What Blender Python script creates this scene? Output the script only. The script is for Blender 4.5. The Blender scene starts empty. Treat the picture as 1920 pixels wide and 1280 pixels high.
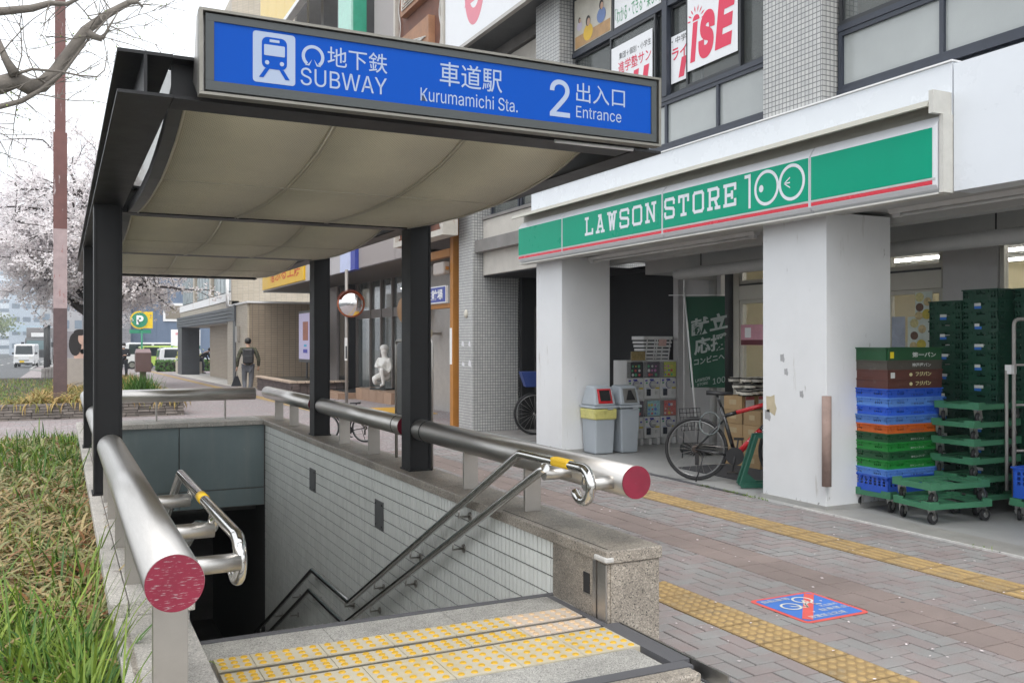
import bpy, bmesh, math, random
from mathutils import Vector, Matrix
random.seed(7)
R = math.radians
scene = bpy.context.scene
# ---------------------------------------------------------------- camera
F = 1710.0; CH = 1.5; V0 = 641.0
TH = math.atan(845 / F); SN, CS = math.sin(TH), math.cos(TH)
cam_d = bpy.data.cameras.new('camera'); cam = bpy.data.objects.new('camera', cam_d)
scene.collection.objects.link(cam); scene.camera = cam
cam_d.sensor_width = 36; cam_d.lens = F / 1920 * 36; cam_d.shift_y = 0.0005
cam_d.clip_start = 0.05; cam_d.clip_end = 3000
cam.location = (0, 0, CH); cam.rotation_euler = (R(90), 0, -TH)
# ---------------------------------------------------------------- world: bright overcast sky
w = bpy.data.worlds.new('World'); scene.world = w; w.use_nodes = True
nt = w.node_tree; nt.nodes.clear()
sky = nt.nodes.new('ShaderNodeTexSky'); sky.sky_type = 'NISHITA'; sky.sun_disc = False
SUN_EL, SUN_AZ = R(58), R(200)
sky.sun_elevation = SUN_EL; sky.sun_rotation = SUN_AZ; sky.air_density = 1.0; sky.dust_density = 4.0
hs = nt.nodes.new('ShaderNodeHueSaturation'); hs.inputs['Saturation'].default_value = 0.25
bg = nt.nodes.new('ShaderNodeBackground'); bg.inputs['Strength'].default_value = 0.07
bg2 = nt.nodes.new('ShaderNodeBackground'); bg2.inputs['Color'].default_value = (0.93, 0.965, 1, 1); bg2.inputs['Strength'].default_value = 0.95
add = nt.nodes.new('ShaderNodeAddShader'); wo = nt.nodes.new('ShaderNodeOutputWorld')
nt.links.new(sky.outputs[0], hs.inputs['Color']); nt.links.new(hs.outputs[0], bg.inputs['Color'])
nt.links.new(bg.outputs[0], add.inputs[0]); nt.links.new(bg2.outputs[0], add.inputs[1]); nt.links.new(add.outputs[0], wo.inputs['Surface'])
sun_d = bpy.data.lights.new('sun', 'SUN'); sun_d.energy = 0.9; sun_d.angle = R(25); sun_d.color = (1, 0.97, 0.92)
sun = bpy.data.objects.new('sun', sun_d); scene.collection.objects.link(sun)
# sky sun_rotation is measured from +Y clockwise seen from above
sd = Vector((math.sin(SUN_AZ) * math.cos(SUN_EL), math.cos(SUN_AZ) * math.cos(SUN_EL), math.sin(SUN_EL)))
sun.rotation_euler = sd.to_track_quat('Z', 'Y').to_euler(); sun.location = (0, 0, 30)
vs = scene.view_settings; vs.view_transform = 'Standard'; vs.look = 'None'; vs.exposure = 0.50; vs.gamma = 1.0; vs.use_curve_mapping = False
try:
    scene.cycles.max_bounces = 7; scene.cycles.diffuse_bounces = 4; scene.cycles.glossy_bounces = 4; scene.cycles.transmission_bounces = 6
    scene.cycles.transparent_max_bounces = 8; scene.cycles.caustics_reflective = False; scene.cycles.caustics_refractive = False
    scene.cycles.use_denoising = True; scene.cycles.sample_clamp_indirect = 8
except Exception: pass
# ---------------------------------------------------------------- pixel -> place helpers
def gz(y): return 0.0 if y < 12 else -0.008 * (y - 12)
def ray(u, v):
    a = (u - 960) / F
    return Vector((SN + a * CS, CS - a * SN, (V0 - v) / F))
def G(u, v, z=0.0):
    r = ray(u, v); t = (z - CH) / r.z; return Vector((t * r.x, t * r.y, z))
def GS(u, v, dz=0.0):
    z = 0.0
    for _ in range(30):
        p = G(u, v, z + dz); z = z * .5 + gz(p.y) * .5
    return G(u, v, z + dz)
def PX(u, v, x):
    r = ray(u, v); t = x / r.x; return Vector((x, t * r.y, CH + t * r.z))
def PY(u, v, y):
    r = ray(u, v); t = y / r.y; return Vector((t * r.x, y, CH + t * r.z))
# ---------------------------------------------------------------- materials
MATS = {}
def mat(name, col, rough=.6, metal=0., var=.12, scale=6., bump=0., bscale=80., spec=.5, orand=0., irand=0., emit=0., alpha=1., trans=0., stretch=None, dirt=None, coat=0.):
    if name in MATS: return MATS[name]
    m = bpy.data.materials.new(name); m.use_nodes = True; MATS[name] = m
    n = m.node_tree.nodes; L = m.node_tree.links; b = n['Principled BSDF']
    b.inputs['Roughness'].default_value = rough; b.inputs['Metallic'].default_value = metal
    b.inputs['Specular IOR Level'].default_value = spec; b.inputs['Coat Weight'].default_value = coat
    if trans: b.inputs['Transmission Weight'].default_value = trans; b.inputs['IOR'].default_value = 1.45
    if alpha < 1: b.inputs['Alpha'].default_value = alpha
    c = (*col, 1)
    tc = n.new('ShaderNodeTexCoord'); mp = n.new('ShaderNodeMapping')
    geo = n.new('ShaderNodeNewGeometry')
    L.new(geo.outputs['Position'], mp.inputs['Vector'])
    if stretch: mp.inputs['Scale'].default_value = stretch
    nz = n.new('ShaderNodeTexNoise'); nz.inputs['Scale'].default_value = scale; nz.inputs['Detail'].default_value = 6; nz.inputs['Roughness'].default_value = .65
    L.new(mp.outputs[0], nz.inputs['Vector'])
    mx = n.new('ShaderNodeMix'); mx.data_type = 'RGBA'
    mx.inputs[6].default_value = (*[max(0, x * (1 - 2 * var)) for x in col], 1); mx.inputs[7].default_value = (*[min(1, x * (1 + 2 * var)) for x in col], 1)
    L.new(nz.outputs['Fac'], mx.inputs[0]); out = mx.outputs[2]
    if orand or irand:
        hsv = n.new('ShaderNodeHueSaturation'); mr = n.new('ShaderNodeMapRange'); ad = n.new('ShaderNodeMath'); ad.operation = 'ADD'
        fr = n.new('ShaderNodeMath'); fr.operation = 'FRACT'
        if orand: oi = n.new('ShaderNodeObjectInfo'); L.new(oi.outputs['Random'], ad.inputs[0])
        else: ad.inputs[0].default_value = 0
        if irand: L.new(geo.outputs['Random Per Island'], ad.inputs[1])
        else: ad.inputs[1].default_value = 0
        L.new(ad.outputs[0], fr.inputs[0]); L.new(fr.outputs[0], mr.inputs['Value'])
        k = orand or irand; mr.inputs['To Min'].default_value = 1 - k; mr.inputs['To Max'].default_value = 1 + k
        L.new(mr.outputs[0], hsv.inputs['Value']); L.new(out, hsv.inputs['Color']); out = hsv.outputs[0]
    if dirt:   # (colour, scale, threshold)
        dn = n.new('ShaderNodeTexNoise'); dn.inputs['Scale'].default_value = dirt[1]; dn.inputs['Detail'].default_value = 8; dn.inputs['Roughness'].default_value = .7
        mp2 = n.new('ShaderNodeMapping'); mp2.inputs['Scale'].default_value = dirt[3] if len(dirt) > 3 else (1, 1, .35); L.new(geo.outputs['Position'], mp2.inputs['Vector']); L.new(mp2.outputs[0], dn.inputs['Vector'])
        dr = n.new('ShaderNodeMapRange'); dr.inputs['From Min'].default_value = dirt[2]; dr.inputs['From Max'].default_value = dirt[2] + (dirt[4] if len(dirt) > 4 else .15)
        L.new(dn.outputs['Fac'], dr.inputs['Value'])
        m2 = n.new('ShaderNodeMix'); m2.data_type = 'RGBA'; m2.inputs[7].default_value = (*dirt[0], 1)
        L.new(dr.outputs[0], m2.inputs[0]); L.new(out, m2.inputs[6]); out = m2.outputs[2]
    L.new(out, b.inputs['Base Color'])
    if emit:
        L.new(out, b.inputs['Emission Color']); b.inputs['Emission Strength'].default_value = emit
    if bump:
        bn = n.new('ShaderNodeTexNoise'); bn.inputs['Scale'].default_value = bscale; bn.inputs['Detail'].default_value = 4
        L.new(mp.outputs[0], bn.inputs['Vector']); bp = n.new('ShaderNodeBump'); bp.inputs['Strength'].default_value = bump; bp.inputs['Distance'].default_value = .01
        L.new(bn.outputs['Fac'], bp.inputs['Height']); L.new(bp.outputs[0], b.inputs['Normal'])
    if metal < .5 and not trans:
        rr = n.new('ShaderNodeMapRange'); rr.inputs['To Min'].default_value = max(.02, rough - .12); rr.inputs['To Max'].default_value = min(1, rough + .12)
        L.new(nz.outputs['Fac'], rr.inputs['Value']); L.new(rr.outputs[0], b.inputs['Roughness'])
    return m
def gridmat(name, c1, c2, cm, bw, bh, mortar=.004, offset=0., rough=.35, bump=.4, bias=0., mottled=.1):
    """small tiles on a wall: too fine to build; grid runs along the wall (X or Y by its normal) and Z"""
    if name in MATS: return MATS[name]
    m = bpy.data.materials.new(name); m.use_nodes = True; MATS[name] = m
    n = m.node_tree.nodes; L = m.node_tree.links; b = n['Principled BSDF']; b.inputs['Roughness'].default_value = rough
    g = n.new('ShaderNodeNewGeometry'); sp = n.new('ShaderNodeSeparateXYZ'); L.new(g.outputs['Position'], sp.inputs[0])
    sn = n.new('ShaderNodeSeparateXYZ'); L.new(g.outputs['Normal'], sn.inputs[0])
    ab = n.new('ShaderNodeMath'); ab.operation = 'ABSOLUTE'; L.new(sn.outputs['X'], ab.inputs[0])
    gt = n.new('ShaderNodeMath'); gt.operation = 'GREATER_THAN'; gt.inputs[1].default_value = .5; L.new(ab.outputs[0], gt.inputs[0])
    mx = n.new('ShaderNodeMix'); L.new(gt.outputs[0], mx.inputs[0]); L.new(sp.outputs['X'], mx.inputs[2]); L.new(sp.outputs['Y'], mx.inputs[3])
    cb = n.new('ShaderNodeCombineXYZ'); L.new(mx.outputs[0], cb.inputs[0]); L.new(sp.outputs['Z'], cb.inputs[1])
    br = n.new('ShaderNodeTexBrick'); br.offset = offset; br.squash = 1; L.new(cb.outputs[0], br.inputs['Vector'])
    br.inputs['Color1'].default_value = (*c1, 1); br.inputs['Color2'].default_value = (*c2, 1); br.inputs['Mortar'].default_value = (*cm, 1)
    br.inputs['Scale'].default_value = 1; br.inputs['Mortar Size'].default_value = mortar; br.inputs['Brick Width'].default_value = bw; br.inputs['Row Height'].default_value = bh
    br.inputs['Bias'].default_value = bias; br.inputs['Mortar Smooth'].default_value = .1
    nz = n.new('ShaderNodeTexNoise'); nz.inputs['Scale'].default_value = 1.3; nz.inputs['Detail'].default_value = 6; L.new(g.outputs['Position'], nz.inputs['Vector'])
    hv = n.new('ShaderNodeHueSaturation'); mr = n.new('ShaderNodeMapRange'); mr.inputs['To Min'].default_value = 1 - 2 * mottled; mr.inputs['To Max'].default_value = 1 + mottled
    L.new(nz.outputs['Fac'], mr.inputs['Value']); L.new(mr.outputs[0], hv.inputs['Value']); L.new(br.outputs['Color'], hv.inputs['Color']); L.new(hv.outputs[0], b.inputs['Base Color'])
    bp = n.new('ShaderNodeBump'); bp.inputs['Strength'].default_value = bump; bp.inputs['Distance'].default_value = .004; bp.invert = True
    L.new(br.outputs['Fac'], bp.inputs['Height']); L.new(bp.outputs[0], b.inputs['Normal'])
    return m
def granite(name, a, bcol, dark, scale=140, rough=.45, stain=None):
    if name in MATS: return MATS[name]
    m = bpy.data.materials.new(name); m.use_nodes = True; MATS[name] = m
    n = m.node_tree.nodes; L = m.node_tree.links; b = n['Principled BSDF']; b.inputs['Roughness'].default_value = rough
    g = n.new('ShaderNodeNewGeometry')
    v1 = n.new('ShaderNodeTexVoronoi'); v1.inputs['Scale'].default_value = scale; L.new(g.outputs['Position'], v1.inputs['Vector'])
    cr = n.new('ShaderNodeValToRGB'); e = cr.color_ramp.elements; e[0].position = .0; e[0].color = (*dark, 1); e[1].position = .22; e[1].color = (*a, 1)
    x = cr.color_ramp.elements.new(.6); x.color = (*bcol, 1); x = cr.color_ramp.elements.new(.9); x.color = (*[min(1, q * 1.35) for q in a], 1)
    sp = n.new('ShaderNodeSeparateColor'); L.new(v1.outputs['Color'], sp.inputs[0]); L.new(sp.outputs[0], cr.inputs['Fac'])
    nz = n.new('ShaderNodeTexNoise'); nz.inputs['Scale'].default_value = 2.2; nz.inputs['Detail'].default_value = 8; nz.inputs['Roughness'].default_value = .7; L.new(g.outputs['Position'], nz.inputs['Vector'])
    hv = n.new('ShaderNodeHueSaturation'); mr = n.new('ShaderNodeMapRange'); mr.inputs['From Min'].default_value = .3; mr.inputs['From Max'].default_value = .7; mr.inputs['To Min'].default_value = .6; mr.inputs['To Max'].default_value = 1.2
    L.new(nz.outputs['Fac'], mr.inputs['Value']); L.new(mr.outputs[0], hv.inputs['Value']); L.new(cr.outputs[0], hv.inputs['Color']); L.new(hv.outputs[0], b.inputs['Base Color'])
    bp = n.new('ShaderNodeBump'); bp.inputs['Strength'].default_value = .15; bp.inputs['Distance'].default_value = .003; L.new(v1.outputs['Distance'], bp.inputs['Height']); L.new(bp.outputs[0], b.inputs['Normal'])
    return m
def layer(m, col, scale, thr, width=.04, stretch=(1, 1, 1), z=None):
    """a stain layer: noise patches of another colour, optionally only within a height band"""
    n = m.node_tree.nodes; L = m.node_tree.links; b = n['Principled BSDF']; src = b.inputs['Base Color'].links[0].from_socket
    g = n.new('ShaderNodeNewGeometry'); mp = n.new('ShaderNodeMapping'); mp.inputs['Scale'].default_value = stretch; L.new(g.outputs['Position'], mp.inputs['Vector'])
    nz = n.new('ShaderNodeTexNoise'); nz.inputs['Scale'].default_value = scale; nz.inputs['Detail'].default_value = 9; nz.inputs['Roughness'].default_value = .68; L.new(mp.outputs[0], nz.inputs['Vector'])
    fac = nz.outputs['Fac']
    if z:
        sp = n.new('ShaderNodeSeparateXYZ'); L.new(g.outputs['Position'], sp.inputs[0]); zr = n.new('ShaderNodeMapRange'); zr.inputs['From Min'].default_value = z[0]; zr.inputs['From Max'].default_value = z[1]; zr.inputs['To Min'].default_value = z[2]; zr.inputs['To Max'].default_value = -.3
        L.new(sp.outputs['Z'], zr.inputs['Value']); ad = n.new('ShaderNodeMath'); ad.operation = 'ADD'; L.new(fac, ad.inputs[0]); L.new(zr.outputs[0], ad.inputs[1]); fac = ad.outputs[0]
    mr = n.new('ShaderNodeMapRange'); mr.inputs['From Min'].default_value = thr; mr.inputs['From Max'].default_value = thr + width; L.new(fac, mr.inputs['Value'])
    mx = n.new('ShaderNodeMix'); mx.data_type = 'RGBA'; mx.inputs[7].default_value = (*col, 1); L.new(mr.outputs[0], mx.inputs[0]); L.new(src, mx.inputs[6]); L.new(mx.outputs[2], b.inputs['Base Color']); return m
def glassmat(name, col, alpha=.35, rough=.04, spec=.8):
    m = mat(name, col, rough=rough, var=.02, spec=spec); m.node_tree.nodes['Principled BSDF'].inputs['Alpha'].default_value = alpha
    return m
# ---------------------------------------------------------------- mesh builder
COL = scene.collection
WO = {}
class MB:
    def __init__(s): s.v = []; s.f = []; s.sm = []
    def add(s, vs_, fs, smooth=False):
        o = len(s.v); s.v += [Vector(p) for p in vs_]; s.f += [tuple(i + o for i in f) for f in fs]; s.sm += [smooth] * len(fs); return s
    def box(s, x0, x1, y0, y1, z0, z1):
        x0, x1 = min(x0, x1), max(x0, x1); y0, y1 = min(y0, y1), max(y0, y1); z0, z1 = min(z0, z1), max(z0, z1)
        return s.add([(x0, y0, z0), (x1, y0, z0), (x1, y1, z0), (x0, y1, z0), (x0, y0, z1), (x1, y0, z1), (x1, y1, z1), (x0, y1, z1)],
                     [(0, 3, 2, 1), (4, 5, 6, 7), (0, 1, 5, 4), (1, 2, 6, 5), (2, 3, 7, 6), (3, 0, 4, 7)])
    def obox(s, M, sx, sy, sz):
        c = [M @ Vector((x * sx / 2, y * sy / 2, z * sz / 2)) for z in (-1, 1) for y in (-1, 1) for x in (-1, 1)]
        return s.add(c, [(0, 2, 3, 1), (4, 5, 7, 6), (0, 1, 5, 4), (1, 3, 7, 5), (3, 2, 6, 7), (2, 0, 4, 6)])
    def bar(s, p, q, wd, ht, up=(0, 0, 1)):
        p, q = Vector(p), Vector(q); d = (q - p); l = d.length; d.normalize(); up = Vector(up)
        a = d.cross(up)
        if a.length < 1e-4: a = d.cross(Vector((1, 0, 0)))
        a.normalize(); b = a.cross(d)
        M = Matrix((( *a, 0), (*d, 0), (*b, 0), (0, 0, 0, 1))).transposed(); M.translation = (p + q) / 2
        return s.obox(M, wd, l, ht)
    def tube(s, path, r, n=10, caps=True, smooth=True):
        P = [Vector(p) for p in path]; k = len(P); rs = r if isinstance(r, (list, tuple)) else [r] * k
        T = [((P[min(i + 1, k - 1)] - P[max(i - 1, 0)]).normalized()) for i in range(k)]
        ref = Vector((0, 0, 1)) if abs(T[0].z) < .9 else Vector((1, 0, 0)); A = T[0].cross(ref).normalized()
        vs_ = []; fs = []
        for i in range(k):
            A = (A - T[i] * A.dot(T[i]))
            if A.length < 1e-5: A = T[i].orthogonal()
            A.normalize(); B = T[i].cross(A)
            vs_ += [P[i] + (A * math.cos(2 * math.pi * j / n) + B * math.sin(2 * math.pi * j / n)) * rs[i] for j in range(n)]
        for i in range(k - 1):
            for j in range(n): fs.append((i * n + j, i * n + (j + 1) % n, (i + 1) * n + (j + 1) % n, (i + 1) * n + j))
        s.add(vs_, fs, smooth)
        if caps:
            o = len(s.v) - len(vs_)
            s.f += [tuple(o + j for j in range(n))[::-1], tuple(o + (k - 1) * n + j for j in range(n))]; s.sm += [False, False]
        return s
    def cyl(s, p, q, r0, r1=None, n=16, caps=True): return s.tube([p, q], [r0, r0 if r1 is None else r1], n, caps)
    def prism(s, pts, ext):
        n = len(pts); e = Vector(ext); p = [Vector(a) for a in pts]
        return s.add(p + [a + e for a in p], [tuple(range(n))[::-1], tuple(range(n, 2 * n))] + [(i, (i + 1) % n, n + (i + 1) % n, n + i) for i in range(n)])
    def lathe(s, c, prof, n=20, M=None):
        vs_ = []; k = len(prof)
        for r, z in prof:
            for j in range(n):
                a = 2 * math.pi * j / n; p = Vector((r * math.cos(a), r * math.sin(a), z)); vs_.append((M @ p if M else p) + Vector(c))
        fs = [(i * n + j, i * n + (j + 1) % n, (i + 1) * n + (j + 1) % n, (i + 1) * n + j) for i in range(k - 1) for j in range(n)]
        return s.add(vs_, fs, True)
    def ball(s, c, rx, ry=None, rz=None, n=12, m=8, M=None):
        ry = ry or rx; rz = rz or rx; vs_ = []; fs = []
        for i in range(m + 1):
            t = math.pi * i / m
            for j in range(n):
                a = 2 * math.pi * j / n; p = Vector((rx * math.sin(t) * math.cos(a), ry * math.sin(t) * math.sin(a), rz * math.cos(t))); vs_.append((M @ p if M else p) + Vector(c))
        for i in range(m):
            for j in range(n): fs.append((i * n + j, (i + 1) * n + j, (i + 1) * n + (j + 1) % n, i * n + (j + 1) % n))
        return s.add(vs_, fs, True)
    def quad(s, a, b, c, d): return s.add([a, b, c, d], [(0, 1, 2, 3)])
    def mesh(s, name, off=None):
        me = bpy.data.meshes.new(name); o = off or Vector((0, 0, 0))
        me.from_pydata([p - o for p in s.v], [], s.f); me.polygons.foreach_set('use_smooth', s.sm); me.update(); return me
    def build(s, name, m, parent=None, label=None, cat=None, group=None, kind=None, local=False, bevel=0, solid=0):
        if parent is not None: off = Vector((0, 0, 0)) if local else WO.get(parent.name, Vector((0, 0, 0)))
        elif local: off = Vector((0, 0, 0))
        else:
            xs = [p.x for p in s.v]; ys = [p.y for p in s.v]; zs = [p.z for p in s.v]
            off = Vector(((min(xs) + max(xs)) / 2, (min(ys) + max(ys)) / 2, min(zs)))
        me = s.mesh(name, off); me.materials.append(m) if m else None
        o = bpy.data.objects.new(name, me); COL.objects.link(o)
        if parent is not None: o.parent = parent; WO[o.name] = off; CH_OF.setdefault(parent.name, []).append(o)
        else: o.location = off; WO[o.name] = off
        if label: o['label'] = label
        if cat: o['category'] = cat
        if group: o['group'] = group
        if kind: o['kind'] = kind
        if bevel:
            b = o.modifiers.new('bevel', 'BEVEL'); b.width = bevel; b.segments = 2; b.limit_method = 'ANGLE'; b.angle_limit = R(40)
        return o
def thing(name, label, cat, loc=(0, 0, 0), group=None, rz=0):
    o = bpy.data.objects.new(name, None); COL.objects.link(o); o.location = loc; o.rotation_euler = (0, 0, rz); o.empty_display_size = .1
    o['label'] = label; o['category'] = cat
    if group: o['group'] = group
    WO[o.name] = Vector(loc); return o
def copy_tree(o, parent=None, loc=None, rz=None, label=None, scale=None):
    c = o.copy(); COL.objects.link(c)
    if parent is not None: c.parent = parent
    if parent is not None: CH_OF.setdefault(parent.name, []).append(c)
    for ch in list(CH_OF.get(o.name, [])): copy_tree(ch, c)
    if loc is not None: c.location = loc
    if rz is not None: c.rotation_euler = (0, 0, rz)
    if label: c['label'] = label
    if scale: c.scale = scale
    return c
CH_OF = {}
def bx(name, m, parent, *b, bevel=0, **k): return MB().box(*b).build(name, m, parent, bevel=bevel, **k)
# text: fitted into a box (centre, width, height) spanned by right / up vectors; converted to meshes in one go at the end
TEXTS = []
def text(body, centre, wd, ht, right, up, m, parent, thick=.002, bold=0., name='lettering', shear=0., local=False, font=None):
    me = bpy.data.meshes.new(name); me.materials.append(m); o = bpy.data.objects.new(name, me); COL.objects.link(o)
    if parent is not None: o.parent = parent; CH_OF.setdefault(parent.name, []).append(o)
    off = Vector((0, 0, 0)) if local else (WO.get(parent.name, Vector((0, 0, 0))) if parent is not None else Vector((0, 0, 0)))
    WO[o.name] = off
    TEXTS.append((o, body, Vector(centre) - off, wd, ht, Vector(right).normalized(), Vector(up).normalized(), thick, bold, shear)); return o
def flush_texts():
    cache = {}; tmp = []
    try: fnt = bpy.data.fonts.load(bpy.utils.system_resource('DATAFILES', path='fonts') + '/Inter.woff2')   # ships with Blender
    except Exception: fnt = None
    for (o, body, c, wd, ht, r, u, th, bold, sh) in TEXTS:
        k = (body, bold, sh)
        if k in cache: continue
        cu = bpy.data.curves.new('t', 'FONT'); cu.body = body; cu.size = 1; cu.offset = bold; cu.shear = sh; cu.resolution_u = 3; cu.align_x = 'CENTER'
        if fnt and body.isascii(): cu.font = fnt
        ob = bpy.data.objects.new('t', cu); COL.objects.link(ob); cache[k] = ob; tmp.append(ob)
    bpy.context.view_layer.update(); dg = bpy.context.evaluated_depsgraph_get()
    done = {}
    for k, ob in cache.items(): done[k] = bpy.data.meshes.new_from_object(ob.evaluated_get(dg))
    for (o, body, c, wd, ht, r, u, th, bold, sh) in TEXTS:
        src = done[(body, bold, sh)]; vs_ = [v.co.copy() for v in src.vertices]
        if not vs_: continue
        x0 = min(v.x for v in vs_); x1 = max(v.x for v in vs_); y0 = min(v.y for v in vs_); y1 = max(v.y for v in vs_)
        n = r.cross(u); sx = wd / max(1e-6, x1 - x0); sy = ht / max(1e-6, y1 - y0)
        pts = [c + r * ((v.x - (x0 + x1) / 2) * sx) + u * ((v.y - (y0 + y1) / 2) * sy) + n * th for v in vs_]
        mats = list(o.data.materials); o.data.from_pydata(pts, [], [tuple(p.vertices) for p in src.polygons]); o.data.update()
    for ob in tmp: bpy.data.objects.remove(ob)
# ================================================================ palette
STEEL = mat('brushed_steel', (.52, .50, .475), rough=.36, metal=1, var=.06, scale=14, stretch=(6, .5, 6), bump=.05, bscale=300)
STEELP = mat('polished_steel', (.66, .65, .63), rough=.10, metal=1, var=.03)
STEELD = mat('post_steel', (.42, .395, .365), rough=.42, metal=1, var=.08)
DARKFRAME = mat('dark_painted_steel', (.013, .013, .0145), rough=.45, var=.25, scale=5, spec=.35, dirt=((.045, .030, .025), 6, .60))
DARKCOL = mat('dark_column_paint', (.011, .011, .012), rough=.5, var=.2, spec=.3)
CEIL = None
GRAN = granite('granite_beige', (.36, .32, .27), (.27, .235, .20), (.05, .047, .045), scale=190, rough=.4)
GRANF = granite('granite_flamed', (.40, .39, .36), (.32, .31, .29), (.12, .12, .12), scale=260, rough=.75)
GRANL = granite('granite_pale', (.50, .47, .43), (.43, .40, .36), (.24, .23, .21), scale=260, rough=.6)
RUBBER = mat('rubber_black', (.018, .018, .019), rough=.7)
BLACKP = mat('black_plastic', (.02, .02, .022), rough=.4)
WHITEP = mat('white_paint', (.80, .80, .80), rough=.5, var=.03)
# ---------------------------------------------------------------- ground materials
def pavermat(name, ca, cb, amt=.5):
    m = bpy.data.materials.new(name); m.use_nodes = True; MATS[name] = m
    n = m.node_tree.nodes; L = m.node_tree.links; b = n['Principled BSDF']; b.inputs['Roughness'].default_value = .82
    g = n.new('ShaderNodeNewGeometry'); oi = n.new('ShaderNodeObjectInfo'); ad = n.new('ShaderNodeMath'); ad.operation = 'ADD'; fr = n.new('ShaderNodeMath'); fr.operation = 'FRACT'
    L.new(g.outputs['Random Per Island'], ad.inputs[0]); L.new(oi.outputs['Random'], ad.inputs[1]); L.new(ad.outputs[0], fr.inputs[0])
    nz = n.new('ShaderNodeTexNoise'); nz.inputs['Scale'].default_value = 6; nz.inputs['Detail'].default_value = 3; L.new(g.outputs['Position'], nz.inputs['Vector'])
    m1 = n.new('ShaderNodeMath'); m1.operation = 'MULTIPLY_ADD'; m1.inputs[1].default_value = 2.2; m1.inputs[2].default_value = -1.1; L.new(nz.outputs['Fac'], m1.inputs[0])
    a2 = n.new('ShaderNodeMath'); a2.operation = 'ADD'; a2.use_clamp = True; L.new(fr.outputs[0], a2.inputs[0]); L.new(m1.outputs[0], a2.inputs[1])
    mx = n.new('ShaderNodeMix'); mx.data_type = 'RGBA'; mx.inputs[6].default_value = (*ca, 1); mx.inputs[7].default_value = (*cb, 1); L.new(a2.outputs[0], mx.inputs[0])
    sp = n.new('ShaderNodeTexNoise'); sp.inputs['Scale'].default_value = 160; sp.inputs['Detail'].default_value = 3; L.new(g.outputs['Position'], sp.inputs['Vector'])
    st = n.new('ShaderNodeTexNoise'); st.inputs['Scale'].default_value = 1.1; st.inputs['Detail'].default_value = 7; L.new(g.outputs['Position'], st.inputs['Vector'])
    mu = n.new('ShaderNodeMath'); mu.operation = 'MULTIPLY'; r1 = n.new('ShaderNodeMapRange'); r1.inputs['To Min'].default_value = .72; r1.inputs['To Max'].default_value = 1.28
    r2 = n.new('ShaderNodeMapRange'); r2.inputs['From Min'].default_value = .3; r2.inputs['From Max'].default_value = .7; r2.inputs['To Min'].default_value = .8; r2.inputs['To Max'].default_value = 1.12
    L.new(sp.outputs['Fac'], r1.inputs['Value']); L.new(st.outputs['Fac'], r2.inputs['Value']); L.new(r1.outputs[0], mu.inputs[0]); L.new(r2.outputs[0], mu.inputs[1])
    hv = n.new('ShaderNodeHueSaturation'); L.new(mu.outputs[0], hv.inputs['Value']); L.new(mx.outputs[2], hv.inputs['Color'])
    # black gum spots
    vo = n.new('ShaderNodeTexVoronoi'); vo.inputs['Scale'].default_value = 3.2; L.new(g.outputs['Position'], vo.inputs['Vector'])
    lt = n.new('ShaderNodeMapRange'); lt.inputs['From Min'].default_value = .045; lt.inputs['From Max'].default_value = .055; lt.inputs['To Min'].default_value = .75; lt.inputs['To Max'].default_value = 0; L.new(vo.outputs['Distance'], lt.inputs['Value'])
    m3 = n.new('ShaderNodeMix'); m3.data_type = 'RGBA'; m3.inputs[7].default_value = (.05, .05, .055, 1); L.new(lt.outputs[0], m3.inputs[0]); L.new(hv.outputs[0], m3.inputs[6])
    L.new(m3.outputs[2], b.inputs['Base Color'])
    bp = n.new('ShaderNodeBump'); bp.inputs['Strength'].default_value = .2; bp.inputs['Distance'].default_value = .004; L.new(sp.outputs['Fac'], bp.inputs['Height']); L.new(bp.outputs[0], b.inputs['Normal'])
    return m
PAVE = pavermat('paver_red_grey', (.255, .25, .245), (.262, .219, .213))
PAVSQ = pavermat('paver_square_brown', (.245, .195, .178), (.225, .18, .165))
JOINT = mat('joint_sand', (.045, .042, .04), rough=.95, var=.3, scale=30)
TACT = mat('tactile_yellow', (.40, .275, .12), rough=.8, var=.16, scale=9, bump=.2, bscale=120, orand=.08, dirt=((.25, .20, .13), 5, .50, (1, 1, 1), .2))
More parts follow.
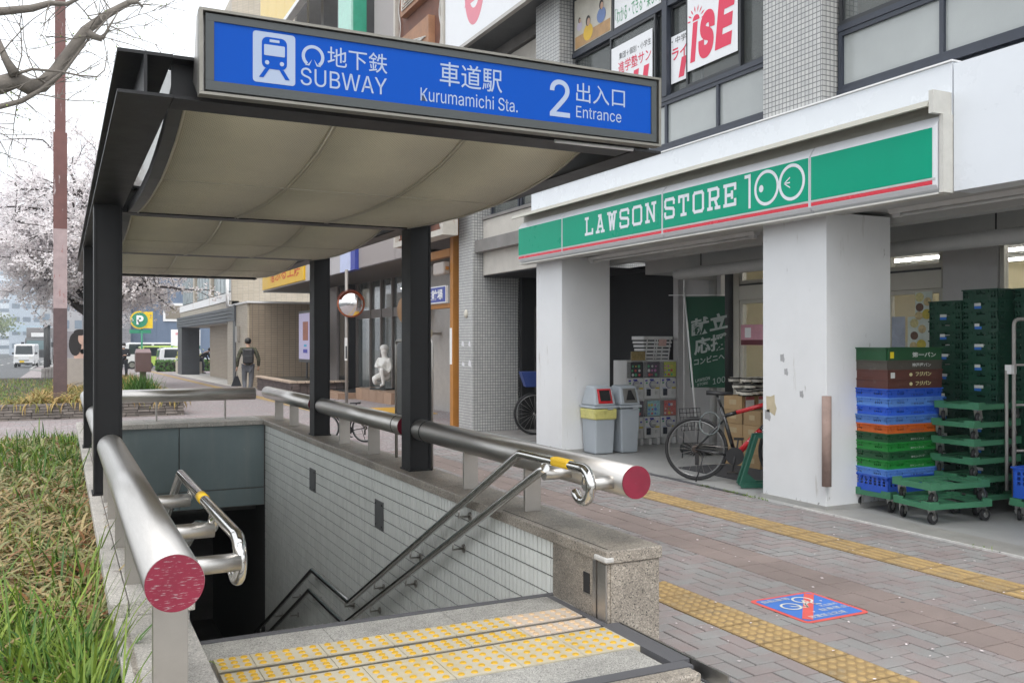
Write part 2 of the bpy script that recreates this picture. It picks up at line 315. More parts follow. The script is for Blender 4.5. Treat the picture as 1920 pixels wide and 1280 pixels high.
def farpave(name):
    m = bpy.data.materials.new(name); m.use_nodes = True; MATS[name] = m
    n = m.node_tree.nodes; L = m.node_tree.links; b = n['Principled BSDF']; b.inputs['Roughness'].default_value = .85
    g = n.new('ShaderNodeNewGeometry'); br = n.new('ShaderNodeTexBrick'); L.new(g.outputs['Position'], br.inputs['Vector']); br.inputs['Scale'].default_value = 1
    br.inputs['Brick Width'].default_value = .2; br.inputs['Row Height'].default_value = .1; br.inputs['Mortar Size'].default_value = .004
    br.inputs['Color1'].default_value = (.27, .255, .255, 1); br.inputs['Color2'].default_value = (.30, .235, .235, 1); br.inputs['Mortar'].default_value = (.13, .12, .12, 1)
    # fallen petals
    vo = n.new('ShaderNodeTexVoronoi'); vo.inputs['Scale'].default_value = 14; L.new(g.outputs['Position'], vo.inputs['Vector'])
    nz = n.new('ShaderNodeTexNoise'); nz.inputs['Scale'].default_value = .5; nz.inputs['Detail'].default_value = 5; L.new(g.outputs['Position'], nz.inputs['Vector'])
    sub = n.new('ShaderNodeMath'); sub.operation = 'MULTIPLY'; sub.inputs[1].default_value = .5; L.new(nz.outputs['Fac'], sub.inputs[0])
    lt = n.new('ShaderNodeMath'); lt.operation = 'LESS_THAN'; L.new(vo.outputs['Distance'], lt.inputs[0]); L.new(sub.outputs[0], lt.inputs[1])
    m2 = n.new('ShaderNodeMath'); m2.operation = 'MULTIPLY'; m2.inputs[1].default_value = .55; L.new(lt.outputs[0], m2.inputs[0])
    mx = n.new('ShaderNodeMix'); mx.data_type = 'RGBA'; mx.inputs[7].default_value = (.62, .56, .57, 1); L.new(m2.outputs[0], mx.inputs[0]); L.new(br.outputs['Color'], mx.inputs[6])
    L.new(mx.outputs[2], b.inputs['Base Color']); return m
FARPAVE = farpave('far_pavement')
ASPH = mat('asphalt', (.105, .108, .112), rough=.9, var=.2, scale=3, bump=.3, bscale=200)
CONC = mat('concrete', (.36, .355, .34), rough=.85, var=.12, scale=4, bump=.15)
CONCD = mat('concrete_dark', (.22, .21, .20), rough=.85, var=.2, scale=3)
SOIL = mat('soil', (.06, .05, .035), rough=1, var=.3, scale=20)
# ---------------------------------------------------------------- ground sheet (hole at the stairwell), level to y=12 then gently downhill
def sheet(mb, x0, x1, y0, y1, dz=0.0, n=1):
    for i in range(n):
        a = y0 + (y1 - y0) * i / n; c = y0 + (y1 - y0) * (i + 1) / n
        mb.quad((x0, a, gz(a) + dz), (x1, a, gz(a) + dz), (x1, c, gz(c) + dz), (x0, c, gz(c) + dz))
    return mb
g = MB()
for xa, xb in ((-400, .25), (.25, 2.5), (2.5, 400)):
    for ya, yb in ((-100, 3.2), (3.2, 12), (12, 12.6), (12.6, 900)):
        if xa == .25 and ya in (3.2, 12): continue
        sheet(g, xa, xb, ya, yb, -.03)
g.build('ground', CONC, kind='structure')
# far pavement beyond the stairwell
fp = MB(); sheet(fp, -1.9, 12, 12.65, 90, -.002, 3); sheet(fp, -2.0, .14, 12, 12.65, -.002); sheet(fp, 2.66, 5.98, 12, 12.65, -.002); 
far_pav = fp.build('pavement_far', FARPAVE, kind='structure')
# ---------------------------------------------------------------- near pavement: herringbone blocks
pv = MB(); pv.box(2.66, 5.98, 1.0, 12.0, -.06, -.012); pave = pv.build('pavement', JOINT, kind='structure')
px0, px1, py0, py1 = 2.655, 5.97, 1.2, 12.0
zones = [(2.655, 3.10), (3.40, 4.05), (4.455, 5.035), (5.345, 5.97)]
gap = .0042
def blk(x0, x1, y0, y1, h=.0):
    return (x0 + gap, x1 - gap, y0 + gap, y1 - gap, h)
blocks = []
ci = lambda a: int(math.floor(a / .1))
for ix in range(ci(px0) - 2, ci(px1) + 2):
    for iy in range(ci(py0) - 2, ci(py1) + 2):
        k = (ix - iy) % 4
        if k == 0: r = (ix * .1, ix * .1 + .2, iy * .1, iy * .1 + .1)
        elif k == 3: r = (ix * .1, ix * .1 + .1, iy * .1, iy * .1 + .2)
        else: continue
        for za, zb, ylo, yhi in [(q[0], q[1], py0, py1) for q in zones] + [(3.10, 3.40, 4.715, py1)]:
            x0, x1 = max(r[0], za), min(r[1], zb); y0, y1 = max(r[2], ylo), min(r[3], yhi)
            if x1 - x0 > .025 and y1 - y0 > .025: blocks.append((x0, x1, y0, y1))
def inview(x, y, z=0, m=.03):
    d = x * SN + y * CS
    if d < .5: return False
    l = x * CS - y * SN; u = 960 + F * l / d; v = V0 - F * (z - CH) / d
    return -1920 * m < u < 1920 * (1 + m) and -1280 * m < v < 1280 * (1 + m)
def dist2(b): x = (b[0] + b[1]) / 2; y = (b[2] + b[3]) / 2; return x * x + y * y
vis = sorted([b for b in blocks if inview((b[0] + b[1]) / 2, (b[2] + b[3]) / 2)], key=dist2)
near = set(vis[:300])
MESHC = {}
def paver_obj(b, m, name='paver', parent=pave):
    sx, sy = round(b[1] - b[0], 3), round(b[3] - b[2], 3); k = (sx, sy, m.name)
    if k not in MESHC:
        q = MB(); hx, hy = sx / 2 - gap, sy / 2 - gap; c = .003
        q.add([(-hx, -hy, -.03), (hx, -hy, -.03), (hx, hy, -.03), (-hx, hy, -.03), (-hx, -hy, -c), (hx, -hy, -c), (hx, hy, -c), (-hx, hy, -c), (-hx + c, -hy + c, 0), (hx - c, -hy + c, 0), (hx - c, hy - c, 0), (-hx + c, hy - c, 0)],
              [(0, 1, 5, 4), (1, 2, 6, 5), (2, 3, 7, 6), (3, 0, 4, 7), (4, 5, 9, 8), (5, 6, 10, 9), (6, 7, 11, 10), (7, 4, 8, 11), (8, 9, 10, 11)])
        MESHC[k] = q.mesh(name); MESHC[k].materials.append(m)
    o = bpy.data.objects.new(name, MESHC[k]); COL.objects.link(o); o.parent = parent
    o.location = Vector(((b[0] + b[1]) / 2, (b[2] + b[3]) / 2, random.uniform(-.0015, .001))) - WO[parent.name]
    o.rotation_euler = (random.uniform(-.006, .006), random.uniform(-.006, .006), random.uniform(-.008, .008)); return o
for b in near: paver_obj(b, PAVE)
rest = MB()
for b in blocks:
    if b in near: continue
    if not inview((b[0] + b[1]) / 2, (b[2] + b[3]) / 2, 0, .15): continue
    h = random.uniform(-.0015, .001); x0, x1, y0, y1 = b[0] + gap, b[1] - gap, b[2] + gap, b[3] - gap
    rest.add([(x0, y0, -.02), (x1, y0, -.02), (x1, y1, -.02), (x0, y1, -.02), (x0, y0, h), (x1, y0, h), (x1, y1, h), (x0, y1, h)], [(4, 5, 6, 7), (0, 1, 5, 4), (3, 0, 4, 7), (1, 2, 6, 5)])
rest.build('pavers', PAVE, pave, kind='stuff')
for i in range(2):
    for j in range(54):
        b = (4.05 + .2025 * i, 4.05 + .2025 * (i + 1), 1.2 + .2 * j, 1.4 + .2 * j); paver_obj(b, PAVSQ, 'square_paver')
# tactile strips
TACTD = mat('tactile_dirty_shaded_base', (.30, .205, .095), rough=.9, var=.25, scale=9, orand=.08, dirt=((.19, .15, .10), 6, .52, (1, 1, 1), .2))  # dirty base, also darkened to paint in shade between domes and bars
def tactile_mesh(dots=True, s=.3, nx=5, ny=5, r=.0215, hd=.0065, dy=None):
    q = MB(); h = s / 2 - .003; hy = (dy or s) / 2 - .0045
    q.box(-h, h, -hy, hy, -.03, 0)
    if dots:
        for i in range(nx):
            for j in range(ny):
                cx = -h + (i + .5) * 2 * h / nx; cy = -hy + (j + .5) * 2 * hy / ny; n = 10
                vs_ = [(cx + r * math.cos(2 * math.pi * k / n), cy + r * math.sin(2 * math.pi * k / n), .0005) for k in range(n)] + [(cx + r * .72 * math.cos(2 * math.pi * k / n), cy + r * .72 * math.sin(2 * math.pi * k / n), hd) for k in range(n)]
                q.add(vs_, [(k, (k + 1) % n, n + (k + 1) % n, n + k) for k in range(n)] + [tuple(range(n, 2 * n))])
    else:
        for i in range(4):
            cx = -h + (i + .5) * 2 * h / 4
            q.add([(cx - .017, -hy + .02, .0005), (cx + .017, -hy + .02, .0005), (cx + .017, hy - .02, .0005), (cx - .017, hy - .02, .0005), (cx - .013, -hy + .026, .0065), (cx + .013, -hy + .026, .0065), (cx + .013, hy - .026, .0065), (cx - .013, hy - .026, .0065)],
                  [(4, 5, 6, 7), (0, 1, 5, 4), (1, 2, 6, 5), (2, 3, 7, 6), (3, 0, 4, 7)])
    me = q.mesh('tactile_tile'); me.materials.append(TACT); me.materials.append(TACTD)
    for pg in me.polygons:
        if pg.index < 6: pg.material_index = 1
    return me
TD = tactile_mesh(True); TBm = tactile_mesh(False)
def put(me, name, x, y, z, parent, rz=0):
    o = bpy.data.objects.new(name, me); COL.objects.link(o); o.parent = parent; o.location = Vector((x, y, z)) - WO[parent.name]; o.rotation_euler = (0, 0, rz); return o
yy = 4.413 - .3 * 10
for j in range(12): put(TD, 'tactile_dot_tile', 3.25, yy + .3 * j - .15, .001, pave)
for j in range(36): put(TBm, 'tactile_bar_tile', 5.19, 1.35 + .3 * j, .001, pave)
ts = MB()
for j in range(70): sheet(ts, 5.04, 5.34, 12 + .9 * j, 12 + .9 * j + .89, .004)
ts.build('tactile_strip', TACT, far_pav)
# painted no bicycle parking sign on the blocks
BLUEP = mat('road_paint_blue', (.055, .17, .52), rough=.8, var=.1); REDP = mat('road_paint_red', (.62, .10, .085), rough=.8, var=.12); WHP = mat('road_paint_white', (.6, .6, .55), rough=.8, var=.12)
np_ = thing('ground_sign', 'square blue and red painted no bicycle parking sign on the paving blocks', 'ground sign', (3.795, 3.89, .004))
def rrect(cx, cy, hw, hh, r, z, n=5):
    P = []
    for sx, sy, a0 in ((1, 1, 0), (-1, 1, 90), (-1, -1, 180), (1, -1, 270)):
        for i in range(n + 1):
            a = R(a0 + 90 * i / n); P.append((cx + sx * (hw - r) + r * math.cos(a), cy + sy * (hh - r) + r * math.sin(a), z))
    return P
MB().prism(rrect(3.795, 3.89, .235, .235, .04, .0015), (0, 0, .0015)).build('red_border', REDP, np_)
MB().prism(rrect(3.795, 3.89, .208, .208, .02, .0032), (0, 0, .0012)).build('blue_field', BLUEP, np_)
def gl(a, b): return (3.795 + a, 3.89 + b, .0056)
MB().prism([gl(-.205, -.165), gl(-.165, -.205), gl(.205, .165), gl(.165, .205)], (0, 0, .0006)).build('red_bar', REDP, np_)
# bicycle pictogram: read from the shop side (up = -x... painted facing the walker from the right)
bi = MB()
def ring(mb, c, r, w_, z, n=24, zt=.0004):
    vs_ = [(c[0] + (r - w_ * k) * math.cos(2 * math.pi * i / n), c[1] + (r - w_ * k) * math.sin(2 * math.pi * i / n), z) for k in (0, 1) for i in range(n)]
    mb.add(vs_, [(i, (i + 1) % n, n + (i + 1) % n, n + i) for i in range(n)])
ring(bi, gl(-.095, .035)[:2], .062, .014, .0066); ring(bi, gl(.055, .105)[:2], .062, .014, .0066)
for a, b in ((( -.095, .035), (-.02, -.02)), ((-.02, -.02), (.055, .105)), ((.055, .105), (.07, 0)), ((-.02, -.02), (.0, .03)), ((.06, .02), (.10, .0)), ((.0, .03), (.07, .06))):
    p, q = Vector(gl(*a)), Vector(gl(*b)); d = (q - p).normalized() * .006; nrm = Vector((-d.y, d.x, 0)); p.z = q.z = .0068
    bi.quad(p - nrm, q - nrm, q + nrm, p + nrm)
bi.build('bicycle_mark', WHP, np_)
rt, upv = Vector((1, 0, 0)), Vector((0, 1, 0))
text('自転車等', gl(-.09, .165), .20, .045, rt, upv, WHP, np_, .0012)
text('駐車禁止', gl(.10, -.09), .20, .045, rt, upv, WHP, np_, .0012)
text('放置禁止区域', gl(-.02, -.165), .26, .045, rt, upv, WHP, np_, .0012)
text('名古屋市', gl(.12, -.03), .13, .035, rt, upv, WHP, np_, .0012)
# road, kerb, lane marks
edge = [(-2.2, -60), (-2.2, 38), (-.9, 47), (-.7, 64), (-2.0, 72), (-2.0, 600)]
rd = MB()
for (xa, ya), (xb, yb) in zip(edge, edge[1:]):
    for i in range(4):
        t0, t1 = i / 4, (i + 1) / 4; X0, X1 = xa + (xb - xa) * t0, xa + (xb - xa) * t1; Y0, Y1 = ya + (yb - ya) * t0, ya + (yb - ya) * t1
        for c0, c1 in ((Y0, min(Y1, 12)), (max(Y0, 12), Y1)):
            if c1 > c0: rd.quad((-26, c0, gz(c0) - .016), (X0 if Y0 == c0 else X0, c0, gz(c0) - .016), (X1, c1, gz(c1) - .016), (-26, c1, gz(c1) - .016))
road = rd.build('road', ASPH, kind='structure')
kb = MB()
for (xa, ya), (xb, yb) in zip(edge, edge[1:]):
    n = max(1, int((yb - ya) / 8))
    for i in range(n):
        t0, t1 = i / n, (i + 1) / n; p = Vector((xa + (xb - xa) * t0 + .07, ya + (yb - ya) * t0, 0)); q = Vector((xa + (xb - xa) * t1 + .07, ya + (yb - ya) * t1, 0)); p.z = gz(p.y) + .04; q.z = gz(q.y) + .04
        kb.bar(p, q, .15, .16)
kb.build('kerb', CONC, kind='structure')
WL = mat('lane_paint', (.62, .62, .6), rough=.7, var=.12)
lm = MB()
for xl in (-5.2, -8.4, -11.6):
    for k in range(16): y = 26 + 12 * k; sheet(lm, xl, xl + .16, y, y + 5, .004)
for k in range(5): sheet(lm, -4.2 + .0 * k, -2.6, 38 + k * 1.4, 38.5 + k * 1.4, .005)
lm.build('lane_markings', WL, kind='structure')
# white petals scattered on the near blocks
ptl = MB(); PET = mat('petal', (.78, .70, .71), rough=.8, var=.05)
for i in range(420):
    x = random.uniform(2.7, 6.0); y = random.uniform(1.6, 16) ** 1.0; r = random.uniform(.006, .013); a = random.random() * 6.3
    if y > 12 and random.random() < .2: continue
    P = [(x + r * math.cos(a + k * 1.57) * (1 if k % 2 else .6), y + r * math.sin(a + k * 1.57) * (1 if k % 2 else .6), .006 + gz(y) + random.random() * .003) for k in range(4)]
    ptl.add(P, [(0, 1, 2, 3)])
ptl.build('fallen_petals', PET, kind='stuff', label='white cherry petals strewn over the paving', cat='petals')
# ================================================================ subway entrance
ZP = .155
RUBSTRIP = mat('grey_rubber_strip', (.10, .10, .108), rough=.65, var=.1)
# raised platform in front of the stairs
plat = thing('entrance_platform', 'raised granite platform with yellow dotted tiles at the top of the subway stairs', 'platform', (1.45, 3.6, 0))
bx('granite_edge_slab', GRANF, plat, .43, 1.10, 4.03, 4.245, -.02, ZP); bx('granite_edge_slab', GRANF, plat, 1.103, 1.70, 4.03, 4.245, -.02, ZP); bx('granite_edge_slab', GRANF, plat, 1.703, 2.36, 4.03, 4.245, -.02, ZP)
bx('nosing_strip', RUBSTRIP, plat, .43, 2.36, 4.248, 4.29, ZP - .06, ZP + .004)
bx('base', CONCD, plat, .43, 2.34, 3.02, 4.03, -.02, ZP - .03)
bx('front_slab', GRANF, plat, .43, 1.3, 3.14, 3.365, 0, ZP - .002, bevel=.004); bx('front_slab', GRANF, plat, 1.303, 2.26, 3.14, 3.365, 0, ZP - .002, bevel=.004)
bx('front_strip', RUBSTRIP, plat, .43, 2.36, 3.07, 3.138, 0, ZP + .001)
bx('step_nosing', GRAN, plat, .43, 2.335, 2.98, 3.068, -.02, ZP + .002, bevel=.012)
bx('side_strip', RUBSTRIP, plat, 2.30, 2.395, 3.142, 3.70, 0, ZP + .0015)
bx('side_strip', RUBSTRIP, plat, 2.39, 2.49, 2.2, 3.20, -.02, ZP - .06)
bx('side_ramp_slab', GRANF, plat, 2.34, 2.389, 2.2, 3.06, -.02, ZP - .065)
bx('steel_trim', STEEL, plat, 2.40, 2.41, 2.9, 3.70, 0, ZP + .004)
bx('lower_step', GRANF, plat, .43, 2.34, 2.6, 2.978, -.03, .02)
bx('wall_side_strip', RUBSTRIP, plat, 2.30, 2.335, 3.70, 4.245, ZP - .03, ZP + .002)
# platform tactile tiles: cream body, yellow domes
CREAM = mat('tactile_cream', (.50, .455, .35), rough=.7, var=.10, scale=5, orand=.04, dirt=((.46, .36, .16), 3.0, .52, (1, 1, 1), .25))
CREAM2 = mat('tactile_cream_worn', (.56, .48, .40), rough=.7, var=.08, scale=5)
YDOT = mat('tactile_dome', (.60, .36, .03), rough=.6, var=.15, scale=5)
YDOT2 = mat('tactile_dome_worn', (.62, .44, .27), rough=.6, var=.15, scale=5)
def dome_mesh(nx, ny, hx, hy, r=.0155, h=.005):
    q = MB()
    for i in range(nx):
        for j in range(ny):
            cx = -hx + (i + .5) * 2 * hx / nx; cy = -hy + (j + .5) * 2 * hy / ny; n = 14
            vs_ = [(cx + r * math.cos(2 * math.pi * k / n), cy + r * math.sin(2 * math.pi * k / n), .0) for k in range(n)] + [(cx + r * .8 * math.cos(2 * math.pi * k / n), cy + r * .8 * math.sin(2 * math.pi * k / n), h) for k in range(n)]
            q.add(vs_, [(k, (k + 1) % n, n + (k + 1) % n, n + k) for k in range(n)] + [tuple(range(n, 2 * n))])
    return q
def plat_row(y0, y1, xs, ny, prow):
    for i, (a, b) in enumerate(zip(xs, xs[1:])):
        worn = i == len(xs) - 2
        q = dome_mesh(max(1, round((b - a) / .06)), ny, (b - a) / 2 - .004, (y1 - y0) / 2 - .003)
        q.v = [p + Vector(((a + b) / 2, (y0 + y1) / 2, ZP)) for p in q.v]; nd = len(q.f)
        q.box(a + .0015, b - .0015, y0 + .0015, y1 - .0015, ZP - .03, ZP)
        t = q.build('tactile_tile', YDOT2 if worn and prow else YDOT, plat); t.data.materials.append(CREAM2 if worn and prow else CREAM)
        for pg in t.data.polygons:
            if pg.index >= nd: pg.material_index = 1
xs = [.585] + [1.72 - .301 * k for k in (3, 2, 1, 0)] + [2.02, 2.303]; xs[0] = .575
plat_row(3.37, 3.672, xs, 5, False)
xs2 = [.575] + [1.63 - .301 * k for k in (3, 2, 1, 0)] + [1.93, 2.30]
plat_row(3.70, 3.832, xs2, 3, True)
plat_row(3.87, 4.028, xs2, 3, True)
bx('drain_strip', STEELD, plat, .575, 2.30, 3.835, 3.868, ZP - .03, ZP - .004); bx('drain_strip', STEELD, plat, .575, 2.30, 3.675, 3.697, ZP - .03, ZP - .003)
# stairs
st = thing('staircase', 'granite stairs going down inside the tiled stairwell', 'stairs', (1.4, 4.3, -.2))
y, z = 4.29, ZP
for k in range(11): z -= .15; bx('step', GRANF, st, .5, 2.36, y, y + .305, z - .4, z); y += .30
yl = y; bx('landing', GRANF, st, .5, 2.36, y, y + 1.35, z - .4, z - .002); y += 1.35
for k in range(12): z -= .15; bx('step', GRANF, st, .5, 2.36, y, y + .305, z - .4, z); y += .30
bx('lower_floor', CONCD, st, .5, 2.36, y, y + 4, z - .2, z - .002)
# right stairwell wall
WT = 2.36; YE = 3.705; YB = 11.95; ZC = .50
TILE = mat('ivory_wall_tile', (.80, .81, .77), rough=.16, var=.05, scale=3, orand=.035, irand=.035, dirt=((.42, .36, .25), 3.2, .655, (1.2, 4, .12)))
GROUT = mat('tile_grout', (.035, .032, .03), rough=.9, var=.2)
rw = thing('stairwell_wall', 'white tiled stairwell wall with granite coping on the shop side of the stairs', 'wall', (2.5, 7.8, 0))
bx('wall_core', GROUT, rw, WT + .008, 2.64, 4.26, 12.62, -4.4, ZC - .062)
bx('wall_core', GROUT, rw, WT + .008, 2.64, 12.62, 17, -4.4, -.7)
bx('granite_panel', GRAN, rw, 2.345, 2.62, 3.712, 4.258, ZP - .05, ZC - .062, bevel=.003)
bx('granite_end_panel', GRAN, rw, 2.36, 2.632, YE, 3.7105, -.02, ZC - .064)
bx('granite_outer_slab', GRAN, rw, 2.625, 2.643, 3.712, 4.6, -.02, ZC - .064)
bx('outer_face', CONC, rw, 2.6405, 2.645, 4.6, 12.62, -.02, ZC - .064)
bx('corner_channel', STEEL, rw, 2.333, 2.351, 3.80, 3.83, ZP, ZC - .05); bx('corner_channel', STEEL, rw, 2.336, 2.346, 3.716, 3.79, ZP, ZC - .07)
bx('socket_recess', RUBBER, rw, 2.342, 2.3449, 3.875, 3.935, ZP + .10, ZP + .20); bx('socket_frame', STEELD, rw, 2.3425, 2.3448, 3.868, 3.942, ZP + .092, ZP + .0995)
MB().box(2.318, 2.37, 3.69, 3.80, ZC - .055, ZC - .028).build('mortar_patch', mat('mortar', (.52, .51, .49), rough=.95, var=.1, bump=.5, bscale=60), rw, bevel=.008)
cy = YE - .012; lens = [1.22, .95, 1.25, 1.3, 1.25, 1.25, 1.0, 1.0]
for i, l in enumerate(lens):
    e = min(cy + l, 12.62); bx('coping_stone', GRAN if i < 1 else mat('granite_coping_dark', (.2, .2, .2)) if False else GRAN, rw, 2.328, 2.652, cy + .002, e - .002, ZC - .06, ZC + random.uniform(-.001, .001), bevel=.005); cy = e
    if cy >= 12.61: break
bx('coping_groove', RUBBER, rw, 2.358, 2.362, YE + .03, 4.9, ZC - .0005, ZC + .0015)
# ivory tiles 50 x 100, flights of vertical pieces
tiles = []
nz_ = 44
for i in range(int((12.0 - 4.262) / .0505)):
    y0 = 4.262 + i * .0505
    for j in range(nz_):
        z1 = ZC - .064 - j * .0985
        if z1 < -3.8: break
        tiles.append((y0, y0 + .0415, z1 - .0905, z1))
def stair_z(y):
    if y < 4.29: return ZP
    if y < yl: return ZP - .15 * (int((y - 4.29) / .3) + 1)
    if y < yl + 1.35: return ZP - 1.65
    return ZP - 1.65 - .15 * (int((y - yl - 1.35) / .3) + 1)
tiles = [t for t in tiles if t[3] > stair_z(t[0])]
tiles.sort(key=lambda t: t[0] + max(0, -t[2]) * .6)
tme = MB().box(-.004, .004, -.02075, .02075, -.04525, .04525).mesh('tile'); tme.materials.append(TILE)
for t in tiles[:300]:
    o = bpy.data.objects.new('tile', tme); COL.objects.link(o); o.parent = rw; o.location = Vector((WT + .004 + random.uniform(-.0006, .0006), (t[0] + t[1]) / 2, (t[2] + t[3]) / 2)) - WO[rw.name]
tr = MB()
for t in tiles[300:]: tr.box(WT + random.uniform(-.0006, .0006), WT + .009, t[0], t[1], t[2], t[3])
tr.build('wall_tiles', TILE, rw, kind='stuff')
PLATE = mat('vent_plate', (.16, .16, .16), rough=.5, metal=.6)
for (ya, yb, za, zb) in ((9.36, 9.6, .03, .205), (7.14, 7.36, .045, .22)):
    p = bx('access_plate', PLATE, rw, WT - .008, WT + .002, ya, yb, za - .09, zb - .03, bevel=.004)
    for yy_ in (ya + .03, yb - .03):
        for zz_ in (za - .06, zb - .06): MB().cyl((WT - .012, yy_, zz_), (WT - .007, yy_, zz_), .008, n=8).build('bolt', RUBBER, p)
# left parapet
lw = thing('parapet_wall', 'low granite coped parapet wall beside the grass bed', 'wall', (.3, 8, 0))
bx('wall_core', CONC, lw, .185, .455, 3.80, 12.62, -4.4, ZC - .062); bx('inner_facing', TILE, lw, .455, .463, 4.0, 12, -4.3, ZC - .064)
bx('wall_core', CONC, lw, .19, .455, 12.62, 17, -4.4, -.7)
cy = 3.79
for i in range(9):
    e = min(cy + [.62, .72, .86, 1.1, 1.2, 1.2, 1.2, 1.2, 1.0][i], 12.62)
    bx('coping_strip', GRANL, lw, .165, .232, cy + .002, e - .002, ZC - .06, ZC, bevel=.004); bx('coping_stone', GRANL, lw, .235, .475, cy + .002, e - .002, ZC - .06, ZC + .001, bevel=.004); cy = e
fw = thing('flank_wall', 'lower granite slab wall under the near end of the left guard rail', 'wall', (.3, 3, 0))
bx('wall_core', GRAN, fw, .19, .425, 2.0, 3.796, -.03, .39); bx('coping_stone', GRANL, fw, .175, .438, 2.72, 3.787, .392, .448, bevel=.005); bx('coping_stone', GRANL, fw, .175, .438, 2.0, 2.716, .392, .447, bevel=.005)
bx('edge_gutter', GRAN, fw, .205, .222, 2.3, 3.74, .446, .4505)
# back parapet with glazed panels
bw = thing('stairwell_end_wall', 'end wall of the stairwell with large blue grey glazed panels and granite coping', 'wall', (1.4, 12.3, 0))
PANEL = mat('blue_grey_panel', (.21, .265, .275), rough=.22, var=.12, scale=1.2, dirt=((.27, .31, .31), 1.6, .5, (3, 1, .25), .3))
bx('wall_core', CONCD, bw, .47, 2.36, 12.0, 12.6, -.60, ZC - .062)
for (a, b) in ((.478, 1.305), (1.317, 2.345)):
    bx('glazed_panel', PANEL, bw, a, b, 11.975, 11.998, -.36, ZC - .066, bevel=.002); bx('glazed_panel', PANEL, bw, a, b, 11.975, 11.998, -.59, -.373, bevel=.002)
cx = .478
for i in range(4): bx('coping_stone', GRANL if i < 9 else GRAN, bw, cx + .002, cx + .46, 11.93, 12.62, ZC - .06, ZC, bevel=.005); cx += .462
MB().box(.47, 2.36, 12.6, 16.5, -.75, -.6).build('tunnel_soffit', CONCD, bw)
MB().box(.47, 2.36, 16.5, 16.6, -4.4, -.6).build('tunnel_end', CONCD, bw)
# ---------------------------------------------------------------- guard rails: thick steel tubes on plate posts
RED = mat('worn_red_cap', (.21, .010, .032), rough=.45, var=.2, scale=10, dirt=((.34, .24, .25), 60, .66, (.5, 1, 2.2), .04))
RED2 = mat('scratched_red_cap', (.22, .012, .036), rough=.45, var=.2, scale=10, dirt=((.36, .28, .29), 130, .57, (.22, 1, 1.6), .05))
ZR = .82; RR = .0815
def guard_rail(label, p, q, posts, cap0=None, cap1=None, zfoot=ZC, pw=.105, name='guard_rail', collars=(), axis='y'):
    p, q = Vector(p), Vector(q); d = (q - p).normalized(); t = thing(name, label, 'guard rail', ((p.x + q.x) / 2, (p.y + q.y) / 2, zfoot), 'thick steel guard rails round the stairwell')
    MB().tube([p, q], RR, 40).build('rail_tube', STEEL, t)
    for end, c in ((p, cap0), (q, cap1)):
        s_ = -1 if end is p else 1
        MB().cyl(end + d * s_ * .0005, end + d * s_ * .006, RR * .985, n=40).build('end_cap', c or STEEL, t)
    for c in collars:
        MB().tube([p + d * c, p + d * (c + .012)], RR + .002, 40).build('collar_ring', RUBBER, t)
    for s_ in posts:
        c = p + d * s_
        if axis == 'y': o = MB().box(c.x - .012, c.x + .012, c.y - pw / 2, c.y + pw / 2, zfoot, ZR - RR * .85) if pw < 0 else MB().box(c.x - pw / 2, c.x + pw / 2, c.y - .012, c.y + .012, zfoot, ZR - RR * .6)
        else: o = MB().box(c.x - .008, c.x + .008, c.y - .04, c.y + .04, zfoot, ZR - RR * .6)
        o.build('post', STEELD, t, bevel=.002)
    return t
XR = 2.5
guard_rail('steel guard rail with red painted end cap nearest the shop', (XR, 3.70, ZR), (XR, 6.66, ZR), (1.09, 2.0), cap0=RED, cap1=STEEL, collars=(2.78,))
guard_rail('steel guard rail between the two dark columns on the shop side', (XR, 6.98, ZR), (XR, 9.62, ZR), (.86, 1.8), cap0=RED, cap1=STEEL, collars=(.16,))
guard_rail('farthest steel guard rail on the shop side behind the second column', (XR, 9.93, ZR), (XR, 12.52, ZR), (1.02, 1.86), cap0=RED, cap1=STEEL)
XL = .287
guard_rail('steel guard rail with scratched red end cap beside the grass', (XL, 2.73, ZR), (XL, 6.45, ZR), (1.35, 2.1, 2.9, 3.5), cap0=RED2, cap1=STEEL)
t = guard_rail('steel guard rail between the two left columns', (XL, 6.72, ZR), (XL, 9.48, ZR), (.9, 1.9), cap0=RED, cap1=STEEL)
guard_rail('farthest steel guard rail on the grass side', (XL, 9.72, ZR), (XL, 12.52, ZR), (1.0, 1.9), cap0=RED, cap1=STEEL)
guard_rail('steel guard rail across the far end of the stairwell', (.30, 12.36, ZR), (2.30, 12.36, ZR), (.78, 1.62), axis='x')
npst = thing('rail_support', 'wide flat steel post standing on the granite under the scratched red cap', 'post', (XL, 2.87, .448)); bx('post', STEELD, npst, XL - .048, XL + .050, 2.85, 2.875, .446, ZR - RR * .8, bevel=.002)
# ---------------------------------------------------------------- handrails
YSTK = mat('yellow_sticker', (.80, .50, .02), rough=.5, var=.05)
def handrail(label, x, big, sgn, pts_u, pts_l, hook):
    t = thing('handrail', label, 'handrail', (x, 5, ZP), 'polished double handrails down the stairs')
    MB().tube(pts_u, .0245, 16).build('upper_rail', STEELP, t); MB().tube(pts_l, .0245, 16).build('lower_rail', STEELP, t)
    for (y_, z_) in hook: MB().cyl((big, y_, z_), (x + sgn * .0, y_, z_), .033, n=18).build('bracket_tube', STEEL, t); MB().cyl((x, y_, z_), (x, y_, z_ + .07), .012, n=8).build('stub', STEELP, t)
    return t
def arc(pts, r=.05, n=5):
    out = [Vector(pts[0])]
    for a, b, c in zip(pts, pts[1:], pts[2:]):
        a, b, c = Vector(a), Vector(b), Vector(c); u, v_ = (a - b), (c - b); k = min(r, u.length * .45, v_.length * .45); p0 = b + u.normalized() * k; p1 = b + v_.normalized() * k
        for i in range(n + 1):
            s_ = i / n; out.append(p0 * (1 - s_) ** 2 + b * 2 * s_ * (1 - s_) + p1 * s_ ** 2)
    out.append(Vector(pts[-1])); return out
xr = 2.27
